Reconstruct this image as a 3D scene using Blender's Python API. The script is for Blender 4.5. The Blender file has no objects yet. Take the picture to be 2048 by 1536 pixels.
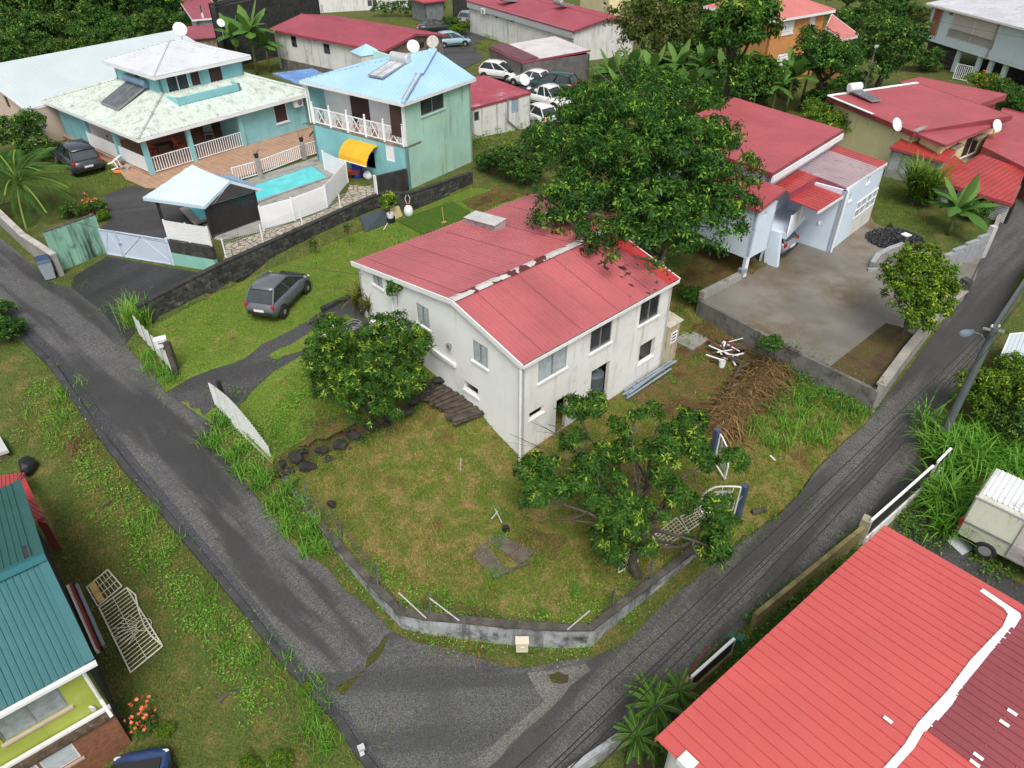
import bpy,bmesh,math,random
import numpy as np
from mathutils import Vector,Matrix
from mathutils.geometry import delaunay_2d_cdt
S=bpy.context.scene
COL=S.collection
random.seed(7)
RNG=np.random.default_rng(11)
# camera
F,TH,H=1450.0,math.radians(36.9),18.5
cam=bpy.data.cameras.new('camera')
cam.sensor_width=36.0
cam.lens=36.0*F/2048.0
cam.clip_end=6000
cam_o=bpy.data.objects.new('camera',cam)
COL.objects.link(cam_o)
cam_o.location=(0,0,H)
cam_o.rotation_euler=(math.pi/2-TH,0,0)
S.camera=cam_o
# sky and sun (overcast)
SUN_EL,SUN_AZ=math.radians(56),math.radians(174)
world=bpy.data.worlds.new('World')
S.world=world
world.use_nodes=True
wn=world.node_tree
bg=wn.nodes['Background']
sky=wn.nodes.new('ShaderNodeTexSky')
sky.sky_type='NISHITA'
sky.sun_disc=False
sky.sun_elevation=SUN_EL
sky.sun_rotation=SUN_AZ
sky.air_density=1.0
sky.dust_density=4.0
hs=wn.nodes.new('ShaderNodeHueSaturation')
hs.inputs['Saturation'].default_value=0.28
wn.links.new(sky.outputs[0],hs.inputs['Color'])
wn.links.new(hs.outputs[0],bg.inputs['Color'])
bg.inputs['Strength'].default_value=0.122
sun=bpy.data.lights.new('sun','SUN')
sun.energy=1.5
sun.angle=math.radians(28)
sun.color=(1.0,0.96,0.9)
sun_o=bpy.data.objects.new('sun',sun)
COL.objects.link(sun_o)
sd=Vector((math.sin(SUN_AZ)*math.cos(SUN_EL),math.cos(SUN_AZ)*math.cos(SUN_EL),math.sin(SUN_EL)))
sun_o.rotation_euler=(-sd).to_track_quat('-Z','Y').to_euler()
S.view_settings.view_transform='Standard'
S.view_settings.look='None'
S.view_settings.gamma=1
S.view_settings.use_curve_mapping=False
S.view_settings.exposure=0.46
# measuring: photograph point + height -> point of the place
def ray(px,py):
 u,v=px-1024.0,768.0-py
 return np.array([u,F*math.cos(TH)+v*math.sin(TH),-F*math.sin(TH)+v*math.cos(TH)])
def P(px,py,z=0.0):
 d=ray(px,py)
 t=(z-H)/d[2]
 return np.array([0,0,H])+t*d
def ppm(p):
 return F/(p[1]*math.cos(TH)-(p[2]-H)*math.sin(TH))
def rbf(pts):
 X=np.array([[p[0],p[1]]for p in pts]);Z=np.array([p[2]for p in pts])
 n=len(X)
 def phi(r2):
  return 0.5*r2*np.log(r2+1e-9)
 r2=((X[:,None]-X[None])**2).sum(-1)
 A=np.zeros((n+3,n+3))
 A[:n,:n]=phi(r2)+np.eye(n)*0.6
 A[:n,n]=1;A[:n,n+1:]=X;A[n,:n]=1;A[n+1:,:n]=X.T
 w=np.linalg.solve(A,np.concatenate([Z,np.zeros(3)]))
 lo,hi=Z.min(),Z.max()
 def f(x,y):
  x=np.asarray(x,float);y=np.asarray(y,float)
  q=np.stack([x.ravel(),y.ravel()],1)
  out=np.empty(len(q))
  for i in range(0,len(q),20000):
   qq=q[i:i+20000]
   k=phi(((qq[:,None]-X[None])**2).sum(-1))
   out[i:i+20000]=k@w[:n]+w[n]+qq@w[n+1:]
  return np.clip(out,lo,hi).reshape(x.shape)
 return f
def inpoly(poly,x,y):
 x=np.asarray(x,float);y=np.asarray(y,float)
 r=np.zeros(x.shape,bool)
 n=len(poly)
 for i in range(n):
  x1,y1=poly[i][0],poly[i][1];x2,y2=poly[(i+1)%n][0],poly[(i+1)%n][1]
  c=((y1>y)!=(y2>y))
  with np.errstate(divide='ignore',invalid='ignore'):
   r^=c&(x<(x2-x1)*(y-y1)/((y2-y1)if y2!=y1 else 1e-12)+x1)
 return r
def vnoise(x,y,scale,seed=0):
 x=np.asarray(x)*scale;y=np.asarray(y)*scale
 xi=np.floor(x).astype(int);yi=np.floor(y).astype(int)
 fx=x-xi;fy=y-yi
 fx=fx*fx*(3-2*fx);fy=fy*fy*(3-2*fy)
 def h(a,b):
  k=(a*374761393+b*668265263+seed*974711)&0x7fffffff
  k=((k^(k>>13))*1274126177)&0x7fffffff
  return((k^(k>>16))&0xffff)/65535.0
 return(h(xi,yi)*(1-fx)+h(xi+1,yi)*fx)*(1-fy)+(h(xi,yi+1)*(1-fx)+h(xi+1,yi+1)*fx)*fy
 # materials
def node(nt,t,**kw):
 n=nt.nodes.new(t)
 for k,v in kw.items():
  setattr(n,k,v)
 return n
def nz(nt,scale,detail=4,vec=None,rough=0.55,stretch=None,rot=0.0,dist=0.0):
 n=node(nt,'ShaderNodeTexNoise')
 n.inputs['Scale'].default_value=scale
 n.inputs['Detail'].default_value=detail
 n.inputs['Roughness'].default_value=rough
 n.inputs['Distortion'].default_value=dist
 if vec is None:
  vec=node(nt,'ShaderNodeNewGeometry').outputs['Position']
 if rot:
  mr=node(nt,'ShaderNodeMapping')
  mr.inputs['Rotation'].default_value=(0,0,-rot)
  nt.links.new(vec,mr.inputs['Vector']);vec=mr.outputs[0]
 if stretch:
  m=node(nt,'ShaderNodeMapping')
  m.inputs['Scale'].default_value=stretch
  nt.links.new(vec,m.inputs['Vector']);vec=m.outputs[0]
 nt.links.new(vec,n.inputs['Vector'])
 return n.outputs['Fac']
def ramp(nt,fac,a,b):
 m=node(nt,'ShaderNodeMapRange',interpolation_type='SMOOTHSTEP')
 m.inputs['From Min'].default_value=a;m.inputs['From Max'].default_value=b
 nt.links.new(fac,m.inputs['Value'])
 return m.outputs[0]
def mul(nt,a,b):
 m=node(nt,'ShaderNodeMath',operation='MULTIPLY')
 nt.links.new(a,m.inputs[0])
 if isinstance(b,(int,float)):m.inputs[1].default_value=b
 else:nt.links.new(b,m.inputs[1])
 return m.outputs[0]
def c4(c):
 return(c[0],c[1],c[2],1)
def mixc(nt,fac,a,b):
 m=node(nt,'ShaderNodeMix',data_type='RGBA')
 if isinstance(fac,(int,float)):m.inputs[0].default_value=fac
 else:nt.links.new(fac,m.inputs[0])
 for i,s in((6,a),(7,b)):
  if isinstance(s,tuple):m.inputs[i].default_value=c4(s)
  else:nt.links.new(s,m.inputs[i])
 return m.outputs[2]
def newmat(name):
 m=bpy.data.materials.new(name);m.use_nodes=True
 nt=m.node_tree
 return m,nt,nt.nodes['Principled BSDF']
def M(name,col,rough=0.6,var=0.12,vs=1.2,dirt=None,streak=None,speck=None,bump=None,metal=0.0,spec=0.5,coat=0.0,fine=0.0):
 """general surface: base colour with large tone variation, blotchy dirt (colour, amount, scale), vertical streaks (colour, amount), speckles"""
 m,nt,b=newmat(name)
 col=tuple(col)
 c=mixc(nt,ramp(nt,nz(nt,vs,5),0.3,0.7),tuple(x*(1-var)for x in col),tuple(min(1,x*(1+var))for x in col))
 if fine:
  c=mixc(nt,mul(nt,ramp(nt,nz(nt,38,3),0.35,0.75),fine),c,tuple(x*0.45 for x in col))
 if dirt:
  dc,amt,sc=dirt
  f=ramp(nt,nz(nt,sc,7,rough=0.68),0.62-0.25*amt,0.78-0.1*amt)
  c=mixc(nt,mul(nt,f,min(1,0.35+amt)),c,tuple(dc))
 if streak:
  sc_,amt=streak
  f=ramp(nt,nz(nt,2.6,6,stretch=(1,1,0.09),rough=0.7),0.62-0.22*amt,0.8-0.12*amt)
  c=mixc(nt,mul(nt,f,min(1,0.3+amt*0.7)),c,tuple(sc_))
 if speck:
  sc_,th,s=speck
  f=ramp(nt,nz(nt,s,2),th,th+0.04)
  c=mixc(nt,f,c,tuple(sc_))
 nt.links.new(c,b.inputs['Base Color'])
 b.inputs['Metallic'].default_value=metal
 b.inputs['Specular IOR Level'].default_value=spec
 b.inputs['Coat Weight'].default_value=coat
 r=node(nt,'ShaderNodeMapRange')
 r.inputs['To Min'].default_value=max(0.03,rough-0.1);r.inputs['To Max'].default_value=min(1,rough+0.12)
 nt.links.new(nz(nt,2.3,4),r.inputs['Value'])
 nt.links.new(r.outputs[0],b.inputs['Roughness'])
 if bump:
  bn=node(nt,'ShaderNodeBump')
  bn.inputs['Strength'].default_value=bump[1]
  bn.inputs['Distance'].default_value=0.02
  nt.links.new(nz(nt,bump[0],6),bn.inputs['Height'])
  nt.links.new(bn.outputs[0],b.inputs['Normal'])
 return m
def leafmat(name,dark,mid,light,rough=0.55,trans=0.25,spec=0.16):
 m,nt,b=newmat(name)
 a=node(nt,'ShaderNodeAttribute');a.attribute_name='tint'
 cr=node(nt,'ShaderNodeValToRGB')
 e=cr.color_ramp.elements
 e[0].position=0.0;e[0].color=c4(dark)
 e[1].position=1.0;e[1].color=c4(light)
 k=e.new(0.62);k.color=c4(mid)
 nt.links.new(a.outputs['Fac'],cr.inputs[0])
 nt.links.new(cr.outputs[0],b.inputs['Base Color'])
 b.inputs['Roughness'].default_value=rough
 b.inputs['Specular IOR Level'].default_value=spec
 tr=node(nt,'ShaderNodeBsdfTranslucent')
 nt.links.new(cr.outputs[0],tr.inputs[0])
 mx=node(nt,'ShaderNodeMixShader');mx.inputs[0].default_value=trans
 nt.links.new(b.outputs[0],mx.inputs[1]);nt.links.new(tr.outputs[0],mx.inputs[2])
 nt.links.new(mx.outputs[0],nt.nodes['Material Output'].inputs[0])
 return m
 # mesh builder
class MB:
 def __init__(s):
  s.v=[];s.f=[]
 def add(s,vs,fs):
  o=len(s.v)
  s.v+=[tuple(map(float,v))for v in vs]
  s.f+=[tuple(i+o for i in f)for f in fs]
  return s
 def par(s,o,a,b,c):
  o,a,b,c=(np.array(t,float)for t in(o,a,b,c))
  if np.dot(np.cross(a,b),c)<0:a,b=b,a
  p=[o,o+a,o+a+b,o+b,o+c,o+a+c,o+a+b+c,o+b+c]
  return s.add(p,[(3,2,1,0),(4,5,6,7),(0,1,5,4),(1,2,6,5),(2,3,7,6),(3,0,4,7)])
 def box(s,c,d,rz=0.0):
  ca,sa=math.cos(rz),math.sin(rz)
  ex=np.array([ca,sa,0])*d[0];ey=np.array([-sa,ca,0])*d[1];ez=np.array([0,0,d[2]])
  return s.par(np.array(c,float)-(ex+ey+ez)/2,ex,ey,ez)
 def beam(s,a,b,w,h,up=(0,0,1)):
  a,b=np.array(a,float),np.array(b,float)
  d=b-a;L=np.linalg.norm(d)
  if L<1e-6:return s
  d/=L
  up=np.array(up,float)
  if abs(np.dot(up,d))>0.98:up=np.array([1.,0,0])
  x=np.cross(d,up);x/=np.linalg.norm(x);u=np.cross(x,d)
  return s.par(a-x*w/2-u*h/2,d*L,x*w,u*h)
 def prism(s,poly,vec):
  n=len(poly);vec=np.array(vec,float)
  p=[np.array(q,float)for q in poly]
  nn=sum((np.cross(p[i],p[(i+1)%n])for i in range(n)))
  if np.dot(nn,vec)<0:p=p[::-1]
  return s.add(p+[q+vec for q in p],[tuple(range(n))[::-1],tuple(range(n,2*n))]+[(i,(i+1)%n,n+(i+1)%n,n+i)for i in range(n)])
 def tube(s,pts,r,n=6,cap=True):
  pts=[np.array(p,float)for p in pts]
  if isinstance(r,(int,float)):r=[r]*len(pts)
  o=len(s.v);vs=[]
  prev=None
  for i,p in enumerate(pts):
   d=pts[min(i+1,len(pts)-1)]-pts[max(i-1,0)]
   d=d/(np.linalg.norm(d)+1e-9)
   if prev is None:
    up=np.array([0,0,1.])if abs(d[2])<0.9 else np.array([1.,0,0])
    x=np.cross(d,up)
   else:
    x=prev-d*np.dot(prev,d)
   x/=np.linalg.norm(x)+1e-9;prev=x;y=np.cross(d,x)
   for k in range(n):
    a=2*math.pi*k/n
    vs.append(p+(x*math.cos(a)+y*math.sin(a))*r[i])
  fs=[]
  for i in range(len(pts)-1):
   for k in range(n):
    a,b=i*n+k,i*n+(k+1)%n
    fs.append((a,b,b+n,a+n))
  if cap:
   fs.append(tuple(range(n))[::-1]);fs.append(tuple(range((len(pts)-1)*n,len(pts)*n)))
  return s.add(vs,fs)
 def lathe(s,prof,c=(0,0,0),n=12,axis='z'):
  vs=[]
  for r,z in prof:
   for k in range(n):
    a=2*math.pi*k/n
    q=(r*math.cos(a),r*math.sin(a),z)
    if axis=='y':q=(q[0],q[2],-q[1])
    elif axis=='x':q=(q[2],q[0],q[1])
    vs.append((c[0]+q[0],c[1]+q[1],c[2]+q[2]))
  fs=[]
  for i in range(len(prof)-1):
   for k in range(n):
    a,b=i*n+k,i*n+(k+1)%n
    fs.append((a,b,b+n,a+n))
  fs.append(tuple(range(n))[::-1]);fs.append(tuple(range((len(prof)-1)*n,len(prof)*n)))
  return s.add(vs,fs)
 def loft(s,rings,close=True,cap=True):
  n=len(rings[0]);vs=[q for r in rings for q in r];fs=[]
  for i in range(len(rings)-1):
   for k in range(n if close else n-1):
    a,b=i*n+k,i*n+(k+1)%n
    fs.append((a,b,b+n,a+n))
  if cap and close:
   fs.append(tuple(range(n))[::-1]);fs.append(tuple(range((len(rings)-1)*n,len(rings)*n)))
  return s.add(vs,fs)
 def rock(s,c,r,seed=0,flat=0.7):
  bm=bmesh.new();bmesh.ops.create_icosphere(bm,subdivisions=2,radius=1.0)
  rr=np.random.default_rng(seed)
  cs=rr.normal(size=(9,3));cs/=np.linalg.norm(cs,axis=1)[:,None]
  ds=rr.uniform(0.5,0.9,9)
  vs=[]
  for v in bm.verts:
   q=np.array(v.co)
   for nrm,dd in zip(cs,ds):
    t=q@nrm
    if t>dd:q=q-nrm*(t-dd)
   vs.append((c[0]+q[0]*r[0],c[1]+q[1]*r[1],c[2]+q[2]*r[2]))
  fs=[tuple(v.index for v in f.verts)for f in bm.faces]
  bm.free()
  return s.add(vs,fs)
 def mesh(s,name,mat,base=(0,0,0),smooth=False):
  me=bpy.data.meshes.new(name)
  b=np.array(base,float)
  me.from_pydata([tuple(np.array(v)-b)for v in s.v],[],s.f)
  if mat:me.materials.append(mat)
  if smooth:
   me.polygons.foreach_set('use_smooth',[True]*len(me.polygons))
  me.update()
  return me
BASE={}
def tag(o,label=None,cat=None,group=None,kind=None):
 if label:o['label']=label
 if cat:o['category']=cat
 if group:o['group']=group
 if kind:o['kind']=kind
 return o
def thing(name,loc,label,cat,group=None,rz=0.0):
 o=bpy.data.objects.new(name,None)
 o.empty_display_size=0.3
 COL.objects.link(o);o.location=tuple(float(t)for t in loc);o.rotation_euler=(0,0,rz)
 BASE[o.name]=tuple(float(t)for t in loc)
 return tag(o,label,cat,group)
def part(name,mb,mat,parent,local=False,smooth=False,label=None,kind=None):
 """a mesh under its thing; world coordinates unless local"""
 b=(0,0,0)if local else BASE[parent.name]
 me=mb.mesh(name,mat,b,smooth)
 o=bpy.data.objects.new(name,me);COL.objects.link(o);o.parent=parent
 BASE[o.name]=b
 return tag(o,label,None,None,kind)
def inst(name,me,parent,M4=None):
 o=bpy.data.objects.new(name,me);COL.objects.link(o)
 o.parent=parent
 BASE[o.name]=BASE.get(parent.name,(0,0,0))
 if M4 is not None:o.matrix_basis=M4
 return o
def solo(name,mb,mat,label=None,cat=None,group=None,kind=None,smooth=False):
 v=np.array(mb.v)
 b=(0.5*(v[:,0].min()+v[:,0].max()),0.5*(v[:,1].min()+v[:,1].max()),v[:,2].min())
 o=bpy.data.objects.new(name,mb.mesh(name,mat,b,smooth));COL.objects.link(o)
 o.location=tuple(map(float,b));BASE[o.name]=tuple(map(float,b))
 return tag(o,label,cat,group,kind)
def clone(o,parent=None):
 c=o.copy();COL.objects.link(c)
 if parent:c.parent=parent
 BASE[c.name]=BASE.get(o.name,(0,0,0))
 for ch in list(o.children):clone(ch,c)
 return c
def place(o,loc,rz=0.0,s=1.0,label=None,group=None):
 o.location=tuple(map(float,loc));o.rotation_euler=(0,0,rz);o.scale=(s,s,s)
 if label:o['label']=label
 if group:o['group']=group
 BASE[o.name]=o.location[:]
 return o
def numesh(name,V,Fc,mat,tint=None,smooth=False):
 me=bpy.data.meshes.new(name)
 n,k=Fc.shape
 me.vertices.add(len(V));me.vertices.foreach_set('co',V.astype(np.float32).ravel())
 me.loops.add(n*k);me.loops.foreach_set('vertex_index',Fc.astype(np.int32).ravel())
 me.polygons.add(n)
 me.polygons.foreach_set('loop_start',np.arange(0,n*k,k,dtype=np.int32))
 me.polygons.foreach_set('loop_total',np.full(n,k,dtype=np.int32))
 if smooth:me.polygons.foreach_set('use_smooth',np.ones(n,bool))
 me.update(calc_edges=True)
 if tint is not None:
  a=me.attributes.new('tint','FLOAT','POINT')
  a.data.foreach_set('value',tint.astype(np.float32))
 if mat:me.materials.append(mat)
 return me
def meshobj(name,me,loc=(0,0,0),parent=None,**kw):
 o=bpy.data.objects.new(name,me);COL.objects.link(o)
 o.location=tuple(map(float,loc))
 if parent:o.parent=parent;BASE[o.name]=BASE.get(parent.name,(0,0,0))
 else:BASE[o.name]=o.location[:]
 return tag(o,kw.get('label'),kw.get('cat'),kw.get('group'),kw.get('kind'))
 # TERRAIN
def PP(l):return[P(*t)for t in l]
base_pts=PP([(20,500,2.3),(190,600,1.8),(60,680,1.9),(330,720,1.4),(200,830,1.3),(430,900,.5),(330,1000,.4),(560,1100,-.3),(480,1170,-.4),(700,1250,-.9),(640,1380,-1.1),(800,1450,-1.4),(900,1330,-1.25),(1000,1500,-1.6),(1150,1340,-1.3),(1250,1450,-1.4),(1400,1200,-1.0),(1550,1180,-.8),(1650,950,-.4),(1760,980,-.5),(1790,800,0.),(1900,760,.1),(1880,680,.4),(2000,600,.7),(1980,500,1.),(2046,420,1.3),(50,780,1.),(150,950,.3),(250,1150,-.5),(400,1300,-1.),(300,1400,-1.4),(550,1450,-1.5),(100,1200,-1.2),(200,1520,-2.),(1900,1150,-.7),(1300,1500,-1.6),(1950,900,-.2),(2040,1100,-.6),(1800,1500,-1.5),(1450,520,1.),(1650,480,1.1),(1800,420,1.3),(1780,470,1.2),(1990,350,1.4),(1920,560,.8),(1700,400,1.2),(270,540,1.95),(400,560,2.),(120,530,2.),(300,420,2.2),(500,380,2.35),(700,330,2.4),(820,370,2.3),(1000,320,2.1),(1050,290,1.9),(150,330,2.),(350,340,2.3),(560,280,2.3),(60,420,2.2),(200,250,2.),(50,250,1.6),(1200,350,1.6),(1300,450,1.2),(1380,540,.9),(480,570,2.0),(330,640,1.75),(900,400,2.1),(650,480,2.3),(900,90,.3),(1050,215,1.2),(1300,200,1.2),(600,140,1.5),(1000,60,0.),(1200,100,.2),(1550,170,.8),(1700,200,1.),(1900,180,1.2),(2000,150,1.2),(100,60,0.),(300,30,-.3),(600,20,-.3),(1400,30,0.),(1700,20,0.),(2000,20,.5)])+[np.array(t)for t in[(-40,0,-3),(40,0,-2),(0,-20,-3),(-120,60,1),(120,60,1),(-100,200,0),(100,200,0),(0,220,0),(0,400,0),(300,300,0),(-300,300,0),(0,5,-2.0)]]
G0=rbf(base_pts)
yard_px=[(556,944,-.1),(568,960,-.12),(610,1012,-.15),(652,1065,-.2),(708,1130,-.25),(754,1180,-.3),(804,1228,-.35),(852,1238,-.38),(923,1244,-.4),(1018,1254,-.4),(1124,1260,-.42),(1182,1260,-.45),(1238,1215,-.48),(1291,1175,-.5),(1344,1135,-.52),(1391,1100,-.6),(1420,1128,-.98),(1460,1098,-.9),(1500,1070,-.82),(1553,1033,-.7),(1596,990,-.55),(1625,945,-.45),(1660,910,-.3),(1693,878,-.22),(1730,848,-.12),(1748,822,-.05),(1737,805,0.),(1660,745,0.),(1572,702,.05),(1500,660,.1),(1415,622,.25),(1385,560,.6),(1330,520,1.),(1240,500,1.),(1100,500,1.),(935,768,.9),(870,770,.75),(800,822,.45),(740,860,.25),(660,890,.1),(600,918,0.)]
yard=PP(yard_px)
Gy=rbf(yard+PP([(1040,920,0.),(1020,900,.15),(975,851,.5),(957,818,1.),(900,800,.9),(1320,725,.1),(1200,800,.05),(1350,690,.15),(1450,720,.05),(1550,800,-.05),(1450,950,-.4),(900,1000,-.1),(1000,1120,-.25),(1250,950,-.2),(750,1000,-.1),(1380,1000,-.45)]))
lawn_px=[(292,652,1.62),(330,640,1.7),(460,573,1.75),(600,512,1.8),(760,446,1.85),(820,420,1.9),(945,374,1.95),(1062,392,1.9),(1100,480,1.5),(1000,600,1.3),(935,768,.9),(870,770,.75),(800,822,.45),(740,860,.25),(660,890,.1),(600,918,0.),(556,944,-.1),(546,930,.45),(500,880,.75),(436,805,1.1),(425,848,.9),(330,783,1.25),(312,756,1.35),(360,745,1.45),(335,700,1.5),(275,645,1.65)]
_lift={14:.9,13:1.0,12:1.05,11:1.15,15:.75,16:.65,10:1.2}
lawn=PP(lawn_px)
for i,j in zip(range(10,17),[35,36,37,38,39,40,0]):
 k=j if j<len(yard)else j-len(yard)
 lawn[i]=np.array([yard[k][0],yard[k][1],_lift[i]])
lawn_poly=[(p[0],p[1])for p in lawn]
Gl=rbf(lawn+PP([(600,600,1.75),(850,430,1.9),(740,650,1.75),(500,760,1.2),(600,820,1.1),(700,760,1.25),(820,700,1.45)]))
yard_poly=[(p[0],p[1])for p in yard]
pad_px=[(1398,600,1.0),(1481,554,1.05),(1500,520,1.1),(1600,440,1.15),(1720,390,1.2),(1748,445,1.15),(1800,470,1.1),(1860,500,1.05),(1962,516,1.0),(1950,560,.97),(1925,591,.95),(1875,634,.95),(1810,712,.95),(1757,784,.95),(1710,760,.97),(1650,731,1.),(1572,693,1.),(1500,653,1.)]
pad=PP(pad_px)
pad_poly=[(p[0],p[1])for p in pad]
Gp=rbf(pad+PP([(1600,600,1.0),(1700,560,1.0)]))
def G(x,y):
 x=np.asarray(x,float);y=np.asarray(y,float)
 z=G0(x,y)
 for poly,g in((lawn_poly,Gl),(yard_poly,Gy),(pad_poly,Gp)):
  m=inpoly(poly,x,y)
  if m.any():z=np.where(m,g(x,y),z)
 return z
def On(px,py,dz=0.0):
 z=0.0
 for _ in range(25):
  p=P(px,py,z+dz)
  z=0.5*z+0.5*float(G(np.array([p[0]]),np.array([p[1]]))[0])
 p=P(px,py,z+dz)
 return p
def ground_z(x,y):return float(G(np.array([x]),np.array([y]))[0])
def fill(poly,res,zf,jitter=0.0,off=0.0):
 poly=[np.array(p[:2],float)for p in poly]
 out=[]
 n=len(poly)
 rr=np.random.default_rng(n*13+1)
 for i in range(n):
  a,b=poly[i],poly[(i+1)%n]
  k=max(1,int(np.linalg.norm(b-a)/res))
  d=(b-a)/(np.linalg.norm(b-a)+1e-9);nn=np.array([-d[1],d[0]])
  for j in range(k):
   q=a+(b-a)*j/k
   if jitter:q=q+nn*rr.normal()*jitter
   out.append(q)
 xs=[p[0]for p in out];ys=[p[1]for p in out]
 gx,gy=np.meshgrid(np.arange(min(xs),max(xs),res),np.arange(min(ys),max(ys),res))
 gx=gx+(np.arange(gx.shape[0])[:,None]%2)*res*0.5
 m=inpoly(out,gx,gy)
 pts=np.stack([gx[m],gy[m]],1)
 o=np.array(out);keep=np.ones(len(pts),bool)
 for i in range(0,len(pts),4000):
  d2=((pts[i:i+4000,None]-o[None])**2).sum(-1).min(1)
  keep[i:i+4000]=d2>(res*0.45)**2
 pts=pts[keep]
 vs=[Vector(p)for p in out]+[Vector(p)for p in pts]
 r=delaunay_2d_cdt(vs,[],[list(range(len(out)))],1,1e-5)
 v2=np.array([(v.x,v.y)for v in r[0]])
 z=zf(v2[:,0],v2[:,1])+off
 mb=MB();mb.v=[(a,b,c)for(a,b),c in zip(v2,z)]
 mb.f=[tuple(f)for f in r[2]]
 ff=[]
 for f in mb.f:
  a,b,c=(np.array(mb.v[i][:2])for i in f[:3])
  ff.append(f if(b[0]-a[0])*(c[1]-a[1])-(b[1]-a[1])*(c[0]-a[0])>0 else f[::-1])
 mb.f=ff
 return mb
ROADS=[]
def sheet(name,poly,mat,res=0.6,off=0.02,zf=None,jitter=0.0,kind='structure',parent=None):
 if name in('road_left','road_right','junction'):ROADS.append(poly)
 mb=fill(poly,res,zf or G,jitter,off)
 o=bpy.data.objects.new(name,mb.mesh(name,mat,smooth=True));COL.objects.link(o)
 BASE[o.name]=(0,0,0)
 return tag(o,kind=kind)
def pxpoly(l,dz=0.0):
 return[tuple(On(x,y)[:2])for x,y in l]
 # ground materials
def ground_mat(name,green,dry,soil,dry_amt=0.5,soil_amt=0.3,scale=0.55):
 m,nt,b=newmat(name)
 big=nz(nt,scale,7,rough=0.62);mid=nz(nt,scale*2.7,7,rough=0.7);fine=nz(nt,14,5,rough=0.7);tiny=nz(nt,45,3)
 g=mixc(nt,ramp(nt,fine,.3,.72),tuple(x*0.55 for x in green),tuple(x*1.3 for x in green))
 d=mixc(nt,ramp(nt,fine,.3,.7),tuple(x*0.6 for x in dry),tuple(x*1.25 for x in dry))
 c=mixc(nt,ramp(nt,mid,.66-.35*dry_amt,.8-.2*dry_amt),g,d)
 s=mixc(nt,ramp(nt,tiny,.35,.7),tuple(x*0.6 for x in soil),tuple(x*1.3 for x in soil))
 c=mixc(nt,ramp(nt,big,.68-.25*soil_amt,.8-.2*soil_amt),c,s)
 c=mixc(nt,mul(nt,ramp(nt,tiny,.52,.7),.5),c,tuple(x*0.35 for x in green))
 nt.links.new(c,b.inputs['Base Color'])
 b.inputs['Roughness'].default_value=0.95;b.inputs['Specular IOR Level'].default_value=0.15
 bn=node(nt,'ShaderNodeBump');bn.inputs['Strength'].default_value=0.9;bn.inputs['Distance'].default_value=0.06
 nt.links.new(nz(nt,11,6,rough=.7),bn.inputs['Height']);nt.links.new(bn.outputs[0],b.inputs['Normal'])
 return m
def asphalt_mat(name,col,ang,tracks=0.5,brush=0.4,moss=0.15,chips=0.35):
 """worn wet asphalt: aggregate, brushed ridges across and darker wheel bands along the road direction (angle)"""
 m,nt,b=newmat(name)
 lo=tuple(x*0.42 for x in col);hi=tuple(x*1.5 for x in col)
 agg=nz(nt,22,4,rough=.75)
 c=mixc(nt,ramp(nt,agg,.38,.66),lo,hi)
 c=mixc(nt,mul(nt,ramp(nt,nz(nt,40,2),.56,.66),chips),c,tuple(min(1,x*2.6)for x in col))
 br=nz(nt,15,4,stretch=(1,.09,1),rot=ang-math.pi/2+math.pi/2,rough=.6)
 c=mixc(nt,mul(nt,ramp(nt,br,.48,.6),brush),c,lo)
 tr=nz(nt,0.9,4,stretch=(.07,1,1),rot=ang,rough=.55)
 c=mixc(nt,mul(nt,ramp(nt,tr,.44,.6),tracks),c,tuple(x*0.33 for x in col))
 c=mixc(nt,mul(nt,ramp(nt,nz(nt,.35,6),.52,.68),.5),c,tuple(x*.6 for x in col))
 c=mixc(nt,mul(nt,ramp(nt,nz(nt,.8,7,rough=.75),.64,.78),moss),c,(.05,.055,.016))
 vo=node(nt,'ShaderNodeTexVoronoi',feature='DISTANCE_TO_EDGE');vo.inputs['Scale'].default_value=.33
 ps=node(nt,'ShaderNodeNewGeometry').outputs['Position'];dv=node(nt,'ShaderNodeVectorMath',operation='ADD');nn=node(nt,'ShaderNodeTexNoise');nn.inputs['Scale'].default_value=1.1;nn.inputs['Detail'].default_value=5
 nt.links.new(ps,nn.inputs['Vector']);nt.links.new(ps,dv.inputs[0]);nt.links.new(nn.outputs['Color'],dv.inputs[1]);nt.links.new(dv.outputs[0],vo.inputs['Vector'])
 c=mixc(nt,mul(nt,ramp(nt,vo.outputs['Distance'],.010,.0),.22),c,(.015,.015,.014))
 nt.links.new(c,b.inputs['Base Color'])
 r=node(nt,'ShaderNodeMapRange');r.inputs['To Min'].default_value=.42;r.inputs['To Max'].default_value=.85
 nt.links.new(nz(nt,.7,5),r.inputs['Value']);nt.links.new(r.outputs[0],b.inputs['Roughness'])
 b.inputs['Specular IOR Level'].default_value=0.4
 bn=node(nt,'ShaderNodeBump');bn.inputs['Strength'].default_value=.7;bn.inputs['Distance'].default_value=.015
 nt.links.new(agg,bn.inputs['Height']);nt.links.new(bn.outputs[0],b.inputs['Normal'])
 return m
m_ground=ground_mat('wild_ground',(.090,.122,.028),(.18,.15,.05),(.10,.07,.036),.58,.35)
m_yard=ground_mat('yard_ground',(.125,.165,.026),(.29,.21,.08),(.16,.085,.038),.68,.48,.6)
m_lawn=ground_mat('lawn_ground',(.14,.215,.032),(.27,.225,.07),(.14,.095,.045),.42,.2)
d_l=P(700,1250,-.9)-P(200,750,1.4);ANG_L=math.atan2(d_l[1],d_l[0])
d_r=P(1880,720,.3)-P(1300,1380,-1.3);ANG_R=math.atan2(d_r[1],d_r[0])
m_road_l=asphalt_mat('road_left_asphalt',(.106,.104,.103),ANG_L,.9,.4,.15,.55)
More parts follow.
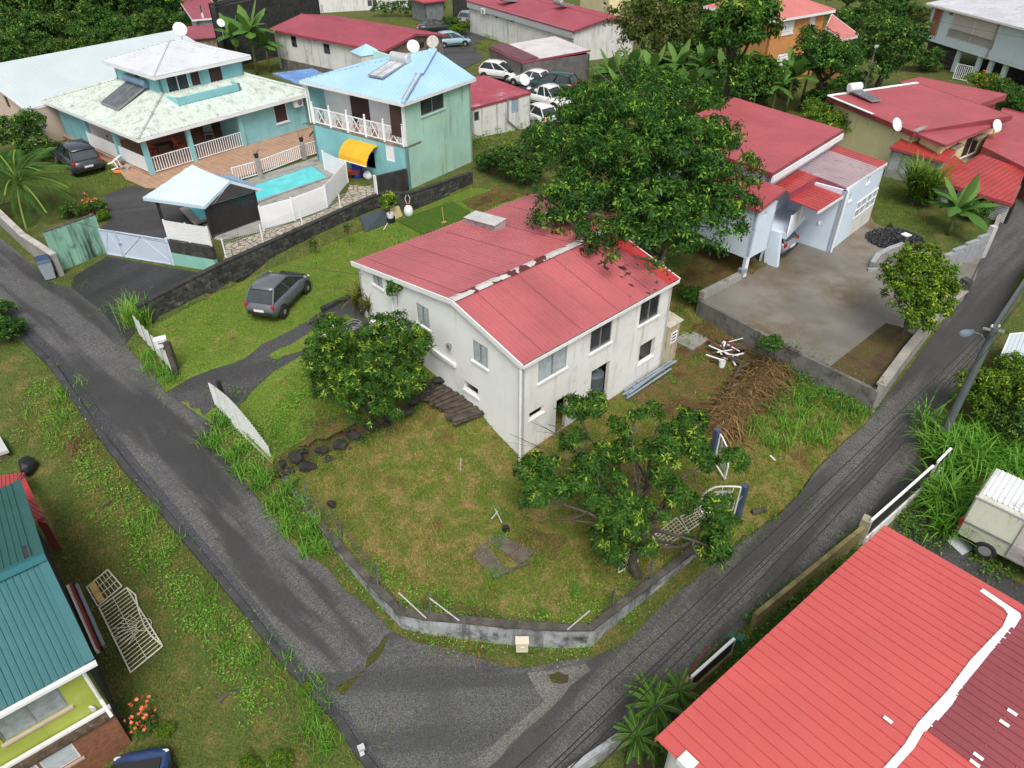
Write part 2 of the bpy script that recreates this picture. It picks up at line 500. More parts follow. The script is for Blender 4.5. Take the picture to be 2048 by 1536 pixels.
m_road_r=asphalt_mat('road_right_asphalt',(.115,.110,.104),ANG_R,.8,.4,.12,.5)
m_junction=asphalt_mat('junction_asphalt',(.084,.085,.081),ANG_L+.8,.55,.15,.25,.85)
m_drive=asphalt_mat('driveway_asphalt',(.07,.068,.068),.3,.4,.1,.35)
m_apron=asphalt_mat('apron_asphalt',(.042,.042,.042),1.0,.4,.1,.35,.15)
m_gutter=asphalt_mat('gutter_concrete',(.062,.063,.072),ANG_L,.4,.1,.2,.15)
m_strip=asphalt_mat('pale_concrete',(.17,.16,.145),ANG_R,.3,.2,.2,.25)
m_moss=ground_mat('moss',(.075,.08,.02),(.06,.06,.03),(.05,.045,.03),.4,.2,2)
# base ground sheet, out to the horizon
def axis(a,b,st,ext):
 lo=[a-e for e in ext[::-1]];hi=[b+e for e in ext]
 return np.array(lo+list(np.arange(a,b+1e-6,st))+hi)
ax_=axis(-62,66,.4,[8,30,90,300,1000,3000]);ay_=axis(4,124,.4,[8,30,90,300,1000,3000])
gx,gy=np.meshgrid(ax_,ay_)
gz=G0(gx,gy)
fine=(gx>-30)&(gx<40)&(gy>2)&(gy<60)
for poly,g in((lawn_poly,Gl),(yard_poly,Gy),(pad_poly,Gp)):
 mm=inpoly(poly,gx,gy)&fine
 gz=np.where(mm,np.minimum(gz,g(gx,gy)-.25),gz)
gz+=np.where((abs(gx)<66)&(gy<125),(vnoise(gx,gy,1.1,3)-.5)*.03,0)
n1,n0=gx.shape
idx=np.arange(n1*n0).reshape(n1,n0)
fq=np.stack([idx[:-1,:-1],idx[:-1,1:],idx[1:,1:],idx[1:,:-1]],-1).reshape(-1,4)
meshobj('ground',numesh('ground',np.stack([gx,gy,gz],-1).reshape(-1,3),fq,m_ground,smooth=True),kind='structure')
mb=MB();ks=[(35+i)%41 for i in range(7)]
up_=[lawn[10+i]for i in range(7)];lo_=[yard[k]for k in ks]
mb.loft([[(a[0]-.0,a[1]+.12,a[2]+.01),(a[0],a[1],a[2]-.08),(b[0]-.02,b[1]-.22,(a[2]+b[2])/2),(b[0]-.03,b[1]-.42,b[2]-.08)]for a,b in zip(up_,lo_)],close=False,cap=False)
bank=mb
sheet('yard_grass',yard_poly,m_yard,.35,0.0,Gy)
sheet('lawn_grass',lawn_poly,m_lawn,.4,0.0,Gl)
m_bare=ground_mat('bare_brown_soil',(.09,.105,.022),(.17,.105,.045),(.105,.058,.028),.85,.75,.8)
BARE=pxpoly([(1250,802),(1345,735),(1382,655),(1420,628),(1500,668),(1560,708),(1540,745),(1470,812),(1400,850),(1300,830)])
for k_ in([(1250,802),(1345,735),(1382,655),(1420,628),(1500,668),(1560,708),(1540,745),(1470,812),(1400,850),(1300,830)],[(1020,1085),(1060,1050),(1130,1075),(1110,1120),(1050,1110)],[(1140,900),(1230,880),(1290,960),(1220,1010),(1150,960)],[(640,840),(720,815),(745,850),(670,880),(600,900)]):sheet('bare_soil',pxpoly(k_),m_bare,.3,.012,Gy if k_[0][0]!=640 else Gl,jitter=.09)
sheet('bare_soil',pxpoly([(1345,575),(1395,508),(1480,500),(1545,528),(1505,548),(1480,553),(1400,600),(1375,605)]),m_bare,.4,.03,jitter=.1)
sheet('bare_soil',pxpoly([(925,402),(985,374),(1060,388),(1000,408),(955,428)]),m_bare,.4,.02,jitter=.1)
# roads
road_left_edge=[(-60,575),(0,625),(46,667),(112,730),(150,785),(175,823),(211,872),(266,943),(302,983),(363,1057),(439,1148),(500,1220),(542,1278),(603,1352),(640,1390),(685,1440),(719,1495),(754,1540),(790,1600)]
lr_right=[(-60,430),(0,476),(33,502),(84,547),(109,568),(142,575),(203,622),(254,685),(261,702),(312,758),(330,785),(375,818),(419,854),(429,897),(470,933),(518,1003),(553,1042),(581,1087),(627,1118),(656,1138),(690,1183),(727,1207),(767,1246),(780,1265)]
rr_left=[(1124,1322),(1185,1315),(1254,1284),(1330,1205),(1412,1142),(1460,1100),(1500,1072),(1553,1035),(1596,992),(1630,945),(1660,912),(1693,880),(1730,850),(1751,819),(1794,768),(1810,749),(1834,714),(1928,591),(1962,517),(1975,485),(1992,458),(2048,388),(2100,320),(2140,270)]
rr_right=[(2200,300),(2120,420),(2048,530),(2030,567),(1995,647),(1952,725),(1907,787),(1875,840),(1848,880),(1834,910),(1850,944),(1722,1050),(1680,1085),(1634,1130),(1500,1240),(1400,1325),(1338,1386),(1238,1471),(1185,1512),(1130,1560),(1060,1620)]
junction_bot=[(950,1700),(870,1650)]
sheet('road_left',pxpoly(road_left_edge[:14]+[(700,1345),(768,1278)]+lr_right[::-1]),m_road_l,.5,.025)
sheet('junction',pxpoly([(603,1352),(700,1345),(768,1278),(780,1265),(838,1286),(896,1294),(960,1320),(1018,1333),(1060,1336),(1110,1405),(980,1530),(960,1600)]+junction_bot+road_left_edge[:13:-1]),m_junction,.5,.028,jitter=.02)
sheet('road_right',pxpoly([(1060,1336)]+rr_left+rr_right+[(960,1600),(980,1530),(1110,1405)]),m_road_r,.5,.024)
gut_in=[(x+21-(y-600)*.006,y-7)for x,y in road_left_edge]
sheet('gutter',pxpoly(road_left_edge[1:]+gut_in[:0:-1]),m_gutter,.5,.036)
sheet('concrete_strip',pxpoly([(935,1530),(1000,1478),(1088,1405),(1055,1350),(1080,1345),(1170,1330),(1180,1340),(1140,1372),(1106,1416),(1020,1490),(975,1540)]),m_strip,.4,.036,jitter=.03)
sheet('moss_line',pxpoly([(668,1378),(690,1370),(730,1337),(750,1305),(768,1275),(776,1278),(765,1305),(745,1333),(712,1362),(690,1382)]),m_moss,.25,.045,jitter=.05)
sheet('wet_track',pxpoly([(862,75),(955,38),(990,58),(948,92),(968,118),(925,138),(885,108)]),m_drive,.8,.03,jitter=.15)
sheet('back_yard_track',pxpoly([(985,165),(1050,150),(1085,190),(1130,230),(1085,262),(1050,255),(1062,200)]),m_drive,.8,.03,jitter=.15)
sheet('puddle_moss',pxpoly([(1096,1352),(1115,1345),(1135,1352),(1136,1366),(1120,1372),(1104,1366)]),m_moss,.15,.048,jitter=.02)
m_puddle=M('puddle_water',(.06,.05,.022),.04,.1)
sheet('puddle',pxpoly([(1113,1352),(1130,1351),(1136,1362),(1126,1370),(1116,1364)]),m_puddle,.15,.053)
sheet('driveway',pxpoly([(330,785),(352,772),(380,755),(470,725),(530,690),(600,650),(645,622),(700,597),(718,605),(730,640),(760,655),(750,672),(690,660),(640,690),(590,718),(530,757),(490,800),(455,835),(430,858),(419,856),(375,818)]),m_drive,.4,.022,jitter=.05)
sheet('driveway_grass',pxpoly([(535,714),(600,680),(645,650),(690,630),(712,640),(650,668),(600,703),(555,720)]),m_lawn,.3,.035,jitter=.05)
sheet('gate_apron',pxpoly([(142,575),(150,552),(215,513),(345,537),(435,553),(452,550),(292,642),(275,660),(254,685),(203,622)]),m_apron,.4,.028)
0 and sheet('verge_tarmac',pxpoly([(1640,905),(1690,878),(1735,850),(1650,925),(1600,985),(1560,1020),(1590,970),(1605,935)]),m_drive,.3,.02,jitter=.08)
# BUILDING HELPERS
def nrm(v):
 v=np.array(v,float);return v/(np.linalg.norm(v)+1e-12)
def rect(A,B,C,z):
 a,b,c=P(*A,z)[:2],P(*B,z)[:2],P(*C,z)[:2]
 e=nrm(b-a);n=np.array([-e[1],e[0]])
 d=np.dot(c-b,n)
 return[a,b,b+n*d,a+n*d]
def ccw(r):
 a=sum(r[i][0]*r[(i+1)%len(r)][1]-r[(i+1)%len(r)][0]*r[i][1]for i in range(len(r)))
 return r if a>0 else r[::-1]
def inset(r,d):
 n=len(r);out=[]
 if isinstance(d,(int,float)):d=[d]*n
 ln=[]
 for i in range(n):
  a,b=np.array(r[i]),np.array(r[(i+1)%n]);e=nrm(b-a);nn=np.array([-e[1],e[0]])
  ln.append((a+nn*d[i],e))
 for i in range(n):
  (p,e),(q,f)=ln[i-1],ln[i]
  t=np.linalg.solve(np.array([e,-f]).T,q-p)
  out.append(p+e*t[0])
 return out
class Wall:
 """outer face from a to b (outside on the right hand), z0 at the bottom, top a height or [(u, z)...]"""
 def __init__(s,a,b,z0,top,t=0.16):
  s.a,s.b=np.array(a[:2],float),np.array(b[:2],float)
  s.L=np.linalg.norm(s.b-s.a);s.e=(s.b-s.a)/s.L
  s.n=np.array([s.e[1],-s.e[0]]);s.z0=z0;s.t=t;s.holes=[]
  s.top=[(0,top),(s.L,top)]if isinstance(top,(int,float,np.floating))else top
 def at(s,u,z,o=0.0):
  p=s.a+s.e*u+s.n*o
  return np.array([p[0],p[1],z])
 def px(s,x,y,o=0.0):
  d=ray(x,y);n3=np.array([s.n[0],s.n[1],0]);c=np.array([0,0,H])
  t=np.dot(s.at(0,0,o)-c,n3)/np.dot(d,n3)
  p=c+d*t
  return np.dot(p[:2]-s.a,s.e),p[2]
 def hole(s,x0,y0,x1,y1,keep=True):
  u0,z0=s.px(x0,y0);u1,z1=s.px(x1,y1)
  h=(min(u0,u1),min(z0,z1),max(u0,u1),max(z0,z1))
  if keep:s.holes.append(h)
  return h
 def zt(s,u):
  return float(np.interp(u,[p[0]for p in s.top],[p[1]for p in s.top]))
 def build(s,mb):
  us=sorted(set([0.0,s.L]+[p[0]for p in s.top]+[max(0,min(s.L,q))for h in s.holes for q in(h[0],h[2])]))
  for i in range(len(us)-1):
   u0,u1=us[i],us[i+1]
   if u1-u0<1e-4:continue
   um=(u0+u1)/2
   hs=sorted([(h[1],h[3])for h in s.holes if h[0]<um<h[2]])
   z=s.z0;segs=[]
   for h0,h1 in hs:
    if h0>z:segs.append((z,h0,False))
    z=h1
   segs.append((z,None,True))
   for b0,t0,last in segs:
    za,zb=(s.zt(u0),s.zt(u1))if last else(t0,t0)
    if last and min(za,zb)<=b0:continue
    q=[s.at(u0,b0),s.at(u1,b0),s.at(u1,zb),s.at(u0,za)]
    r=[s.at(u0,b0,-s.t),s.at(u1,b0,-s.t),s.at(u1,zb,-s.t),s.at(u0,za,-s.t)]
    mb.add(q,[(0,1,2,3)]);mb.add(r,[(3,2,1,0)])
    mb.add([q[3],q[2],r[2],r[3]],[(0,1,2,3)]);mb.add([q[0],r[0],r[1],q[1]],[(0,1,2,3)])
  for h in s.holes:
   u0,z0,u1,z1=h
   for u in(u0,u1):
    mb.add([s.at(u,z0),s.at(u,z1),s.at(u,z1,-s.t),s.at(u,z0,-s.t)],[(0,1,2,3)])
  for u in(0,s.L):
   mb.add([s.at(u,s.z0),s.at(u,s.zt(u)),s.at(u,s.zt(u),-s.t),s.at(u,s.z0,-s.t)],[(0,1,2,3)])
  return mb
def window(root,W,h,kind='slide',fm=None,gm=None,sill=True,sm=None,fw=0.05,name='window',depth=0.06,n=None,curtain=None):
 u0,z0,u1,z1=h
 mb=MB()
 def bar(ua,za,ub,zb,w=fw,d=0.05,off=0.0):
  mb.beam(W.at(ua,za,-depth+off),W.at(ub,zb,-depth+off),w,d,up=(W.n[0],W.n[1],0))
 k=fw/2
 bar(u0,z0+k,u1,z0+k);bar(u0,z1-k,u1,z1-k)
 bar(u0+k,z0+fw,u0+k,z1-fw);bar(u1-k,z0+fw,u1-k,z1-fw)
 um=(u0+u1)/2
 if kind in('slide','louvre2','grid'):bar(um,z0+fw,um,z1-fw,fw*(1.6 if kind=='louvre2' else 1.0))
 o=part(name,mb,fm,root)
 def pane(a,b,off,nm='pane',mat=None):
  p=MB();p.beam(W.at(a,(z0+z1)/2,-depth+off),W.at(b,(z0+z1)/2,-depth+off),z1-z0-2*fw,.012,up=(W.n[0],W.n[1],0))
  part(nm,p,mat or gm,o)
 if kind=='slide':
  pane(u0+fw,um-fw/2,-.012);pane(um+fw/2,u1-fw,.008)
 elif kind=='single':
  pane(u0+fw,u1-fw,0)
 elif kind in('louvre','louvre2','shutter','door'):
  segs=[(u0+fw,u1-fw)]if kind!='louvre2' else[(u0+fw,um-fw),(um+fw,u1-fw)]
  ns=n or max(4,int((z1-z0)/0.1))
  for a,b in segs:
   q=MB();st=(z1-z0-2*fw)/ns
   for i in range(ns):
    zc=z0+fw+st*(i+.5)
    tilt=.035 if kind.startswith('louvre')else.02
    q.prism([W.at(a,zc-st*.48,-depth+tilt),W.at(b,zc-st*.48,-depth+tilt),W.at(b,zc+st*.5,-depth-tilt),W.at(a,zc+st*.5,-depth-tilt)],(W.n[0]*.008,W.n[1]*.008,0.008))
   part('louvres' if kind.startswith('louvre')else 'shutter_slats',q,gm,o)
   if kind in('shutter','door'):
    pass
 if kind=='grid':
  q=MB()
  for i in range(1,6):
   zz=z0+(z1-z0)*i/6;q.beam(W.at(u0+fw,zz,-depth-.005),W.at(u1-fw,zz,-depth-.005),.035,.02,up=(W.n[0],W.n[1],0))
  part('bars',q,fm,o);pane(u0+fw,u1-fw,-.04)
 if sill:
  q=MB();q.par(W.at(u0-.06,z0-.07,.003-W.t*.4),np.append(W.e*(u1-u0+.12),0),np.append(W.n*(.06+W.t*.4),0),(0,0,.068))
  part('sill',q,sm or fm,o)
 if curtain:
  q=MB();
  pts0=[];pts1=[]
  k=14
  for i in range(k+1):
   u=u0+fw+(u1-u0-2*fw)*i/k
   pts0.append(W.at(u,z0+.05,-depth-.09+.025*math.sin(i*2.1)));pts1.append(W.at(u,z1-.05,-depth-.09+.025*math.sin(i*2.1)))
  q.add(pts0+pts1,[(i,i+1,i+k+2,i+k+1)for i in range(k)])
  part('curtain',q,curtain,o)
 return o
def roof_panel(poly,pitch,h,u_from=None,u_to=None,prof='trap',lift=0.0):
 """ribbed metal sheeting on a coplanar convex polygon; ribs run up the slope from the edge poly[0]->poly[1]"""
 p=[np.array(q,float)for q in poly]
 ux=nrm(p[1]-p[0])
 nn=nrm(sum(np.cross(p[i]-p[0],p[(i+1)%len(p)]-p[0])for i in range(1,len(p)-1)))
 if nn[2]<0:nn=-nn
 vy=np.cross(nn,ux)
 q=[((a-p[0])@ux,(a-p[0])@vy)for a in p]
 lo,hi=min(a[0]for a in q),max(a[0]for a in q)
 a,b=(lo if u_from is None else max(lo,u_from)),(hi if u_to is None else min(hi,u_to))
 shape={'step':[(0,0),(.10,0),(.12,1),(.97,1),(1,0)],'trap':[(0,0),(.62,0),(.70,1),(.92,1),(1,0)],'wave':[(0,0),(.25,.5),(.5,1),(.75,.5),(1,0)],'fine':[(0,0),(.4,0),(.5,1),(.9,1),(1,0)]}[prof]
 st={round(a,5):None,round(b,5):None}
 def prof_h(u):
  f=(u/pitch)%1.0
  return h*float(np.interp(f,[s[0]for s in shape],[s[1]for s in shape]))
 k=math.floor(a/pitch)
 while k*pitch<b:
  for f,_ in shape[:-1]:
   u=(k+f)*pitch
   if a<u<b:st[round(u,5)]=None
  k+=1
 for x,_ in q:
  if a<x<b:st[round(x,5)]=None
 us=sorted(st)
 def vr(u):
  v=[]
  for i in range(len(q)):
   (x0,y0),(x1,y1)=q[i],q[(i+1)%len(q)]
   if abs(x1-x0)<1e-7:
    if abs(u-x0)<1e-4:v+=[y0,y1]
   elif min(x0,x1)-1e-6<=u<=max(x0,x1)+1e-6:
    v.append(y0+(y1-y0)*(u-x0)/(x1-x0))
  return(min(v),max(v))if v else(0,0)
 mb=MB();vs=[]
 for u in us:
  v0,v1=vr(u);hh=prof_h(u)+lift
  vs+=[p[0]+ux*u+vy*v0+nn*hh,p[0]+ux*u+vy*v1+nn*hh]
 fs=[(2*i,2*i+2,2*i+3,2*i+1)for i in range(len(us)-1)]
 mb.add(vs,fs)
 return mb,hi-lo
def roof_sheets(root,poly,pitch,h,mat,sheet_w=1.0,prof='trap',name='roof_sheet',lift=0.0,roof=None,alt=None,gap=0.0):
 """one object per metal sheet"""
 mb,L=roof_panel(poly,pitch,h,prof=prof)
 n=max(1,round(L/sheet_w));
 w=round(L/n/pitch)*pitch
 i=0;u=0.0
 p0=np.array(poly[0],float);ux=nrm(np.array(poly[1],float)-p0)
 q=[(np.array(a,float)-p0)@ux for a in poly]
 u=min(q)
 u=math.floor(u/pitch)*pitch+(.3*pitch if gap else 0)
 first=True
 out=[]
 while u<max(q)-.05:
  e=u+w-gap if gap else u+w+pitch*.3
  if max(q)-(u+w)<w*.3+.02:e=max(q)+.01
  m,_=roof_panel(poly,pitch,h,min(q)if first else u,e,prof,lift+(0.006 if i%2 else 0.0))
  first=False;mt=mat if alt is None else(alt[i]if i in alt else mat)
  out.append(part(name,m,mt,roof or root));u+=w;i+=1
  if e>=max(q):break
 return out
def slab_board(root,pts,w,h,mat,name='fascia',drop=True):
 mb=MB()
 for a,b in zip(pts[:-1],pts[1:]):mb.beam(a,b,w,h)
 return part(name,mb,mat,root)
def railing(root,pts,h,mat,name='railing',bal=0.12,r=0.018,posts=True,rail=.04):
 """balustrade along 3-D base points: the rails with posts as one part, each baluster a sub-part sharing one mesh"""
 mb=MB()
 bal_me=None
 for a,b in zip(pts[:-1],pts[1:]):
  a,b=np.array(a,float),np.array(b,float)
  up=np.array([0,0,1.])
  mb.beam(a+up*h,b+up*h,rail*1.3,rail);mb.beam(a+up*.1,b+up*.1,rail,rail)
  if posts:
   for q in(a,b):mb.beam(q,q+up*(h+.03),rail*1.4,rail*1.4)
 o=part(name,mb,mat,root)
 q=MB();q.beam((0,0,.12),(0,0,h-.02),r*2,r*2)
 me=q.mesh('baluster',mat)
 for a,b in zip(pts[:-1],pts[1:]):
  a,b=np.array(a,float),np.array(b,float);L=np.linalg.norm(b-a);n=max(2,int(L/bal))
  for i in range(1,n):
   c=a+(b-a)*i/n
   inst('baluster',me,o,Matrix.Translation(Vector(c-np.array(BASE[root.name]))))
 return o
 # PLANT HELPERS
def leaf_quads(c,d,up,L,Wd,tint,droop=0.25,fold=0.12):
 """diamond leaves: base c, direction d, length L, width Wd (numpy arrays)"""
 d=d/(np.linalg.norm(d,axis=1)[:,None]+1e-9)
 s=np.cross(d,up);s/=np.linalg.norm(s,axis=1)[:,None]+1e-9
 nn=np.cross(s,d)
 L=L[:,None];Wd=Wd[:,None]
 mid=c+d*L*.48-nn*L*droop*.12
 tip=c+d*L-nn*L*droop
 l=mid-s*Wd*.5+nn*Wd*fold;r=mid+s*Wd*.5+nn*Wd*fold
 V=np.stack([c,r,tip,l],1).reshape(-1,3)
 Fq=np.arange(len(c)*4).reshape(-1,4)
 return V,Fq,np.repeat(tint,4)
def crown_arrays(seed,blobs,clumps,ros,per,ll,lw,fresh=0.12,clump_r=0.5,inner=0.15,droop=0.3,flat=0.75,light=0.5,jit=.35):
 """foliage: blobs (centre, radii) carry clumps; clumps carry rosettes of leaves"""
 r=np.random.default_rng(seed)
 vol=np.array([b[1][0]*b[1][1]*b[1][2]for b in blobs])**(2/3)
 n=r.multinomial(clumps,vol/vol.sum())
 C=[];N=[]
 for(c,rad),k in zip(blobs,n):
  d=r.normal(size=(k,3));d/=np.linalg.norm(d,axis=1)[:,None]
  d[:,2]=np.where(d[:,2]<-.45,-d[:,2],d[:,2])
  t=np.where(r.random(k)<inner,r.uniform(.3,.8,k),r.uniform(.84,1.08,k))
  C.append(np.array(c)+d*np.array(rad)*t[:,None]);N.append(d)
 C=np.concatenate(C);N=np.concatenate(N)
 K=len(C)
 cl_t=r.uniform(-.14,.14,K)
 ci=np.repeat(np.arange(K),ros)
 q=r.normal(size=(K*ros,3));q/=np.linalg.norm(q,axis=1)[:,None]
 q[:,2]=np.abs(q[:,2])*1.0-.25
 q=q*.75+N[ci]*.45
 rr=r.uniform(.55,1.0,K*ros)*clump_r*r.uniform(.7,1.35,K)[ci]
 R0=C[ci]+q*rr[:,None]*np.array([1,1,flat])
 ax=q+np.array([0,0,.5])+r.normal(size=q.shape)*(.2+jit)
 ax/=np.linalg.norm(ax,axis=1)[:,None]
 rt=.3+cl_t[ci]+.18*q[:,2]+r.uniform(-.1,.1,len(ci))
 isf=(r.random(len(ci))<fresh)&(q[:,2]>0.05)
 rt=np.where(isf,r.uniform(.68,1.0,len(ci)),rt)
 li=np.repeat(np.arange(len(ci)),per)
 A=ax[li]
 ref=np.where(np.abs(A[:,2:3])<.9,np.array([[0,0,1.]]),np.array([[1.,0,0]]))
 X=np.cross(A,ref);X/=np.linalg.norm(X,axis=1)[:,None];Y=np.cross(A,X)
 an=np.tile(np.arange(per),len(ci))*2.39996+r.uniform(0,6.28,len(ci))[li]+r.normal(size=len(li))*.25
 el=r.uniform(-.15-jit,.75,len(li))
 D=(X*np.cos(an)[:,None]+Y*np.sin(an)[:,None])*np.cos(el)[:,None]+A*np.sin(el)[:,None]
 D[:,2]-=jit*.6;up=A+r.normal(size=A.shape)*(.1+jit)
 L=ll*r.uniform(.65,1.2,len(li));Wd=lw*r.uniform(.75,1.2,len(li))
 tint=np.clip(rt[li]+r.normal(size=len(li))*.07,0,1)
 return leaf_quads(R0[li]+r.normal(size=D.shape)*ll*jit,D,up,L,Wd,tint,droop)
def crown_mesh(name,mat,*a,**k):
 V,Fq,t=crown_arrays(*a,**k)
 return numesh(name,V,Fq,mat,t)
def limbs(base,forks,r0,seed=0,wob=.12,n=7):
 """trunk from base through its points to a fork, then limbs to each end, tapered and bent"""
 rr=np.random.default_rng(seed)
 mb=MB()
 top=np.array(forks[0],float);base=np.array(base,float)
 def bend(a,b,ra,rb,k=6):
  pts=[];rs=[]
  L=np.linalg.norm(b-a);off=rr.normal(size=3)*L*wob
  for i in range(k+1):
   t=i/k
   pts.append(a+(b-a)*t+off*math.sin(math.pi*t)+rr.normal(size=3)*L*.012);rs.append(ra+(rb-ra)*t)
  mb.tube(pts,rs,n)
  return pts
 bend(base,top,r0*1.25,r0*.8)
 for e in forks[1:]:
  e=np.array(e,float);r1=r0*rr.uniform(.45,.65)
  pts=bend(top,e,r1,r1*.3)
  for _ in range(3):
   i=rr.integers(2,len(pts)-1);q=pts[i]+(rr.normal(size=3)*.35+nrm(e-top)*.5)*np.linalg.norm(e-top)*.45
   bend(pts[i],q,r1*.45,r1*.12,4)
 return mb
def blades(name,poly,density,h,w,mat,seed=1,zf=None,tint=(.2,.5),lean=.5,patch=.6,gap=0.0,kind='stuff',**kw):
 """grass blades over a ground polygon, thicker in tufts"""
 r=np.random.default_rng(seed)
 poly=[np.array(p[:2])for p in poly]
 xs=[p[0]for p in poly];ys=[p[1]for p in poly]
 A=(max(xs)-min(xs))*(max(ys)-min(ys));n=int(A*density)
 x=r.uniform(min(xs),max(xs),n);y=r.uniform(min(ys),max(ys),n)
 m=inpoly(poly,x,y);x,y=x[m],y[m]
 pn=.6*vnoise(x,y,patch,seed)+.4*vnoise(x,y,patch*3.1,seed+5)
 k=r.random(len(x))<np.clip((pn-gap)*2.4,.05,1)
 if name=='grass' and zf is Gy:k&=~inpoly(BARE,x,y)|(r.random(len(x))<.12)
 x,y,pn=x[k],y[k],pn[k]
 z=(zf or G)(x,y)
 n=len(x)
 an=r.uniform(0,6.28,n);hh=h*r.uniform(.45,1.25,n)*(.5+pn)
 ww=w*r.uniform(.7,1.3,n)
 la=r.uniform(0,6.28,n);ln=hh*lean*r.uniform(.2,1.3,n)
 dx,dy=np.cos(an)*ww/2,np.sin(an)*ww/2
 V=np.stack([np.stack([x-dx,y-dy,z-.01],-1),np.stack([x+dx,y+dy,z-.01],-1),np.stack([x+np.cos(la)*ln,y+np.sin(la)*ln,z+hh],-1)],1).reshape(-1,3)
 t=np.clip(tint[0]+(tint[1]-tint[0])*(1.3*pn-.15)+r.normal(size=n)*.12,0,1)
 me=numesh(name,V,np.arange(n*3).reshape(-1,3),mat,np.repeat(t,3))
 return meshobj(name,me,kind=kind,**kw)
def arcs(pts,h,w,seed,droop=.9,seg=5,out=1.0):
 """long arching grass leaves from base points: arrays (n,3), heights"""
 r=np.random.default_rng(seed)
 n=len(pts)
 an=r.uniform(0,6.28,n);d=np.stack([np.cos(an),np.sin(an),np.zeros(n)],-1)
 s=np.stack([-np.sin(an),np.cos(an),np.zeros(n)],-1)
 hh=h*r.uniform(.6,1.15,n);o=hh*out*r.uniform(.2,.9,n);dr=droop*r.uniform(.3,1.2,n)
 V=[]
 for i in range(seg+1):
  t=i/seg
  c=pts+d*(o*t**1.5)[:,None]
  c[:,2]+=hh*(t-dr*.55*t**3)
  ww=w*(1-t)**.7*(.6+.8*min(1,t*4))if t<1 else 0.002
  V+=[c-s*ww/2,c+s*ww/2]
 V=np.stack(V,1)
 k=V.shape[1]
 Fq=np.array([(2*i,2*i+1,2*i+3,2*i+2)for i in range(seg)])
 Fq=(np.arange(n)[:,None,None]*k+Fq[None]).reshape(-1,4)
 tv=np.repeat(r.uniform(.15,.75,n),k)
 return V.reshape(-1,3),Fq,tv
def offpad(p):
 return~inpoly(pad_poly,p[:,0],p[:,1])
def tuft_patch(name,centres,per,spread,h,w,mat,seed=3,droop=.9,out=1.0,dry=0.0,**kw):
 r=np.random.default_rng(seed)
 c=np.array(centres,float);i=np.repeat(np.arange(len(c)),per)
 p=c[i]+np.concatenate([r.normal(size=(len(i),2))*spread,np.zeros((len(i),1))],1)
 p=p[offpad(p)];p[:,2]=G(p[:,0],p[:,1])-.02
 V,Fq,t=arcs(p,h,w,seed,droop,out=out)
 if dry:t=np.clip(t+dry,0,1)
 return meshobj(name,numesh(name,V,Fq,mat,t),kind='stuff',**kw)
m_leaf_mango=leafmat('mango_leaf',(.016,.048,.010),(.070,.175,.024),(.38,.52,.05))
m_leaf_dark=leafmat('dark_leaf',(.014,.044,.012),(.052,.15,.024),(.26,.46,.04))
m_leaf_mid=leafmat('mid_leaf',(.020,.060,.014),(.075,.175,.032),(.30,.42,.06))
m_leaf_olive=leafmat('olive_leaf',(.03,.05,.012),(.105,.135,.03),(.24,.24,.06))
m_leaf_lime=leafmat('lime_leaf',(.03,.08,.010),(.13,.24,.022),(.42,.52,.05))
m_leaf_banana=leafmat('banana_leaf',(.04,.10,.02),(.10,.23,.045),(.34,.46,.13),rough=.35)
m_grass=leafmat('grass_blade',(.05,.11,.014),(.17,.29,.036),(.40,.40,.11),rough=.7)
m_grass_dry=leafmat('dry_grass_blade',(.09,.14,.022),(.28,.25,.07),(.50,.38,.15),rough=.8)
m_tall=leafmat('tall_grass_blade',(.04,.14,.012),(.15,.36,.04),(.42,.58,.11),rough=.5)
m_straw=leafmat('straw',(.09,.055,.022),(.21,.13,.055),(.36,.25,.11),rough=.9,trans=.1)
m_flower=M('coral_flower',(.75,.16,.06),.6,.2)
m_bark=M('bark',(.075,.062,.048),.9,.3,5,bump=(14,.7),dirt=((.02,.018,.014),.4,6))
def leaf_strip(L,w,droop,seg=8,fold=.12,torn=0,seed=0):
 """a big leaf along +x with a folded midrib; local coordinates"""
 r=np.random.default_rng(seed)
 mb=MB();vs=[]
 for i in range(seg+1):
  t=i/seg
  x=L*(t-.12*droop*t*t);z=L*droop*(.35*t-.85*t*t)
  ww=1.35*w*min(1,(.03+t*7)**.6)*min(1,((1.02-t)*3)**.6)*(r.uniform(.75,1.1)if torn else 1)
  vs+=[(x,-ww/2,z-ww*fold*(1+droop)),(x,0,z),(x,ww/2,z-ww*fold*(1+droop))]
 for i in range(seg):
  a=i*3
  mb_f=[(a,a+3,a+4,a+1),(a+1,a+4,a+5,a+2)]
  mb.f+=mb_f
 mb.v=vs
 return mb
def tintmesh(mb,name,mat,t=.5,smooth=True):
 me=mb.mesh(name,mat,smooth=smooth)
 a=me.attributes.new('tint','FLOAT','POINT')
 a.data.foreach_set('value',np.full(len(me.vertices),t,np.float32))
 return me
BAN=[tintmesh(leaf_strip(1.0,.27,d,torn=1,seed=i),'leaf',m_leaf_banana,t)for i,(d,t)in enumerate([(.15,.75),(.5,.55),(.8,.42),(1.0,.5),(.35,.68)])]
m_stem=M('banana_stem',(.14,.15,.05),.7,.3,3,streak=((.06,.04,.02),.5))
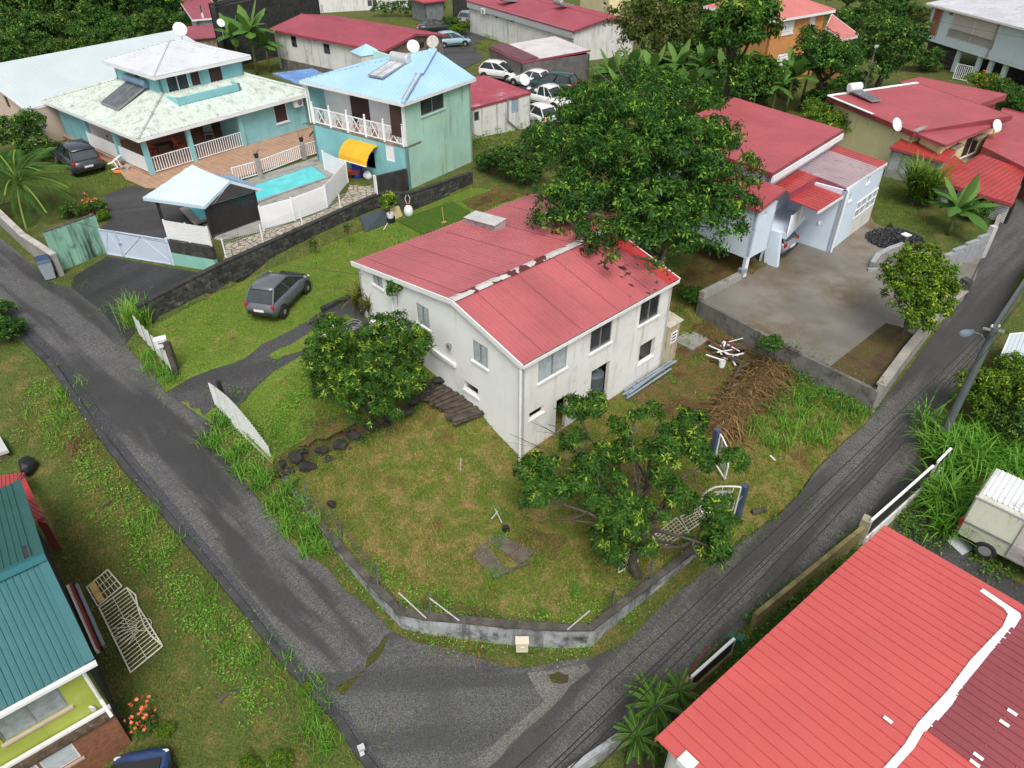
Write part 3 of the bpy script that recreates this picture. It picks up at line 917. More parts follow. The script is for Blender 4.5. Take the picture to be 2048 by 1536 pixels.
def banana(loc,h,L,label,group=None,n=8,seed=0):
 r=random.Random(seed)
 t=thing('banana_plant',loc,label,'banana plant',group)
 mb=MB();mb.tube([(0,0,-.1),(.03,0,h*.5),(.05,.02,h)],[.13,.11,.06],8)
 o=bpy.data.objects.new('stem',mb.mesh('stem',m_stem,smooth=True));COL.objects.link(o);o.parent=t
 for i in range(n):
  k=i/max(1,n-1)
  me=BAN[0]if i==0 else BAN[4]if k<.35 else BAN[r.choice([1,2,3])]
  el=math.radians(78-70*k**.8+r.uniform(-8,8))
  az=i*2.4+r.uniform(-.4,.4)
  s=L*r.uniform(.8,1.1)
  inst('leaf',me,t,Matrix.Translation((.05,.02,h-.12*k))@Matrix.Rotation(az,4,'Z')@Matrix.Rotation(-el,4,'Y')@Matrix.Diagonal((s,s*r.uniform(.9,1.2),s,1)))
 return t
def frond_mesh(L,lw,ll,seed,mat,t0,n=34):
 r=np.random.default_rng(seed)
 C=[];D=[];LL=[]
 for i in range(n):
  t=.12+.88*i/n
  x=L*t*(1-.12*t);z=L*(.25*t-.75*t*t)
  for s in(-1,1):
   C.append((x,0,z));D.append((.55,s*.85,-.25-.35*t));LL.append(ll*math.sin(math.pi*(.12+.8*t))**.6)
 C=np.array(C);D=np.array(D);LL=np.array(LL)
 V,Fq,tt=leaf_quads(C,D,np.tile([[0,0,1.]],(len(C),1)),LL,np.full(len(C),lw),np.clip(t0+r.normal(size=len(C))*.08,0,1),.35)
 rach=np.array([[L*t*(1-.12*t),s*.015,L*(.25*t-.75*t*t)+.01]for t in np.linspace(0,1,9)for s in(-1,1)])
 k=len(V)
 F2=np.array([(k+2*i,k+2*i+1,k+2*i+3,k+2*i+2)for i in range(8)])
 return numesh('frond',np.concatenate([V,rach]),np.concatenate([Fq,F2]),mat,np.concatenate([tt,np.full(18,.8)]))
def std_blobs(seed,k=6,R=1.0):
 r=np.random.default_rng(seed)
 out=[((0,0,.05),(R*.62,R*.62,R*.5))]
 for i in range(k):
  a=i*6.28/k+r.uniform(-.4,.4);d=R*r.uniform(.4,.62)
  out.append(((d*math.cos(a),d*math.sin(a),r.uniform(-.3,.4)*R),tuple(R*r.uniform(.32,.48,3))))
 return out
FAR={}
for kind,mat,ll in(('dark',m_leaf_dark,.10),('mid',m_leaf_mid,.11),('olive',m_leaf_olive,.085),('lime',m_leaf_lime,.10),('mango',m_leaf_mango,.13)):
 FAR[kind]=[crown_mesh('crown',mat,40+i*7+len(kind),std_blobs(i+len(kind)*3),150,10,5,ll,ll*.46,fresh=.17,clump_r=.19,inner=.1)for i in range(3)]
TRUNK=[limbs((0,0,-1.9),[(0,0,-.75),(.45,.1,.1),(-.4,.25,.15),(.05,-.45,.2),(.1,.4,.35)],.085,i).mesh('trunk',m_bark,smooth=True)for i in range(2)]
def tree(px,py,rpx,kind,label,group=None,name='tree',zg=None,squash=1.0,cat='tree',i=None,ht=1.15,zc=None):
 """tree whose crown shows at this photo point with this radius in photo pixels"""
 g=0.3 if zg is None else zg;R=2.0
 for _ in range(12):
  c=P(px,py,zc if zc else g+R*ht*squash)
  R=rpx/ppm(c)
  if zg is None:g=ground_z(c[0],c[1])
 c=P(px,py,zc if zc else g+R*ht*squash)
 k=i if i is not None else int(abs(px*7+py*3))%3
 t=thing(name,(c[0],c[1],g),label,cat,group,rz=(px*.37)%6.28)
 zc=c[2]-g
 inst('trunk',TRUNK[k%2],t,Matrix.Translation((0,0,zc))@Matrix.Diagonal((R,R,zc/1.75,1)))
 inst('crown',FAR[kind][k],t,Matrix.Translation((0,0,zc))@Matrix.Diagonal((R,R,R*squash,1)))
 return t
 # MATERIALS FOR BUILDINGS
m_white=M('weathered_white_render',(.83,.84,.825),.75,.04,.8,streak=((.56,.52,.44),.2),dirt=((.50,.48,.42),.2,.7),bump=(7,.15))
m_white_clean=M('white_paint',(.80,.81,.82),.55,.04)
m_trim=M('white_trim',(.80,.80,.79),.5,.05,dirt=((.4,.38,.34),.2,3))
m_red=M('red_roof_metal',(.43,.115,.125),.36,.13,.35,dirt=((.35,.12,.13),.42,1.1),fine=.18,spec=.5)
m_red_fresh=M('unfaded_red_roof_metal',(.45,.048,.048),.38,.08,1,dirt=((.16,.03,.03),.3,2.5))
m_red_moss=M('stained_red_roof_metal',(.43,.11,.12),.4,.12,.8,dirt=((.30,.10,.11),.5,1.0),speck=((.06,.022,.022),.60,2.3),fine=.2)
m_ridge=M('peeling_ridge_cap',(.50,.49,.47),.5,.1,2,speck=((.10,.022,.026),.485,1.7))
m_glass=M('dark_glass',(.035,.04,.045),.12,.4,1.5,spec=.8)
m_louvre_glass=M('louvre_glass',(.30,.34,.35),.25,.15,5,spec=.7)
m_alu=M('grey_aluminium',(.30,.31,.31),.4,.1,metal=.3)
m_dark=M('dark_fill',(.02,.02,.022),.8,.2)  # near-black base colour, also painted in for shade inside openings
m_concrete=M('grey_concrete',(.30,.29,.27),.85,.15,1.2,dirt=((.06,.055,.045),.45,1.6),bump=(10,.3))
m_black_wall=M('black_mould_concrete',(.030,.030,.029),.9,.35,2.5,dirt=((.15,.145,.13),.22,2.6),bump=(8,.5))
m_block=M('stained_concrete_block',(.05,.049,.046),.9,.45,5,dirt=((.22,.21,.185),.38,2.2),bump=(12,.6))
m_pvc=M('grey_pvc',(.24,.29,.34),.35,.08)
m_tank=M('black_water_tank',(.075,.09,.10),.5,.12,2,dirt=((.16,.17,.17),.3,3))
m_wood=M('old_dark_timber',(.075,.058,.045),.9,.4,4,bump=(12,.5))
m_rock=M('dark_volcanic_stone',(.030,.027,.026),.9,.4,3,dirt=((.07,.065,.06),.3,3),bump=(9,.8))
m_metal=M('pale_metal',(.58,.58,.57),.4,.1,metal=.2,dirt=((.25,.2,.15),.3,4))
m_black=M('black_plastic',(.018,.018,.02),.5,.3)
m_rubber=M('rubber',(.02,.02,.021),.85,.2)
# WHITE HOUSE WITH THE RED ROOF
ZE=4.4
hA,hB,hC=(P(1043,728,ZE)[:2],P(1355,556,ZE)[:2],P(720,520,ZE)[:2])
e1=nrm(hB-hA);w1=np.array([-e1[1],e1[0]])
hw=float((hC-hA)@w1);hl=float((hB-hA)@e1)
hD=P(1058,384,ZE)[:2];hx=float((hD-hA)@e1)
Wg=Wall(hA+w1*hw,hA,0,ZE)
ur,ZR=Wg.px(905,601)
fr=hw-ur
def hp(a,b,z):q=hA+e1*a+w1*b;return np.array([q[0],q[1],z])
ins=.10
house=thing('white_house',hp(hl/2,hw/2,0),'dirty white two-storey house with low red metal roof in the middle','house')
wF=Wall(hp(ins,ins,0),hp(hl-ins,ins,0),-.5,ZE-.06)
rise=(ZR-ZE)/fr;rise2=(ZR-ZE)/(hw-fr)
wG=Wall(hp(ins,hw-ins,0),hp(ins,ins,0),-.5,[(0,ZE-.06),(hw-fr-ins,ZR-.06),(hw-2*ins,ZE-.06)])
wR=Wall(hp(hl-ins,ins,0),hp(hl-ins,fr,0),-.5,[(0,ZE-.06),(fr-ins,ZR-.06)])
wR2=Wall(hp(hl-ins,fr,0),hp(hx-ins,fr,0),-.5,ZR-.06)
wR3=Wall(hp(hx-ins,fr,0),hp(hx-ins,hw-ins,0),-.5,[(0,ZR-.06),(hw-fr-ins,ZE-.06)])
wB=Wall(hp(hx-ins,hw-ins,0),hp(ins,hw-ins,0),-.5,ZE-.06)
f_holes=[('louvre2',wF.hole(1077.5,719,1133,734)),('slide',wF.hole(1183,658,1222,683)),('slide',wF.hole(1283,605,1316,630)),('open',wF.hole(1059,827,1087,824))]
u0,zt_=wF.px(1113,802);u1,_=wF.px(1134,789);h_door=(u0,.12,u1,zt_);wF.holes.append(h_door)
u0,zt_=wF.px(1183.5,743);u1,_=wF.px(1219,730);h_tank=(u0,.05,u1,zt_);wF.holes.append(h_tank)
f_holes.append(('open',wF.hole(1280.6,692,1306,711)))
g_holes=[('louvre2',wG.hole(744,544.5,766.6,579)),('louvre2',wG.hole(831.4,603.5,860,660)),('louvre2',wG.hole(944.4,678,976,739)),('open',wG.hole(928,760,956.6,795.6))]
mb=MB()
for w in(wG,wR,wR2,wR3,wB):w.build(mb)
part('wall',mb,m_white,house)
part('front_wall',wF.build(MB()),M('stained_white_front',(.78,.775,.74),.75,.05,.8,streak=((.36,.31,.24),.52),dirt=((.42,.38,.32),.3,1.0)),house)
mb=MB();mb.prism([hp(.3,.3,2.0),hp(hl-.3,.3,2.0),hp(hl-.3,hw-.3,2.0),hp(.3,hw-.3,2.0)],(0,0,.12));part('floor_slab',mb,m_concrete,house)
mb=MB();mb.prism([hp(.3,.3,0),hp(hl-.3,.3,0),hp(hl-.3,3.2,0),hp(.3,3.2,0)],(0,0,.08));part('ground_floor',mb,m_concrete,house)
mb=MB();mb.par(hp(.3,3.2,-.3),np.append(e1*(hl-.6),0),np.append(w1*.1,0),(0,0,2.3));mb.par(hp(4.4,.3,-.3),np.append(e1*.1,0),np.append(w1*2.9,0),(0,0,2.28));part('inner_wall',mb,m_concrete,house)
for k,h in f_holes:
 if k!='open':window(house,wF,h,k,m_alu,m_louvre_glass if k=='louvre2' else m_glass,sm=m_trim)
 else:
  q=MB();q.par(wF.at(h[0]-.05,h[1]-.07,-.05),np.append(wF.e*(h[2]-h[0]+.1),0),np.append(wF.n*.09,0),(0,0,.068));part('sill',q,m_trim,house)
for k,h in g_holes:
 if k!='open':window(house,wG,h,k,m_alu,m_louvre_glass,sm=m_trim)
 else:
  q=MB();q.par(wG.at(h[0]-.05,h[1]-.09,-.05),np.append(wG.e*(h[2]-h[0]+.1),0),np.append(wG.n*.11,0),(0,0,.088));part('sill',q,m_trim,house)
mb=MB();roofe=part('roof',MB().prism([hp(-.02,fr-.18,ZR+.045),hp(-.02,fr,ZR+.09),hp(-.02,fr+.18,ZR+.05)],np.append(e1*(hl+.02),0)),m_ridge,house)
front_poly=[hp(-.03,-.08,ZE-rise*.08+.02),hp(hl,-.08,ZE-rise*.08+.02),hp(hl,fr,ZR+.02),hp(-.03,fr,ZR+.02)]
nsh=len(roof_sheets(house,front_poly,.2,.028,m_red,1.0,'trap',roof=roofe,gap=.014,alt={6:m_red_moss,7:m_red_moss,8:m_red_fresh,9:m_red_fresh}))
rear_poly=[hp(hx,hw+.08,ZE-rise2*.08+.02),hp(-.03,hw+.08,ZE-rise2*.08+.02),hp(-.03,fr,ZR+.02),hp(hx,fr,ZR+.02)]
roof_sheets(house,rear_poly,.2,.028,m_red,1.0,'trap',roof=roofe,gap=.014)
slab_board(house,[hp(-.06,-.1,ZE-.06),hp(-.06,fr,ZR-.04),hp(-.06,hw+.1,ZE-.06)],.05,.2,m_trim,'bargeboard')
slab_board(house,[hp(hl+.03,-.1,ZE-.06),hp(hl+.03,fr,ZR-.04)],.05,.16,m_trim,'bargeboard')
slab_board(house,[hp(-.03,-.11,ZE-.10),hp(hl,-.11,ZE-.10)],.035,.12,m_trim,'fascia')
mb=MB();mb.tube([hp(-.02,.02,ZE-.2),hp(-.02,.02,0)],.055,8);part('downpipe',mb,m_trim,house)
mb=MB();q=wG.px(1120/3.938+500,800/3.938+380);mb.tube([wG.at(q[0],q[1]+.3,.06),wG.at(q[0],1.7,.06)],.045,8);part('downpipe',mb,m_trim,house)
a,b=wG.px(855.5,690),wG.px(912.6,731);mb=MB();mb.beam(wG.at(a[0],a[1],.06),wG.at(b[0],b[1],.06),.1,.16);part('pipe_cover',mb,m_trim,house)
a=wG.px(901,690);mb=MB();mb.box(wG.at(a[0],a[1],.08),(.14,.14,.2),math.atan2(wG.e[1],wG.e[0]));part('wall_lamp',mb,m_alu,house)
ax0=hl-ins+.02
anx=part('annex',MB().prism([hp(ax0,.0,-.3),hp(ax0+.85,.0,-.3),hp(ax0+.85,1.5,-.3),hp(ax0,1.5,-.3)],(0,0,2.35)),M('yellowed_render',(.50,.45,.33),.8,.12,2,streak=((.22,.13,.06),.8)),house)
q=MB();
for i in range(4):q.box(hp(ax0+.48,-.01,1.15+i*.16),(.34,.06,.035),math.atan2(e1[1],e1[0]))
q.box(hp(ax0+.3,-.01,1.39),(.035,.06,.56),math.atan2(e1[1],e1[0]));q.box(hp(ax0+.66,-.01,1.39),(.035,.06,.56),math.atan2(e1[1],e1[0]))
part('vent_block',q,m_white_clean,anx)
q=MB();q.box(hp(ax0+.48,.012,1.39),(.32,.03,.5),math.atan2(e1[1],e1[0]));part('vent_shade_plate',q,m_dark,anx)  # solid dark plate, paints the shade of vent openings that are not cut
q=MB();q.prism([hp(ax0-.02,-.08,2.06),hp(ax0+.95,-.08,2.06),hp(ax0+.95,1.5,2.28),hp(ax0-.02,1.5,2.28)],(0,0,.04));part('annex_roof',q,M('stained_pale_sheet',(.5,.46,.38),.7,.15,streak=((.15,.06,.04),.5),dirt=((.14,.06,.04),.5,4)),anx)
mb=MB();p=P(1380,680,.12);mb.box((p[0],p[1],.12),(1.3,1.2,.12),math.atan2(e1[1],e1[0]));solo('paving_slab',mb,m_concrete,'grey concrete slab beside the yellowed annex of the white house','slab')
def roof_pt(px,py):
 a,b,c=rear_poly[0],rear_poly[1],rear_poly[2];nn=np.cross(b-a,c-a);d=ray(px,py);c0=np.array([0,0,H]);t=np.dot(a-c0,nn)/np.dot(d,nn);return c0+d*t
p0,p1,p2=roof_pt(930,446),roof_pt(990,463),roof_pt(940,432)
ex=nrm(p1-p0);up=np.array([0,0,1.]);ey=nrm(np.cross(up,ex));
m_zinc=M('weathered_zinc_box',(.42,.41,.41),.35,.15,3,dirt=((.10,.04,.045),.5,2.5),metal=.3)
vb=MB();L_=np.linalg.norm(p1-p0)
vb.loft([[p0+ex*s*L_-up*.1,p0+ex*s*L_+up*.26,p0+ex*s*L_+ey*.62+up*.36,p0+ex*s*L_+ey*.62-up*.05]for s in(0,.5,1)])
vt=thing('roof_vent_box',p0,'dirty grey metal ventilator box sitting on the red roof of the white house','roof vent')
part('casing',vb,m_zinc,vt)
q=MB();q.beam(p0+ex*-.03+ey*.3+up*.34,p1+ex*.03+ey*.3+up*.34,.74,.025,up=nrm(up-ey*.16));part('lid',q,m_metal,vt)
p=wF.at((h_tank[0]+h_tank[2])/2,.08,-.33)
t=thing('water_tank',p,'dark grey plastic water tank standing in the doorway of the white house','water tank')
mb=MB();mb.lathe([(.02,0),(.40,.0),(.42,.06),(.42,.45),(.405,.48),(.42,.51),(.42,1.0),(.405,1.03),(.42,1.06),(.42,1.5),(.36,1.60),(.2,1.64)],p,20);part('body',mb,m_tank,t,smooth=False)
mb=MB();mb.lathe([(.02,1.62),(.2,1.64),(.2,1.70),(.15,1.72)],p,16);part('lid',mb,m_tank,t)
pa,pb=P(1246,795,.06),P(1348,728,.14)
d=nrm(pb-pa);s=np.array([-d[1],d[0],0])
for i in range(7):
 mb=MB();k=(i%4-1.5)*.13;zz=.07+.1*(i//4)
 L=[2.9,3.3,2.6,3.1,2.2,2.8,1.7][i];st=[0,.15,.05,.3,.2,.6,1.0][i]
 a=pa+d*st+s*(k+(.06 if i>3 else 0))+np.array([0,0,zz]);b=a+d*L+s*.12*math.sin(i*2.0)+np.array([0,0,.02])
 mb.tube([a,b],.05,8);solo('drain_pipe',mb,m_pvc,'grey plastic drain pipe in the bundle lying along the front wall of the white house','pipe','grey pipes on the ground along the white house')
def planks(px,py,z,L,n,ang,label,seed):
 r=random.Random(seed);c=P(px,py,z);g=ground_z(c[0],c[1])
 t=thing('plank_pile',(c[0],c[1],g),label,'plank pile')
 for i in range(n):
  a=ang+r.uniform(-.1,.1);l=L*r.uniform(.75,1.05);o=(i%6-2.5)*.2+r.uniform(-.05,.05)
  q=np.array([c[0]-math.sin(ang)*o,c[1]+math.cos(ang)*o,g+.08+.075*(i//6)])
  dd=np.array([math.cos(a),math.sin(a),r.uniform(-.04,.04)])*l/2
  part('plank',MB().beam(q-dd,q+dd,.15,.045),m_wood,t)
planks(893,792,.95,1.7,14,math.radians(38),'stack of rotten dark planks beside the white house gable',4)
planks(925,838,.55,1.5,12,math.radians(30),'scattered heap of broken dark planks below the plank stack',9)
def ac_unit(W,px,py,label,z=None,s=1.0,off=.32,group=None):
 u,zz=W.px(px,py);zz=z if z is not None else zz
 c=W.at(u,zz,off);rz=math.atan2(W.e[1],W.e[0])
 t=thing('air_conditioner',c,label,'air conditioner',group,rz)
 part('casing',MB().box((0,0,.3*s),(.82*s,.32*s,.58*s)),m_white_clean,t,True)
 q=MB();q.lathe([(.19*s,-.01),(.22*s,-.012),(.22*s,.012),(.05*s,.02)],(.12*s,-.165*s,.3*s),14,'y');part('fan_grille',q,m_alu,t,True)
 q=MB();q.box((-.3*s,0,-.02),(.05,.34*s,.05));q.box((.3*s,0,-.02),(.05,.34*s,.05));part('bracket',q,m_alu,t,True)
 return t
ac_unit(wG,774,645,'white air conditioning unit on the ground by the white house gable',1.85,1.0,.45)
ac_unit(wG,800,660,'white air conditioning unit half hidden by the round tree at the gable',1.8,.9,.4)
a=wG.px(796,578);c=wG.at(a[0],a[1],.12)
t=thing('wall_creeper',c,'bright green creeper growing out of the top of the white gable','climbing plant')
V,Fq,tt=crown_arrays(5,[((0,0,0),(.3,.16,.32))],20,5,5,.13,.09,fresh=.4,clump_r=.12)
rzg=math.atan2(wG.e[1],wG.e[0]);R2=np.array([[math.cos(rzg),-math.sin(rzg),0],[math.sin(rzg),math.cos(rzg),0],[0,0,1]])
meshobj('crown',numesh('crown',V@R2.T,Fq,m_leaf_mid,tt),parent=t)
mb=MB();mb.tube([(0,0,.3),(.05,0,-.1),(.02,0,-.7)],.012,5);o=bpy.data.objects.new('stem',mb.mesh('stem',m_bark));COL.objects.link(o);o.parent=t
m_leaf_yucca=leafmat('yucca_leaf',(.05,.065,.012),(.17,.17,.03),(.42,.36,.07))
def strappy(name,loc,h,n,w,mat,label,cat,heads=3,seed=0,spread=.25,droop=.9):
 r=np.random.default_rng(seed)
 t=thing(name,loc,label,cat)
 mb=MB();P0=[]
 for i in range(heads):
  e=np.array([r.normal()*spread,r.normal()*spread,h*r.uniform(.35,.62)])
  mb.tube([(0,0,-.05),e*.5,e],[.05,.04,.03],6);P0+=[e-np.array([0,0,r.uniform(0,.35)*h])for _ in range(n)]
 part('stem',mb,m_bark,t,True)
 V,Fq,tt=arcs(np.array(P0),h*.75,w,seed,droop,out=1.2)
 meshobj('leaves',numesh('leaves',V,Fq,mat,tt),parent=t)
 return t
strappy('yucca',On(722,628),1.5,40,.06,m_leaf_yucca,'yellow-green strappy yucca at the rear corner of the white house','yucca',4,3)
p=On(745,640);t=thing('plant_pot',p,'white and teal bucket planter beside the yucca at the house corner','plant pot')
part('bucket',MB().lathe([(.14,0),(.17,.22),(.19,.42),(.17,.42),(.15,.3)],p,14),m_white_clean,t)
part('band',MB().lathe([(.148,.02),(.172,.2),(.172,.205),(.1,.1)],p+np.array([0,0,.0]),14),M('teal_plastic',(.03,.3,.32),.5),t)
p=On(708,655);mb=MB()
pts=[(p[0]+(.3+.07*math.sin(i*.37))*math.cos(i*.5),p[1]+(.3+.07*math.cos(i*.31))*math.sin(i*.5),p[2]+.03+i*.0035)for i in range(52)]
mb.tube(pts,.014,5);solo('garden_hose',mb,m_alu,'coiled grey garden hose on the ground near the yucca','hose')
# YARD OF THE WHITE HOUSE
m_coping=M('mossy_concrete_coping',(.085,.078,.065),.9,.3,2,dirt=((.025,.023,.018),.6,3),bump=(12,.5))
m_wallgrey=M('peeling_white_wall',(.36,.375,.39),.85,.2,1.5,dirt=((.045,.045,.04),.75,1.7),streak=((.05,.05,.045),.75),bump=(8,.3))
wl=[np.array([p[0],p[1],p[2]])for p in yard[1:16]]
t=thing('garden_wall',(wl[6][0],wl[6][1],ground_z(wl[6][0],wl[6][1]-.4)),'low grey retaining wall curving round the front yard at the junction','garden wall')
def path_strip(pts,w,zt,zb):
 mb=MB();rings=[]
 for i,p in enumerate(pts):
  a=pts[max(0,i-1)];b=pts[min(len(pts)-1,i+1)]
  d=nrm((b-a)[:2]);n=np.array([-d[1],d[0]])
  l=p[:2]+n*w/2;r=p[:2]-n*w/2
  rings.append([(l[0],l[1],zb[i]),(r[0],r[1],zb[i]),(r[0],r[1],zt[i]),(l[0],l[1],zt[i])])
 return mb.loft(rings)
zt=[p[2]+.09 for p in wl];zb=[float(G0(np.array([p[0]]),np.array([p[1]-.3]))[0])-.4 for p in wl]
part('wall',path_strip(wl,.16,zt,zb),m_wallgrey,t)
part('coping',path_strip(wl,.25,[z+.075 for z in zt],[z+.003 for z in zt]),m_coping,t)
m_fence=M('green_grey_fence_post',(.10,.13,.14),.5,.2)
cf=thing('chain_link_fence',wl[8],'sagging rusty chain-link fence with leaning posts behind the low wall','fence')
def zline(px,py):
 q=On(px,py)[:2];k=min(range(len(wl)-1),key=lambda i:np.linalg.norm((wl[i][:2]+wl[i+1][:2])/2-q));return q,wl[k][2]
posts=[]
for(bx,by,tx,ty)in[(617,1016,605,976),(683,1087,673,1052),(756,1179,748,1138),(803,1226,795,1183),(862,1230,857,1195),(1128,1257,1127,1217),(1179,1257,1180,1213),(1226,1218,1230,1178),(1300,1160,1305,1122)]:
 b=P(bx,by,yard[4][2]-.05);b[2]=ground_z(b[0],b[1]);
 tp=b+np.array([RNG.normal()*.05,.12,1.05]);posts.append(tp)
 part('post',MB().tube([b,tp],.024,6),m_fence,cf)
for(tx,ty,bx,by,z0,z1)in[(797,1185,852,1236,.62,-.1),(859,1196,918,1241,.6,-.12),(1180,1221,1135,1259,.5,-.2)]:
 part('brace',MB().tube([P(tx,ty,z0),P(bx,by,z1)],.022,6),m_metal,cf)
m_wire=M('rusty_wire',(.09,.085,.08),.6,.2,metal=.4)
for a,b in list(zip(posts[:-1],posts[1:])):
 if np.linalg.norm(a-b)>4.5:continue
 mb=MB();L=np.linalg.norm(b-a);n=int(L/.16);up=np.array([0,0,1.])
 for i in range(n):
  for s in(0,1):
   p=a+(b-a)*i/n;q=a+(b-a)*min(n,i+5)/n
   z0,z1=(0,-.95)if s else(-.95,0)
   sag=lambda f:-.18*math.sin(math.pi*f)
   mb.beam(p+up*(z0+sag(i/n)*(1+z0)),q+up*(z1+sag(min(n,i+5)/n)*(1+z1)),.006,.006)
 part('wire_mesh',mb,m_wire,cf)
p=P(1044,1300,-.95);t=thing('meter_box',p,'small cream utility meter box against the painted retaining wall','meter box')
m_cream=M('cream_plastic',(.66,.60,.47),.5,.08,dirt=((.2,.16,.1),.3,6))
part('case',MB().box(p+np.array([0,.02,.24]),(.36,.2,.48)),m_cream,t)
part('lid',MB().box(p+np.array([0,.0,.49]),(.40,.26,.035)),m_cream,t)
q=MB();q.box(p+np.array([0,-.085,.27]),(.28,.02,.3));part('door',q,M('cream_door',(.60,.53,.38),.5,.1),t)
q=MB();q.tube([p+np.array([-.07,-.102,.31]),p+np.array([0,-.107,.28]),p+np.array([.07,-.102,.31])],.012,5);part('handle',q,m_cream,t)
m_bank=ground_mat('bank_soil',(.09,.10,.03),(.11,.075,.04),(.07,.045,.03),.7,.6,1.5)
o=bpy.data.objects.new('earth_bank',bank.mesh('earth_bank',m_bank,smooth=True));COL.objects.link(o);o['kind']='structure';BASE[o.name]=(0,0,0)
rw=thing('stone_wall',P(660,895,.3),'tumbled wall of black volcanic stones across the front yard','stone wall')
rr=np.random.default_rng(21)
for(x,y,z,r)in[(548,908,.5,.3),(563,925,.3,.42),(592,912,.45,.46),(578,940,.1,.34),(612,930,.2,.45),(604,900,.6,.3),(560,948,.0,.28),(640,896,.35,.4),(655,915,.1,.36),(678,888,.4,.5),(700,896,.1,.3),(706,866,.6,.42),(723,878,.2,.42),(745,850,.7,.5),(738,838,.9,.35),(760,866,.2,.3),(780,830,.8,.48),(806,818,.9,.5),(830,800,.95,.4),(800,862,.15,.34),(815,866,.15,.26),(770,845,.5,.35),(850,790,1.0,.45),(690,905,.05,.25),(860,770,1.2,.4),(880,758,1.2,.4)]:
 c=P(x,y,z);mb=MB();r*=.8;mb.rock(c-(0,0,.06),(r*rr.uniform(.7,1.1),r*rr.uniform(.6,.9),r*rr.uniform(.4,.7)),int(x*3+y));part('stone',mb,m_rock,rw)
rubble=[(668,1016,.0,.25)]
mb=MB();mb.rock(P(664,1010,-.02),(.2,.14,.22),3);solo('stone',mb,m_rock,'single dark stone standing in the grass near the corrugated fence end','stone')
mb=MB();mb.rock(P(925,882,.1),(.22,.18,.12),5);solo('paving_stone',mb,m_rock,'small square dark stone in the grass below the plank heap','stone')
sl=thing('paving',On(1010,1112),'three worn brown concrete slabs sunk in the grass of the front yard','paving')
m_slab=M('worn_brown_slab',(.125,.105,.085),.9,.3,2,dirt=((.05,.04,.03),.5,3),bump=(10,.4))
for poly in([(973,1082),(1000,1068),(1042,1092),(1018,1112)],[(1020,1112),(1044,1093),(1072,1104),(1040,1132)],[(940,1110),(970,1086),(1012,1140),(992,1158)]):
 q=[On(*v)for v in poly];part('slab',MB().prism([(v[0],v[1],v[2]-.1)for v in q],(0,0,.145)),m_slab,sl)
q0=On(985,1157);q1=On(1060,1128);part('kerb',MB().beam(q0+np.array([0,0,.06]),q1+np.array([0,0,.06]),.06,.1),m_slab,sl)
mb=MB();c=On(1012,1062)+np.array([0,0,.1]);mb.box(c,(.2,.16,.2),.4);mb.box(c+np.array([0,0,.1]),(.1,.17,.03),.4);solo('lamp_housing',mb,m_black,'small black box with a white label lying beside the worn slabs','box')
for a,b,l in[((983,1040),(996,1024),'short white plastic pipe end lying across another near the black box'),((990,1020),(1004,1048),'white plastic pipe stub with a round cap near the black box')]:
 mb=MB();mb.tube([On(*a)+np.array([0,0,.05]),On(*b)+np.array([0,0,.06])],.02,7);solo('pipe_piece',mb,m_metal,l,'pipe piece')
mb=MB();b=On(921,941);mb.tube([b,b+np.array([.03,.05,.55])],.025,6);solo('stake',mb,m_metal,'thin pale stake standing in the grass of the front yard','stake')
# entrance gate on the right of the yard
m_blue=M('dark_blue_paint',(.055,.085,.14),.45,.12,dirt=((.03,.04,.05),.3,4))
g1=P(1420,928,-.3);g2=P(1472,1040,-.7)
gd=thing('garden_gate',g2,'open white metal double gate with arched top between dark blue posts','gate')
for g in(g1,g2):
 part('post',MB().box((g[0],g[1],g[2]+.75),(.2,.2,1.9),.6),m_blue,gd)
def leaf(a,b,h0,h1,lab=None):
 """gate leaf from hinge foot a to free foot b; the top rail curves down from the hinge to the free end"""
 a,b=np.array(a),np.array(b);up=np.array([0,0,1.]);d=b-a
 top=[a+d*s+up*(h0*math.cos(s*1.0)**.4 if s<.55 else h0*math.cos(.55)**.4-(h0*math.cos(.55)**.4-h1)*((s-.55)/.45)**2)for s in np.linspace(0,1,11)]
 mb=MB();mb.tube(top,.03,6);mb.tube([a+up*.1,b+up*.1],.03,6);mb.tube([a+up*.1,top[0]],.03,6);mb.tube([b+up*.1,top[-1]],.03,6)
 inn=[a+d*s+up*(t_[2]-(a+d*s)[2]-.22)for s,t_ in zip(np.linspace(0,1,11)[2:9],top[2:9])]
 for i in(2,5,8):mb.tube([inn[i-2],top[i]],.014,5)
 for s in(.08,.92):mb.tube([a+d*s+up*.1,a+d*s+up*(h1*.9)],.014,5)
 o=part('gate_leaf',mb,m_white_clean,gd)
 th=nrm(np.cross(d,up))*.012
 lo=[a+d*.18+up*.35,a+d*.82+up*.35]
 part('panel',MB().prism([lo[0]]+[lo[1]]+inn[::-1],th),m_metal,o)
leaf(g1+np.array([.1,-.1,.12]),P(1449,962,-.35),1.45,.75)
leaf(g2+np.array([-.12,0,.12]),P(1398,1026,-.5),1.5,.9)
part('brace',MB().tube([P(1462,1022,-.4),g2+np.array([-.05,-.1,1.3])],.018,6),m_metal,gd)
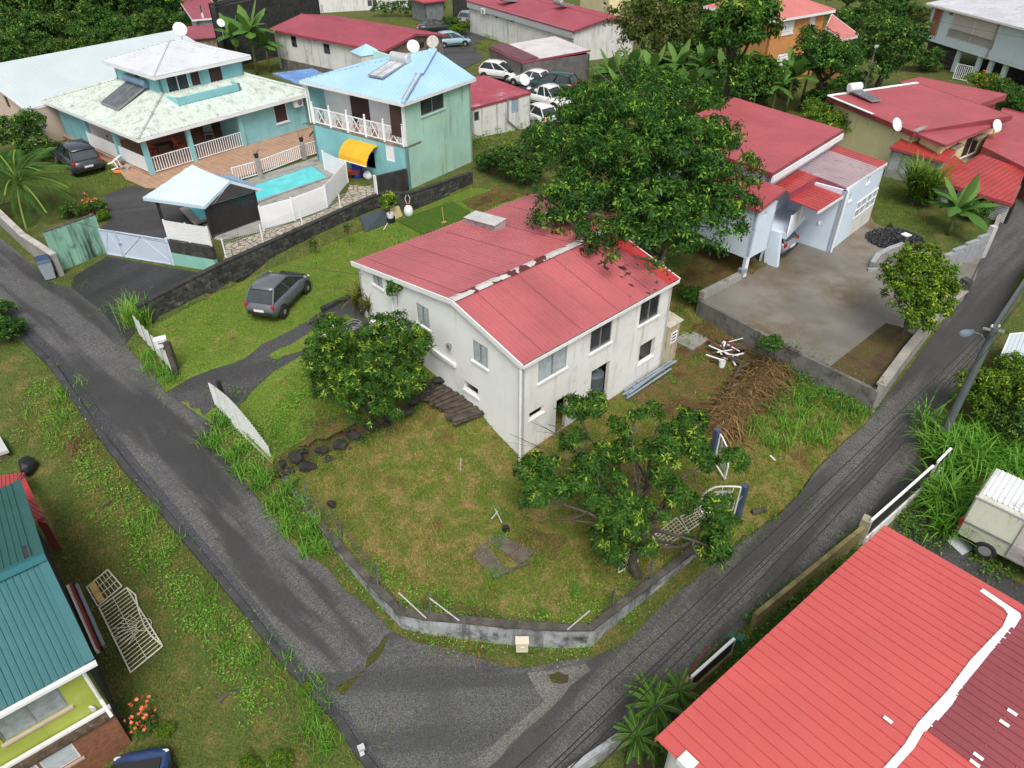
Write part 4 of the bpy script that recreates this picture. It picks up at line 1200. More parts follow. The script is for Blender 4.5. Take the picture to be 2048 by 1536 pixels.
def grille(px,n1,n2,mat,label,thick=.02,r=.014,dz=.06,name='metal_grille',diag=False,parent=None):
 q=[On(*v)for v in px];z=max(v[2]for v in q)+dz;q=[np.array([v[0],v[1],v[2]+dz])for v in q]
 t=thing(name,np.mean(q,axis=0),label,'grille')
 mb=MB()
 for i in range(4):mb.tube([q[i],q[(i+1)%4]],r*1.7,6)
 part('frame',mb,mat,t)
 me=None
 for i in range(1,n1):
  s=i/n1;part('bar',MB().tube([q[0]+(q[1]-q[0])*s,q[3]+(q[2]-q[3])*s],r,5),mat,t)
 for i in range(1,n2):
  s=i/n2;part('crossbar',MB().tube([q[0]+(q[3]-q[0])*s+np.array([0,0,r]),q[1]+(q[2]-q[1])*s+np.array([0,0,r])],r*.8,5),mat,t)
 return t
m_cream_metal=M('cream_painted_metal',(.62,.58,.47),.5,.12,dirt=((.2,.13,.07),.35,5))
grille([(1305,1075),(1318,1100),(1377,1067),(1352,1038)],5,9,m_cream_metal,'cream metal grille lying in the grass under the mango tree')
grille([(1376,1064),(1360,1036),(1398,1018),(1412,1040)],5,6,m_cream_metal,'cream metal grille lying beside the open white gate')
grille([(1236,1148),(1240,1112),(1262,1100),(1276,1124)],4,5,m_cream_metal,'small cream grille lying left of the mango trunk')
# fences on the left road
def corrug_fence(a,b,h,label,lean=0.0,pitch=.1,n_panels=4,post=True):
 a,b=np.array(a),np.array(b);L=np.linalg.norm((b-a)[:2]);d=nrm((b-a)[:2]);n=np.array([d[1],-d[0],0])
 t=thing('corrugated_fence',(a+b)/2,label,'fence')
 for k in range(n_panels):
  mb=MB();vs=[];m=int(L/n_panels/pitch*4)
  for i in range(m+1):
   s=(k+i/m*1.02)/n_panels;s=min(s,1)
   p=a+(b-a)*s;off=.022*math.sin(i*math.pi/2)+.004*(k%2)
   hh=h(s)if callable(h)else h
   vs+=[p+n*off,p+n*(off+lean*hh)+np.array([0,0,hh])]
  fs=[(2*i,2*i+2,2*i+3,2*i+1)for i in range(m)]
  mb.add(vs,fs);part('sheet',mb,m_corr,t)
 return t
m_corr=M('white_corrugated_sheet',(.66,.67,.66),.5,.08,2,streak=((.30,.30,.27),.55),dirt=((.25,.25,.22),.25,3))
fa,fb=P(431,812,1.0),P(549,940,-.05)
t=corrug_fence(fa,fb,lambda s:1.15+.45*math.sin(s*3.1),'dirty white corrugated metal fence along the road verge',0,.1,6)
p=P(452,822,1.05);part('post',MB().box(p+np.array([0,.1,.6]),(.17,.17,1.5),.5),m_black,t)
fa,fb=P(278,668,1.7),P(350,748,1.45)
t=corrug_fence(fa,fb,1.0,'white sheet metal panel fence beside the driveway mouth',0,.35,4)
p=P(354,748,1.45);
gp=thing('gate_post',p,'leaning dark wooden gate post with streaks at the driveway mouth','post');part('post',MB().par(p+np.array([-.1,-.1,-.1]),(.22,0,0),(0,.2,0),(-.05,.1,1.55)),m_wood,gp)
p2=P(340,742,1.48)+np.array([-.05,.15,1.12])
lb=thing('letterbox',p2,'white letterbox fixed on the dark gate post','letterbox');part('box',MB().box(p2+np.array([0,0,.16]),(.42,.3,.32),.5),m_white_clean,lb)
part('lid',MB().box(p2+np.array([0,0,.335]),(.46,.34,.02),.5),m_white_clean,lb)
part('slot',MB().box(p2+np.array([.075,-.132,.2]),(.22,.012,.04),.5),m_black,lb)
# black block wall behind the parked car
bw_px=[(290,655),(454,577),(600,508),(752,436),(775,428),(822,424),(946,374)]
ba=[P(x,y,z)for(x,y),z in zip(bw_px,[1.55,1.7,1.75,1.8,1.8,1.85,1.9])]
tops=[2.55,2.9,2.95,3.0,3.0,2.85,2.75]
t=thing('block_wall',ba[2],'long wall of black stained concrete blocks behind the parked grey car','wall')
bl_me=[MB().box((0,0,0),(.385,.03,.185)).mesh('block',m_block),MB().box((0,.004,0),(.38,.03,.18)).mesh('block',m_block),MB().box((0,-.008,0),(.385,.03,.185)).mesh('block',m_black_wall)]
rr=random.Random(5)
cnt=0
for i in range(len(ba)-1):
 a,b=ba[i].copy(),ba[i+1].copy();L=np.linalg.norm((b-a)[:2])
 if L<.6:continue
 d=nrm((b-a)[:2]);n=np.array([d[1],-d[0]]);z0=min(a[2],b[2])-.5
 mb=MB();mb.prism([(a[0],a[1],a[2]-.6),(b[0],b[1],b[2]-.6),(b[0],b[1],tops[i+1]),(a[0],a[1],tops[i])],(-n[0]*.2,-n[1]*.2,0));part('core',mb,m_black_wall,t)
 mb=MB();mb.prism([(a[0]+n[0]*.035,a[1]+n[1]*.035,tops[i]+.003),(b[0]+n[0]*.035,b[1]+n[1]*.035,tops[i+1]+.003),(b[0]-n[0]*.235,b[1]-n[1]*.235,tops[i+1]+.003),(a[0]-n[0]*.235,a[1]-n[1]*.235,tops[i]+.003)],(0,0,.07));part('coping',mb,m_black_wall,t)
 rows=5;ang=math.atan2(d[1],d[0])
 for r_ in range(rows):
  u=.2-(.2 if r_%2 else 0)
  while u<L-.2:
   if u>.19 and cnt<296:
    zz=tops[i]+(tops[i+1]-tops[i])*u/L-.12-r_*.2
    p=a[:2]+d*u+n*.012
    o=inst('block',bl_me[rr.choice([0,0,1,2])],t,Matrix.Translation(Vector((p[0],p[1],zz))-Vector(BASE[t.name]))@Matrix.Rotation(ang,4,'Z'));cnt+=1
   u+=.4
def board(cs,zs,mat,name,label,cat,th=.03):
 q=[P(x,y,z)for(x,y),z in zip(cs,zs)];n=nrm(np.cross(q[1]-q[0],q[3]-q[0]))*th
 mb=MB().prism(q,n);return solo(name,mb,mat,label,cat)
board([(730,464),(778,447),(770,418),(719,433)],[1.85,1.85,2.6,2.6],M('slate_blue_board',(.05,.065,.085),.6,.1),'board','dark slate-blue board leaning against the black wall','board')
board([(790,440),(805,432),(797,412),(777,418)],[1.9,1.9,2.45,2.45],M('straw_yellow_board',(.62,.5,.27),.7,.1,dirt=((.2,.13,.06),.4,4)),'chipped_panel','pale yellow marbled panel leaning behind the potted shrub','panel')
p=On(782,445);t=thing('potted_shrub',p,'yellow-green potted shrub in a white and black pot by the wall','potted plant')
part('pot',MB().lathe([(.2,0),(.26,.3),(.25,.32),(.15,.28)],p,12),m_black,t);part('inner_pot',MB().lathe([(.17,.3),(.2,.55),(.17,.55),(.1,.5)],p,12),m_white_clean,t)
V,Fq,tt=crown_arrays(8,[((0,0,1.2),(.3,.3,.45))],30,5,5,.16,.07,fresh=.5,clump_r=.15);meshobj('crown',numesh('crown',V,Fq,m_leaf_lime,tt),parent=t)
mb=MB();mb.tube([p+np.array([0,0,.4]),p+np.array([0,0,1.3])],.025,6);part('stem',mb,m_bark,t)
p=On(818,432);t=thing('bulk_bag',p,'white plastic canister bag with long handles and red neck by the wall','bag')
part('sack',MB().lathe([(.12,0),(.24,.08),(.26,.3),(.22,.5),(.1,.62),(.08,.68)],p,12),m_white_clean,t,smooth=True);part('neck',MB().lathe([(.09,.66),(.1,.74),(.05,.75)],p,10),M('red_plastic',(.45,.03,.03),.5),t)
q=MB();
for s in(-1,1):q.tube([p+np.array([s*.06,0,.7]),p+np.array([s*.14,0,1.0]),p+np.array([s*.05,.05,1.2])],.015,5)
part('handles',q,m_white_clean,t)
m_turf=ground_mat('artificial_turf',(.07,.13,.018),(.075,.12,.02),(.06,.10,.02),.2,0,3)
sheet('turf_mat',pxpoly([(795,443),(905,404),(940,425),(946,438),(845,470)]),m_turf,.3,.05)
mb=MB();p=On(888,447);mb.tube([p,p+np.array([-.05,-.05,.95])],.02,6);mb.box(p+np.array([0,0,.06]),(.25,.08,.1),.5);solo('broom',mb,M('wooden_handle',(.55,.38,.18),.6),'broom with wooden handle standing on the artificial turf by the house','broom')
mb=MB();a,b=On(767,461),On(775,449);mb.tube([a+np.array([0,0,.03]),b+np.array([0,0,.05])],.025,6);solo('tube',mb,m_white_clean,'short white tube lying in front of the slate-blue board','tube')
mb=MB();a=On(644,624);b=On(700,598);mb.beam(a+np.array([0,0,.1]),b+np.array([0,0,.1]),.2,.25);solo('kerb',mb,m_black_wall,'dark concrete kerb between lawn and driveway near the yucca','kerb',kind=None)
for(x,y,h,l)in[(632,510,.85,'thin bare sapling left of two planted along the black wall'),(700,490,1.1,'thin leggy sapling right of two planted along the black wall')]:
 p=On(x,y);t=thing('sapling',p,l,'sapling');mb=MB();mb.tube([(0,0,0),(.02,0,h*.5),(-.03,.02,h)],.014,5);part('stem',mb,m_bark,t,True)
 V,Fq,tt=crown_arrays(int(x),[((0,0,h*.75),(.12,.12,.35))],9,3,4,.13,.06,clump_r=.1);meshobj('leaves',numesh('leaves',V,Fq,m_leaf_olive,tt),parent=t)
 # right side of the yard
rr=np.random.default_rng(8)
c=On(1452,712);t=thing('debris_pile',c,'pile of broken white and brown boards in the yard right of the white house','debris pile')
m_brown=M('dark_red_timber',(.13,.045,.03),.8,.3)
for i in range(46):
 p=c+np.array([rr.normal()*.38,rr.normal()*.42,abs(rr.normal())*.2+.03]);a=rr.uniform(0,3.14);l=rr.uniform(.15,.95);d=np.array([math.cos(a),math.sin(a),rr.normal()*.25])*l/2
 part('piece',MB().beam(p-d,p+d,rr.uniform(.04,.09 if i%6 in(0,5)else.2),rr.uniform(.015,.05)),[m_white_clean,m_brown,m_wood,m_brown,m_wood,m_trim][i%6],t)
p=On(1443,733);t=thing('paint_bucket',p,'white paint bucket beside the debris pile','bucket');part('tub',MB().lathe([(.13,0),(.15,.3),(.135,.3),(.12,.1)],p,14),m_white_clean,t);q=MB();q.tube([p+np.array([-.15,0,.28]),p+np.array([0,-.08,.36]),p+np.array([.15,0,.28])],.008,5);part('handle',q,m_alu,t)
def heap(name,spine,w,h,n,mat,seed,**kw):
 r=np.random.default_rng(seed);sp=[np.array(s)for s in spine]
 k=r.uniform(0,len(sp)-1.001,n);i=k.astype(int);f=k-i
 S0=np.array(sp);c=S0[i]*(1-f)[:,None]+S0[i+1]*f[:,None]
 off=r.normal(size=(n,2))*w*(.35+.3*r.random((n,1)));rad=np.clip(1-(np.linalg.norm(off,axis=1)/w)**2,0,1)
 p=c+np.concatenate([off,(h*rad*r.uniform(.75,1.02,n))[:,None]],1)
 an=r.uniform(0,6.28,n);d=np.stack([np.cos(an),np.sin(an),r.normal(size=n)*.25-.25],-1)
 return p,d
sp=[On(1548,742),On(1510,775),On(1470,815),On(1440,860)]
n=9000;p,d=heap('x',sp,1.0,.5,n,None,4);r=np.random.default_rng(2)
V,Fq,tt=leaf_quads(p,d,np.tile([[0,0,1.]],(n,1)),r.uniform(.15,1.0,n)**1.5+.15,r.uniform(.012,.06,n),np.clip(r.normal(size=n)*.28+.42,0,1),.35)
meshobj('dry_leaf_heap',numesh('dry_leaf_heap',V,Fq,m_straw,tt),kind='stuff',label='long heap of dried brown palm leaves beside the forecourt wall',cat='leaf heap')
m_soil=M('dark_soil',(.055,.038,.026),.95,.3,3,bump=(10,.8))
mb=MB();
for i in range(3):
 a,b=sp[i],sp[i+1]
mb.loft([[s+np.array([math.cos(a)*.75,math.sin(a)*.75,0])*(1 if math.sin(a)<.99 else 1)*np.array([1,1,0])+np.array([0,0,.38*max(0,math.cos((k-2)*.75))-.12])for k,a in enumerate(np.linspace(0.6,3.9,5))]for s in sp],close=False,cap=False)
solo('soil_mound',mb,m_soil,'dark soil mound under the dried palm leaf heap','mound',smooth=True)
for(x0,y0,x1,y1,l)in[(1440,800,1480,735,'thick dark branch lying above the dry leaf heap'),(1470,745,1525,720,'long dark branch lying towards the forecourt wall')]:
 a,b=On(x0,y0),On(x1,y1);mb=MB();mb.tube([a+np.array([0,0,.1]),(a+b)/2+np.array([.1,0,.25]),b+np.array([0,0,.2])],[.07,.06,.04],7);solo('branch',mb,m_bark,l,'branch')
a,b=On(1503,1028),On(1531,1022);mb=MB();mb.tube([a+np.array([0,0,.08]),b+np.array([0,0,.08])],.1,8);solo('log',mb,m_wood,'short dark log on the grass verge right of the gate','log')
a,b=On(1540,912),On(1550,922);mb=MB();mb.beam(a+np.array([0,0,.03]),b+np.array([0,0,.03]),.06,.03);solo('plastic_strip',mb,m_white_clean,'short white plastic strip lying on the verge','strip')
# NEIGHBOURS: HELPERS
class House:
 def __init__(s,name,label,r,z0,ze,mat,cat='house',zr=None,ridge_axis=0,t=.16,group=None):
  s.r=ccw([np.array(q[:2],float)for q in r]);s.z0=z0;s.ze=ze;s.mat=mat;s.zr=zr;s.ax=ridge_axis
  c=np.mean(s.r,axis=0);s.root=thing(name,(c[0],c[1],z0+.3),label,cat,group)
  s.walls=[]
  n=len(s.r)
  for i in range(n):
   a,b=s.r[i],s.r[(i+1)%n];L=np.linalg.norm(b-a)
   top=ze
   if zr is not None and i%2!=ridge_axis:top=[(0,ze),(L/2,zr),(L,ze)]
   s.walls.append(Wall(a,b,z0,top,t))
 def finish(s):
  mb=MB()
  for w in s.walls:w.build(mb)
  return part('wall',mb,s.mat,s.root)
def gable(root,r,ze,zr,over,mat,pitch=.25,h=.03,axis=0,fascia=None,cap=None,name='roof',gover=None,sheets=0):
 """two ribbed slopes on a ccw rectangle; ridge parallel to edge 0-1 when axis is 0"""
 r=r if axis==0 else r[1:]+r[:1]
 g=over if gover is None else gover
 R=inset(r,[-over,-g,-over,-g])
 m0,m1=(r[3]+r[0])/2,(r[1]+r[2])/2
 d=nrm(m1-m0);m0=m0-d*g;m1=m1+d*g
 half=np.linalg.norm(r[1]-r[2])/2;zo=ze-over*(zr-ze)/half
 v=lambda p,z:np.array([p[0],p[1],z])
 polys=[[v(R[0],zo),v(R[1],zo),v(m1,zr),v(m0,zr)],[v(R[2],zo),v(R[3],zo),v(m0,zr),v(m1,zr)]]
 mb=MB();
 if cap is not None:mb.tube([v(m0,zr+.01),v(m1,zr+.01)],.09,6)
 else:mb.beam(v(m0,zr-.02),v(m1,zr-.02),.1,.06)
 o=part(name,mb,cap or mat,root)
 for p in polys:
  if sheets:roof_sheets(root,p,pitch,h,mat,sheets,roof=o,lift=.03)
  else:part('roof_slope',roof_panel(p,pitch,h,lift=.03)[0],mat,o)
 if fascia:
  mb=MB()
  for p in polys:
   mb.beam(p[0]-(0,0,.06),p[1]-(0,0,.06),.04,.16)
   for a,b in((p[1],p[2]),(p[3],p[0])):mb.beam(a-np.array([0,0,.05]),b-np.array([0,0,.05]),.045,.17)
  part('fascia',mb,fascia,o)
 return polys
def slope(root,poly,mat,pitch=.25,h=.03,name='roof',fascia=None,prof='trap',fh=.16,under=True):
 mb,_=roof_panel(poly,pitch,h,prof=prof)
 if under:
  p=[np.array(q,float)for q in poly];mb.prism([q-np.array([0,0,.07])for q in p],(0,0,.035))
 o=part(name,mb,mat,root)
 if fascia:
  q=MB();p=[np.array(a,float)for a in poly];c=np.mean(p,axis=0)
  for i in range(len(p)):
   a,b=p[i],p[(i+1)%len(p)];ca=nrm((a-c)*(1,1,0))*.03;cb=nrm((b-c)*(1,1,0))*.03
   q.beam(a+ca-(0,0,fh*.45),b+cb-(0,0,fh*.45),.04,fh)
  part('fascia',q,fascia,o)
 return o
def solar_heater(p,ex,label,m_t,L=1.9,W=1.1,tilt=.25,rz=None,tank_r=.28,panel=None):
 """flat collector with a tank along its upper edge; ex: horizontal direction along the tank"""
 ex=nrm(np.append(ex[:2],0));ey=np.array([-ex[1],ex[0],0]);up=np.array([0,0,1.])
 t=thing('solar_water_heater',p,label,'solar water heater')
 v=nrm(ey*math.cos(tilt)+up*math.sin(tilt));nn=np.cross(ex,v)
 p=np.array(p);o=part('collector',MB().par(p-ex*W/2+nn*.1,ex*W,v*L,nn*.07),panel or m_panel,t)
 q=MB();
 for a,b in((p-ex*W/2,p+ex*W/2),(p-ex*W/2+v*L,p+ex*W/2+v*L)):q.beam(a+nn*.14,b+nn*.14,.06,.09)
 for s in(-.5,0,.5):q.beam(p+ex*W*s+nn*.14,p+ex*W*s+v*L+nn*.14,.04,.09,up=nn)
 part('frame',q,m_alu,t)
 c=p+v*(L+.12)+nn*.32
 prof=[(tank_r*.7,-W*.62),(tank_r,-W*.56),(tank_r,W*.56),(tank_r*.7,W*.62)]
 mb=MB()
 rings=[]
 for r_,x in prof:
  rings.append([c+ex*x+(up*math.cos(a)+ey*math.sin(a))*r_ for a in np.linspace(0,2*math.pi,15)[:-1]])
 mb.loft(rings);part('tank',mb,m_t,t)
 q=MB();q.tube([c+ex*W*.5-up*tank_r,p+ex*W*.45+v*L+nn*.1],.02,5);q.tube([c-ex*W*.5-up*tank_r,p-ex*W*.45+v*L+nn*.1],.02,5);part('pipe',q,m_alu,t)
 return t
def dish(p,az,r,label,mat=None,el=.55,pole=.5,group=None):
 t=thing('satellite_dish',p,label,'satellite dish',group)
 d=np.array([math.sin(az)*math.cos(el),math.cos(az)*math.cos(el),math.sin(el)]);x=nrm(np.cross(d,(0,0,1)));y=np.cross(x,d)
 c=np.array(p)+np.array([0,0,pole])
 rings=[[c+d*(.25*r*(k*k))+(x*math.cos(a)+y*math.sin(a))*r*k for a in np.linspace(0,2*math.pi,19)[:-1]]for k in(.05,.35,.7,1.0,.98,.7,.05)]
 for i in(4,5,6):rings[i]=[q-d*.03 for q in rings[i]]
 part('reflector',MB().loft(rings),mat or m_white_clean,t,smooth=True)
 q=MB();q.tube([c-y*r*.9+d*.2*r,c+d*r*1.0],.012,5);q.tube([c+d*r*.95,c+d*r*1.12],.04,6);part('arm',q,m_alu,t)
 part('mast',MB().tube([np.array(p)-np.array([0,0,.1]),c-d*.04],.025,6),m_alu,t)
 return t
def on_slope(poly,px,py):
 a,b,c=poly[0],poly[1],poly[2];nn=np.cross(b-a,c-a);d=ray(px,py);c0=np.array([0,0,H]);t=np.dot(a-c0,nn)/np.dot(d,nn);return c0+d*t
m_panel=M('collector_glass',(.10,.11,.12),.2,.3,2,spec=.7)
m_turq=M('turquoise_render',(.23,.50,.53),.75,.08,1,streak=((.14,.30,.31),.4),dirt=((.42,.60,.60),.3,1.2))
m_mint=M('mint_green_render',(.39,.62,.51),.8,.08,.7,dirt=((.42,.50,.24),.35,.6),streak=((.08,.13,.10),.42))
m_mint_mould=M('mint_render_black_streaks',(.26,.50,.38),.8,.08,1,streak=((.015,.022,.016),.95),dirt=((.03,.045,.035),.35,2.2))
m_mintwall=M('mint_render_low',(.25,.52,.43),.8,.08,1,streak=((.06,.10,.08),.35))
m_roof_pale=M('pale_lichen_roof',(.56,.62,.56),.5,.08,.7,streak=((.10,.11,.09),.55),dirt=((.20,.22,.19),.42,2.2))
m_roof_grey=M('pale_grey_roof',(.56,.58,.62),.45,.07,.6,dirt=((.34,.34,.33),.3,1.5))
m_roof_white=M('white_sheet_roof',(.50,.57,.585),.55,.04,.4)
m_roof_blue=M('light_blue_roof',(.36,.57,.78),.45,.06,.5,dirt=((.52,.55,.56),.15,1))
m_roof_blue2=M('streaked_blue_roof',(.14,.28,.55),.45,.2,1,dirt=((.45,.52,.6),.35,2))
m_roof_paleblue=M('pale_blue_roof',(.55,.66,.76),.4,.06,.6)
m_maroon=M('maroon_roof',(.31,.060,.085),.5,.1,.5,dirt=((.36,.2,.2),.22,1.2),fine=.1)
m_brown=M('brown_shutter',(.055,.024,.020),.6,.2)
m_tile=M('terracotta_paving',(.42,.26,.17),.65,.12,2,dirt=((.25,.15,.09),.3,2.5))
m_green_dark=M('dark_wood_slats',(.022,.018,.018),.6,.3)
m_pale_gate=M('pale_blue_steel',(.50,.58,.68),.5,.05,1)
m_water=M('pool_water',(.10,.58,.60),.06,.12,1.5,bump=(2.5,.25))
m_yellow=M('yellow_awning',(.72,.40,.02),.6,.1,dirt=((.25,.10,.02),.25,4))
m_blue_pl=M('blue_plastic',(.02,.05,.32),.5,.1)
m_orange=M('orange_red_paint',(.42,.065,.03),.6,.2)
nt=m_tile.node_tree;b_=nt.nodes['Principled BSDF'];src=b_.inputs['Base Color'].links[0].from_socket;br_=node(nt,'ShaderNodeTexBrick');br_.offset=0;mp_=node(nt,'ShaderNodeMapping');mp_.inputs['Rotation'].default_value=(0,0,.75)
for k_,v_ in(('Scale',1.0),('Mortar Size',.02),('Brick Width',.36),('Row Height',.36)):br_.inputs[k_].default_value=v_
nt.links.new(node(nt,'ShaderNodeNewGeometry').outputs['Position'],mp_.inputs[0]);nt.links.new(mp_.outputs[0],br_.inputs['Vector']);nt.links.new(mixc(nt,mul(nt,br_.outputs['Fac'],.55),src,(.16,.10,.07)),b_.inputs['Base Color'])
sheet('terrace',pxpoly([(140,278),(175,262),(300,300),(500,240),(640,225),(668,290),(640,303),(560,332),(480,356),(420,385),(292,378),(252,360),(235,338)]),m_tile,.6,.05)
sheet('neighbour_drive',pxpoly([(205,392),(262,372),(300,382),(345,380),(400,400),(390,440),(350,485),(345,530),(216,508),(197,460),(225,440)]),m_drive,.5,.03,jitter=.05)
# TURQUOISE HOUSE WITH TWO PALE ROOFS
ZT=4.65
eL,eF,eR=(128,192),(275,279),(629,184)
r=ccw(rect(eF,eR,(0,0),ZT))if 0 else None
f0,r0,l0=P(*eF,ZT)[:2],P(*eR,ZT)[:2],P(*eL,ZT)[:2]
ea=nrm(r0-f0);eb=np.array([-ea[1],ea[0]]);La=float(np.linalg.norm(r0-f0));Lb=float((l0-f0)@eb)
tp=lambda a,b,z:np.append(f0+ea*a+eb*b,z)
GT=2.3
th=thing('turquoise_house',tp(La/2,Lb/2,GT),'turquoise house with two stacked pale hip roofs and a balcony','house')
q=P(508,296,GT+.1)[:2]-f0;aR=float(q@ea)
q=P(203,262,GT+.9)[:2]-f0;bS=float(q@eb)
bS=min(max(bS,Lb*.35),Lb*.75)
o_=.5
wl_=[Wall(tp(aR,o_,0),tp(La-o_,o_,0),GT-.3,ZT-.05),Wall(tp(La-o_,o_,0),tp(La-o_,Lb-o_,0),GT-.3,ZT-.05),Wall(tp(La-o_,Lb-o_,0),tp(o_,Lb-o_,0),GT-.3,ZT-.05),Wall(tp(o_,Lb-o_,0),tp(o_,bS,0),GT-.3,ZT-.05),Wall(tp(aR,o_+2.6,0),tp(aR,o_+.001,0),GT-.3,ZT-.05)]
wp=[Wall(tp(o_+.16,bS,0),tp(aR,bS,0),GT-.3,ZT-.05)]
h1=wl_[0].hole(546,212,578,241);h2=wl_[3].hole(171,222,181,238)
mb=MB();[w.build(mb)for w in wl_];part('wall',mb,m_turq,th)
dl=wp[0].L
h3=(dl*.60,GT+.1,dl*.72,GT+2.1);wp[0].holes.append(h3)
mb=MB();[w.build(mb)for w in wp];part('porch_wall',mb,m_white_clean,th)
window(th,wl_[0],h1,'shutter',m_trim,m_brown,sm=m_trim);window(th,wl_[3],h2,'single',m_trim,m_brown);window(th,wp[0],h3,'single',m_turq,m_dark,sill=False,name='door')
ac_unit(wl_[0],593,212,'white air conditioner on the turquoise wall under the eave',None,.8,.2)
cols=MB();
mid=P(402,326,GT+.1)[:2]-f0
for a,b in((.45,.45),(float(mid@ea),.45),(.45,bS*.5),(aR-.1,.45)):
 part('column',MB().box(tp(a,b,(GT+ZT)/2-.1),(.26,.26,ZT-GT+.1),math.atan2(ea[1],ea[0])),m_turq,th)
zz=GT+.06
railing(th,[tp(.6,.4,zz),tp(float(mid@ea),.4,zz),tp(aR-.1,.4,zz)],.95,m_white_clean,bal=.16,r=.02)
mb=MB()
for k in range(11):mb.beam(tp(.4,.6,zz+.12+k*.085),tp(.4,bS,zz+.12+k*.085),.02,.07)
for b in(.6,bS*.5,bS):mb.beam(tp(.4,b,zz),tp(.4,b,zz+1.05),.06,.06)
part('slatted_rail',mb,m_white_clean,th,kind='stuff')
mb=MB();mb.prism([tp(.3,.3,GT-.2),tp(La-.3,.3,GT-.2),tp(La-.3,Lb-.3,GT-.2),tp(.3,Lb-.3,GT-.2)],(0,0,.26));part('porch_floor',mb,m_tile,th)
ZU=7.15
u0_,u1_,u2_=P(308,153,ZU)[:2],P(487,110,ZU)[:2],P(230,117,ZU)[:2]
ua=float((u0_-f0)@ea);ub=float((u0_-f0)@eb);ua2=float((u1_-f0)@ea);ub2=float((u2_-f0)@eb)
ZM=6.0;k_=.35
inn=[(ua+k_,ub+k_),(ua2-k_,ub+k_),(ua2-k_,ub2-k_),(ua+k_,ub2-k_)]
E_=[tp(0,0,ZT),tp(La,0,ZT),tp(La,Lb,ZT),tp(0,Lb,ZT)];I_=[tp(a,b,ZM)for a,b in inn]
ro=part('roof',MB().prism([e-np.array([0,0,.12])for e in E_],(0,0,.03)),m_trim,th)
for i in(0,1,3):part('hip_cap',MB().tube([E_[i]+(0,0,.03),I_[i]+(0,0,.05)],.09,6),m_roof_pale,ro)
for i in range(4):part('roof_slope',roof_panel([E_[i],E_[(i+1)%4],I_[(i+1)%4],I_[i]],.22,.035)[0],m_roof_pale,ro)
mb=MB()
for i in range(4):mb.beam(E_[i]-(0,0,.1),E_[(i+1)%4]-(0,0,.1),.06,.18)
part('fascia',mb,m_trim,ro)
W0=Wall(tp(*inn[0],0),tp(*inn[1],0),ZM-.9,ZU-.03);W1=Wall(tp(*inn[1],0),tp(*inn[2],0),ZM-.9,ZU-.03);W2=Wall(tp(*inn[2],0),tp(*inn[3],0),ZM-.9,ZU-.03);W3=Wall(tp(*inn[3],0),tp(*inn[0],0),ZM-.9,ZU-.03)
L0=W0.L;ha=(L0*.08,ZM-.25,L0*.33,ZU-.25);hb=(L0*.36,ZM+.05,L0*.46,ZU-.25);hc=(L0*.58,ZM-.5,L0*.73,ZU-.12)
W0.holes+=[ha,hb,hc];L3=W3.L;hd=(L3*.45,ZM+.35,L3*.57,ZU-.25);W3.holes.append(hd)
mb=MB();[w.build(mb)for w in(W0,W1,W2,W3)];part('upper_wall',mb,m_turq,th)
window(th,W0,ha,'slide',m_trim,m_glass);window(th,W0,hb,'shutter',m_brown,m_brown,sill=False);window(th,W0,hc,'door',m_brown,m_brown,sill=False,name='door');window(th,W3,hd,'single',m_trim,m_brown)
fs_=[E_[0],E_[1],I_[1],I_[0]];bx=on_slope(fs_,358,213);bx2=on_slope(fs_,485,184)
ZP_=float(bx[2]+bx2[2])/2;b0=float((bx[:2]-f0)@eb);a0=float((bx[:2]-f0)@ea);a1=float((bx2[:2]-f0)@ea)
a0=max(a0,inn[0][0]);mb=MB()
for p,q_ in(((inn[0][0],inn[0][1]),(a0,b0)),((a0,b0),(a1,b0)),((a1,b0),(a1,inn[0][1]))):
 d=tp(*q_,0)[:2]-tp(*p,0)[:2];L=np.linalg.norm(d);d=d/L;n=np.array([-d[1],d[0]])*.15
 P0=tp(*p,0)[:2]
 mb.prism([np.append(P0,ZP_-.3),np.append(P0+d*L,ZP_-.3),np.append(P0+d*L,ZP_+.5),np.append(P0,ZP_+.5)],np.append(n,0))
part('balcony_parapet',mb,m_turq,th)
mb=MB();mb.prism([tp(inn[0][0],inn[0][1],ZP_+.04),tp(a0,b0,ZP_+.04),tp(a1,b0,ZP_+.04),tp(a1,inn[0][1],ZP_+.04)],(0,0,.05));part('balcony_floor',mb,m_turq,th)
E2=[tp(ua-.1,ub-.1,ZU),tp(ua2+.1,ub-.1,ZU),tp(ua2+.1,ub2+.1,ZU),tp(ua-.1,ub2+.1,ZU)]
ap=P(352,80,8.15);aa=float((ap[:2]-f0)@ea);ab=(ub+ub2)/2;hh_=(ua2-ua)/2;aa=(ua+ua2)/2
rr_=max(0.2,((ua2-ua)-(ub2-ub))/2)if(ua2-ua)>(ub2-ub)else.2
A0,A1=tp(aa-rr_,ab,8.2),tp(aa+rr_,ab,8.2)
ro2=part('upper_roof',MB().tube([E2[0]+(0,0,.03),A0+(0,0,.03),A1+(0,0,.03),E2[1]+(0,0,.03)],.06,6),m_roof_grey,th)
for p in([E2[0],E2[1],A1,A0],[E2[1],E2[2],A1],[E2[2],E2[3],A0,A1],[E2[3],E2[0],A0]):part('roof_slope',roof_panel(p,.22,.03)[0],m_roof_grey,ro2)
mb=MB()
for i in range(4):mb.beam(E2[i]-(0,0,.1),E2[(i+1)%4]-(0,0,.1),.06,.17)
part('fascia',mb,m_trim,ro2)
mb=MB();mb.prism([e-np.array([0,0,.12])for e in E2],(0,0,.03));part('soffit',mb,m_trim,ro2)
s3=[E_[3],E_[0],I_[0],I_[3]]
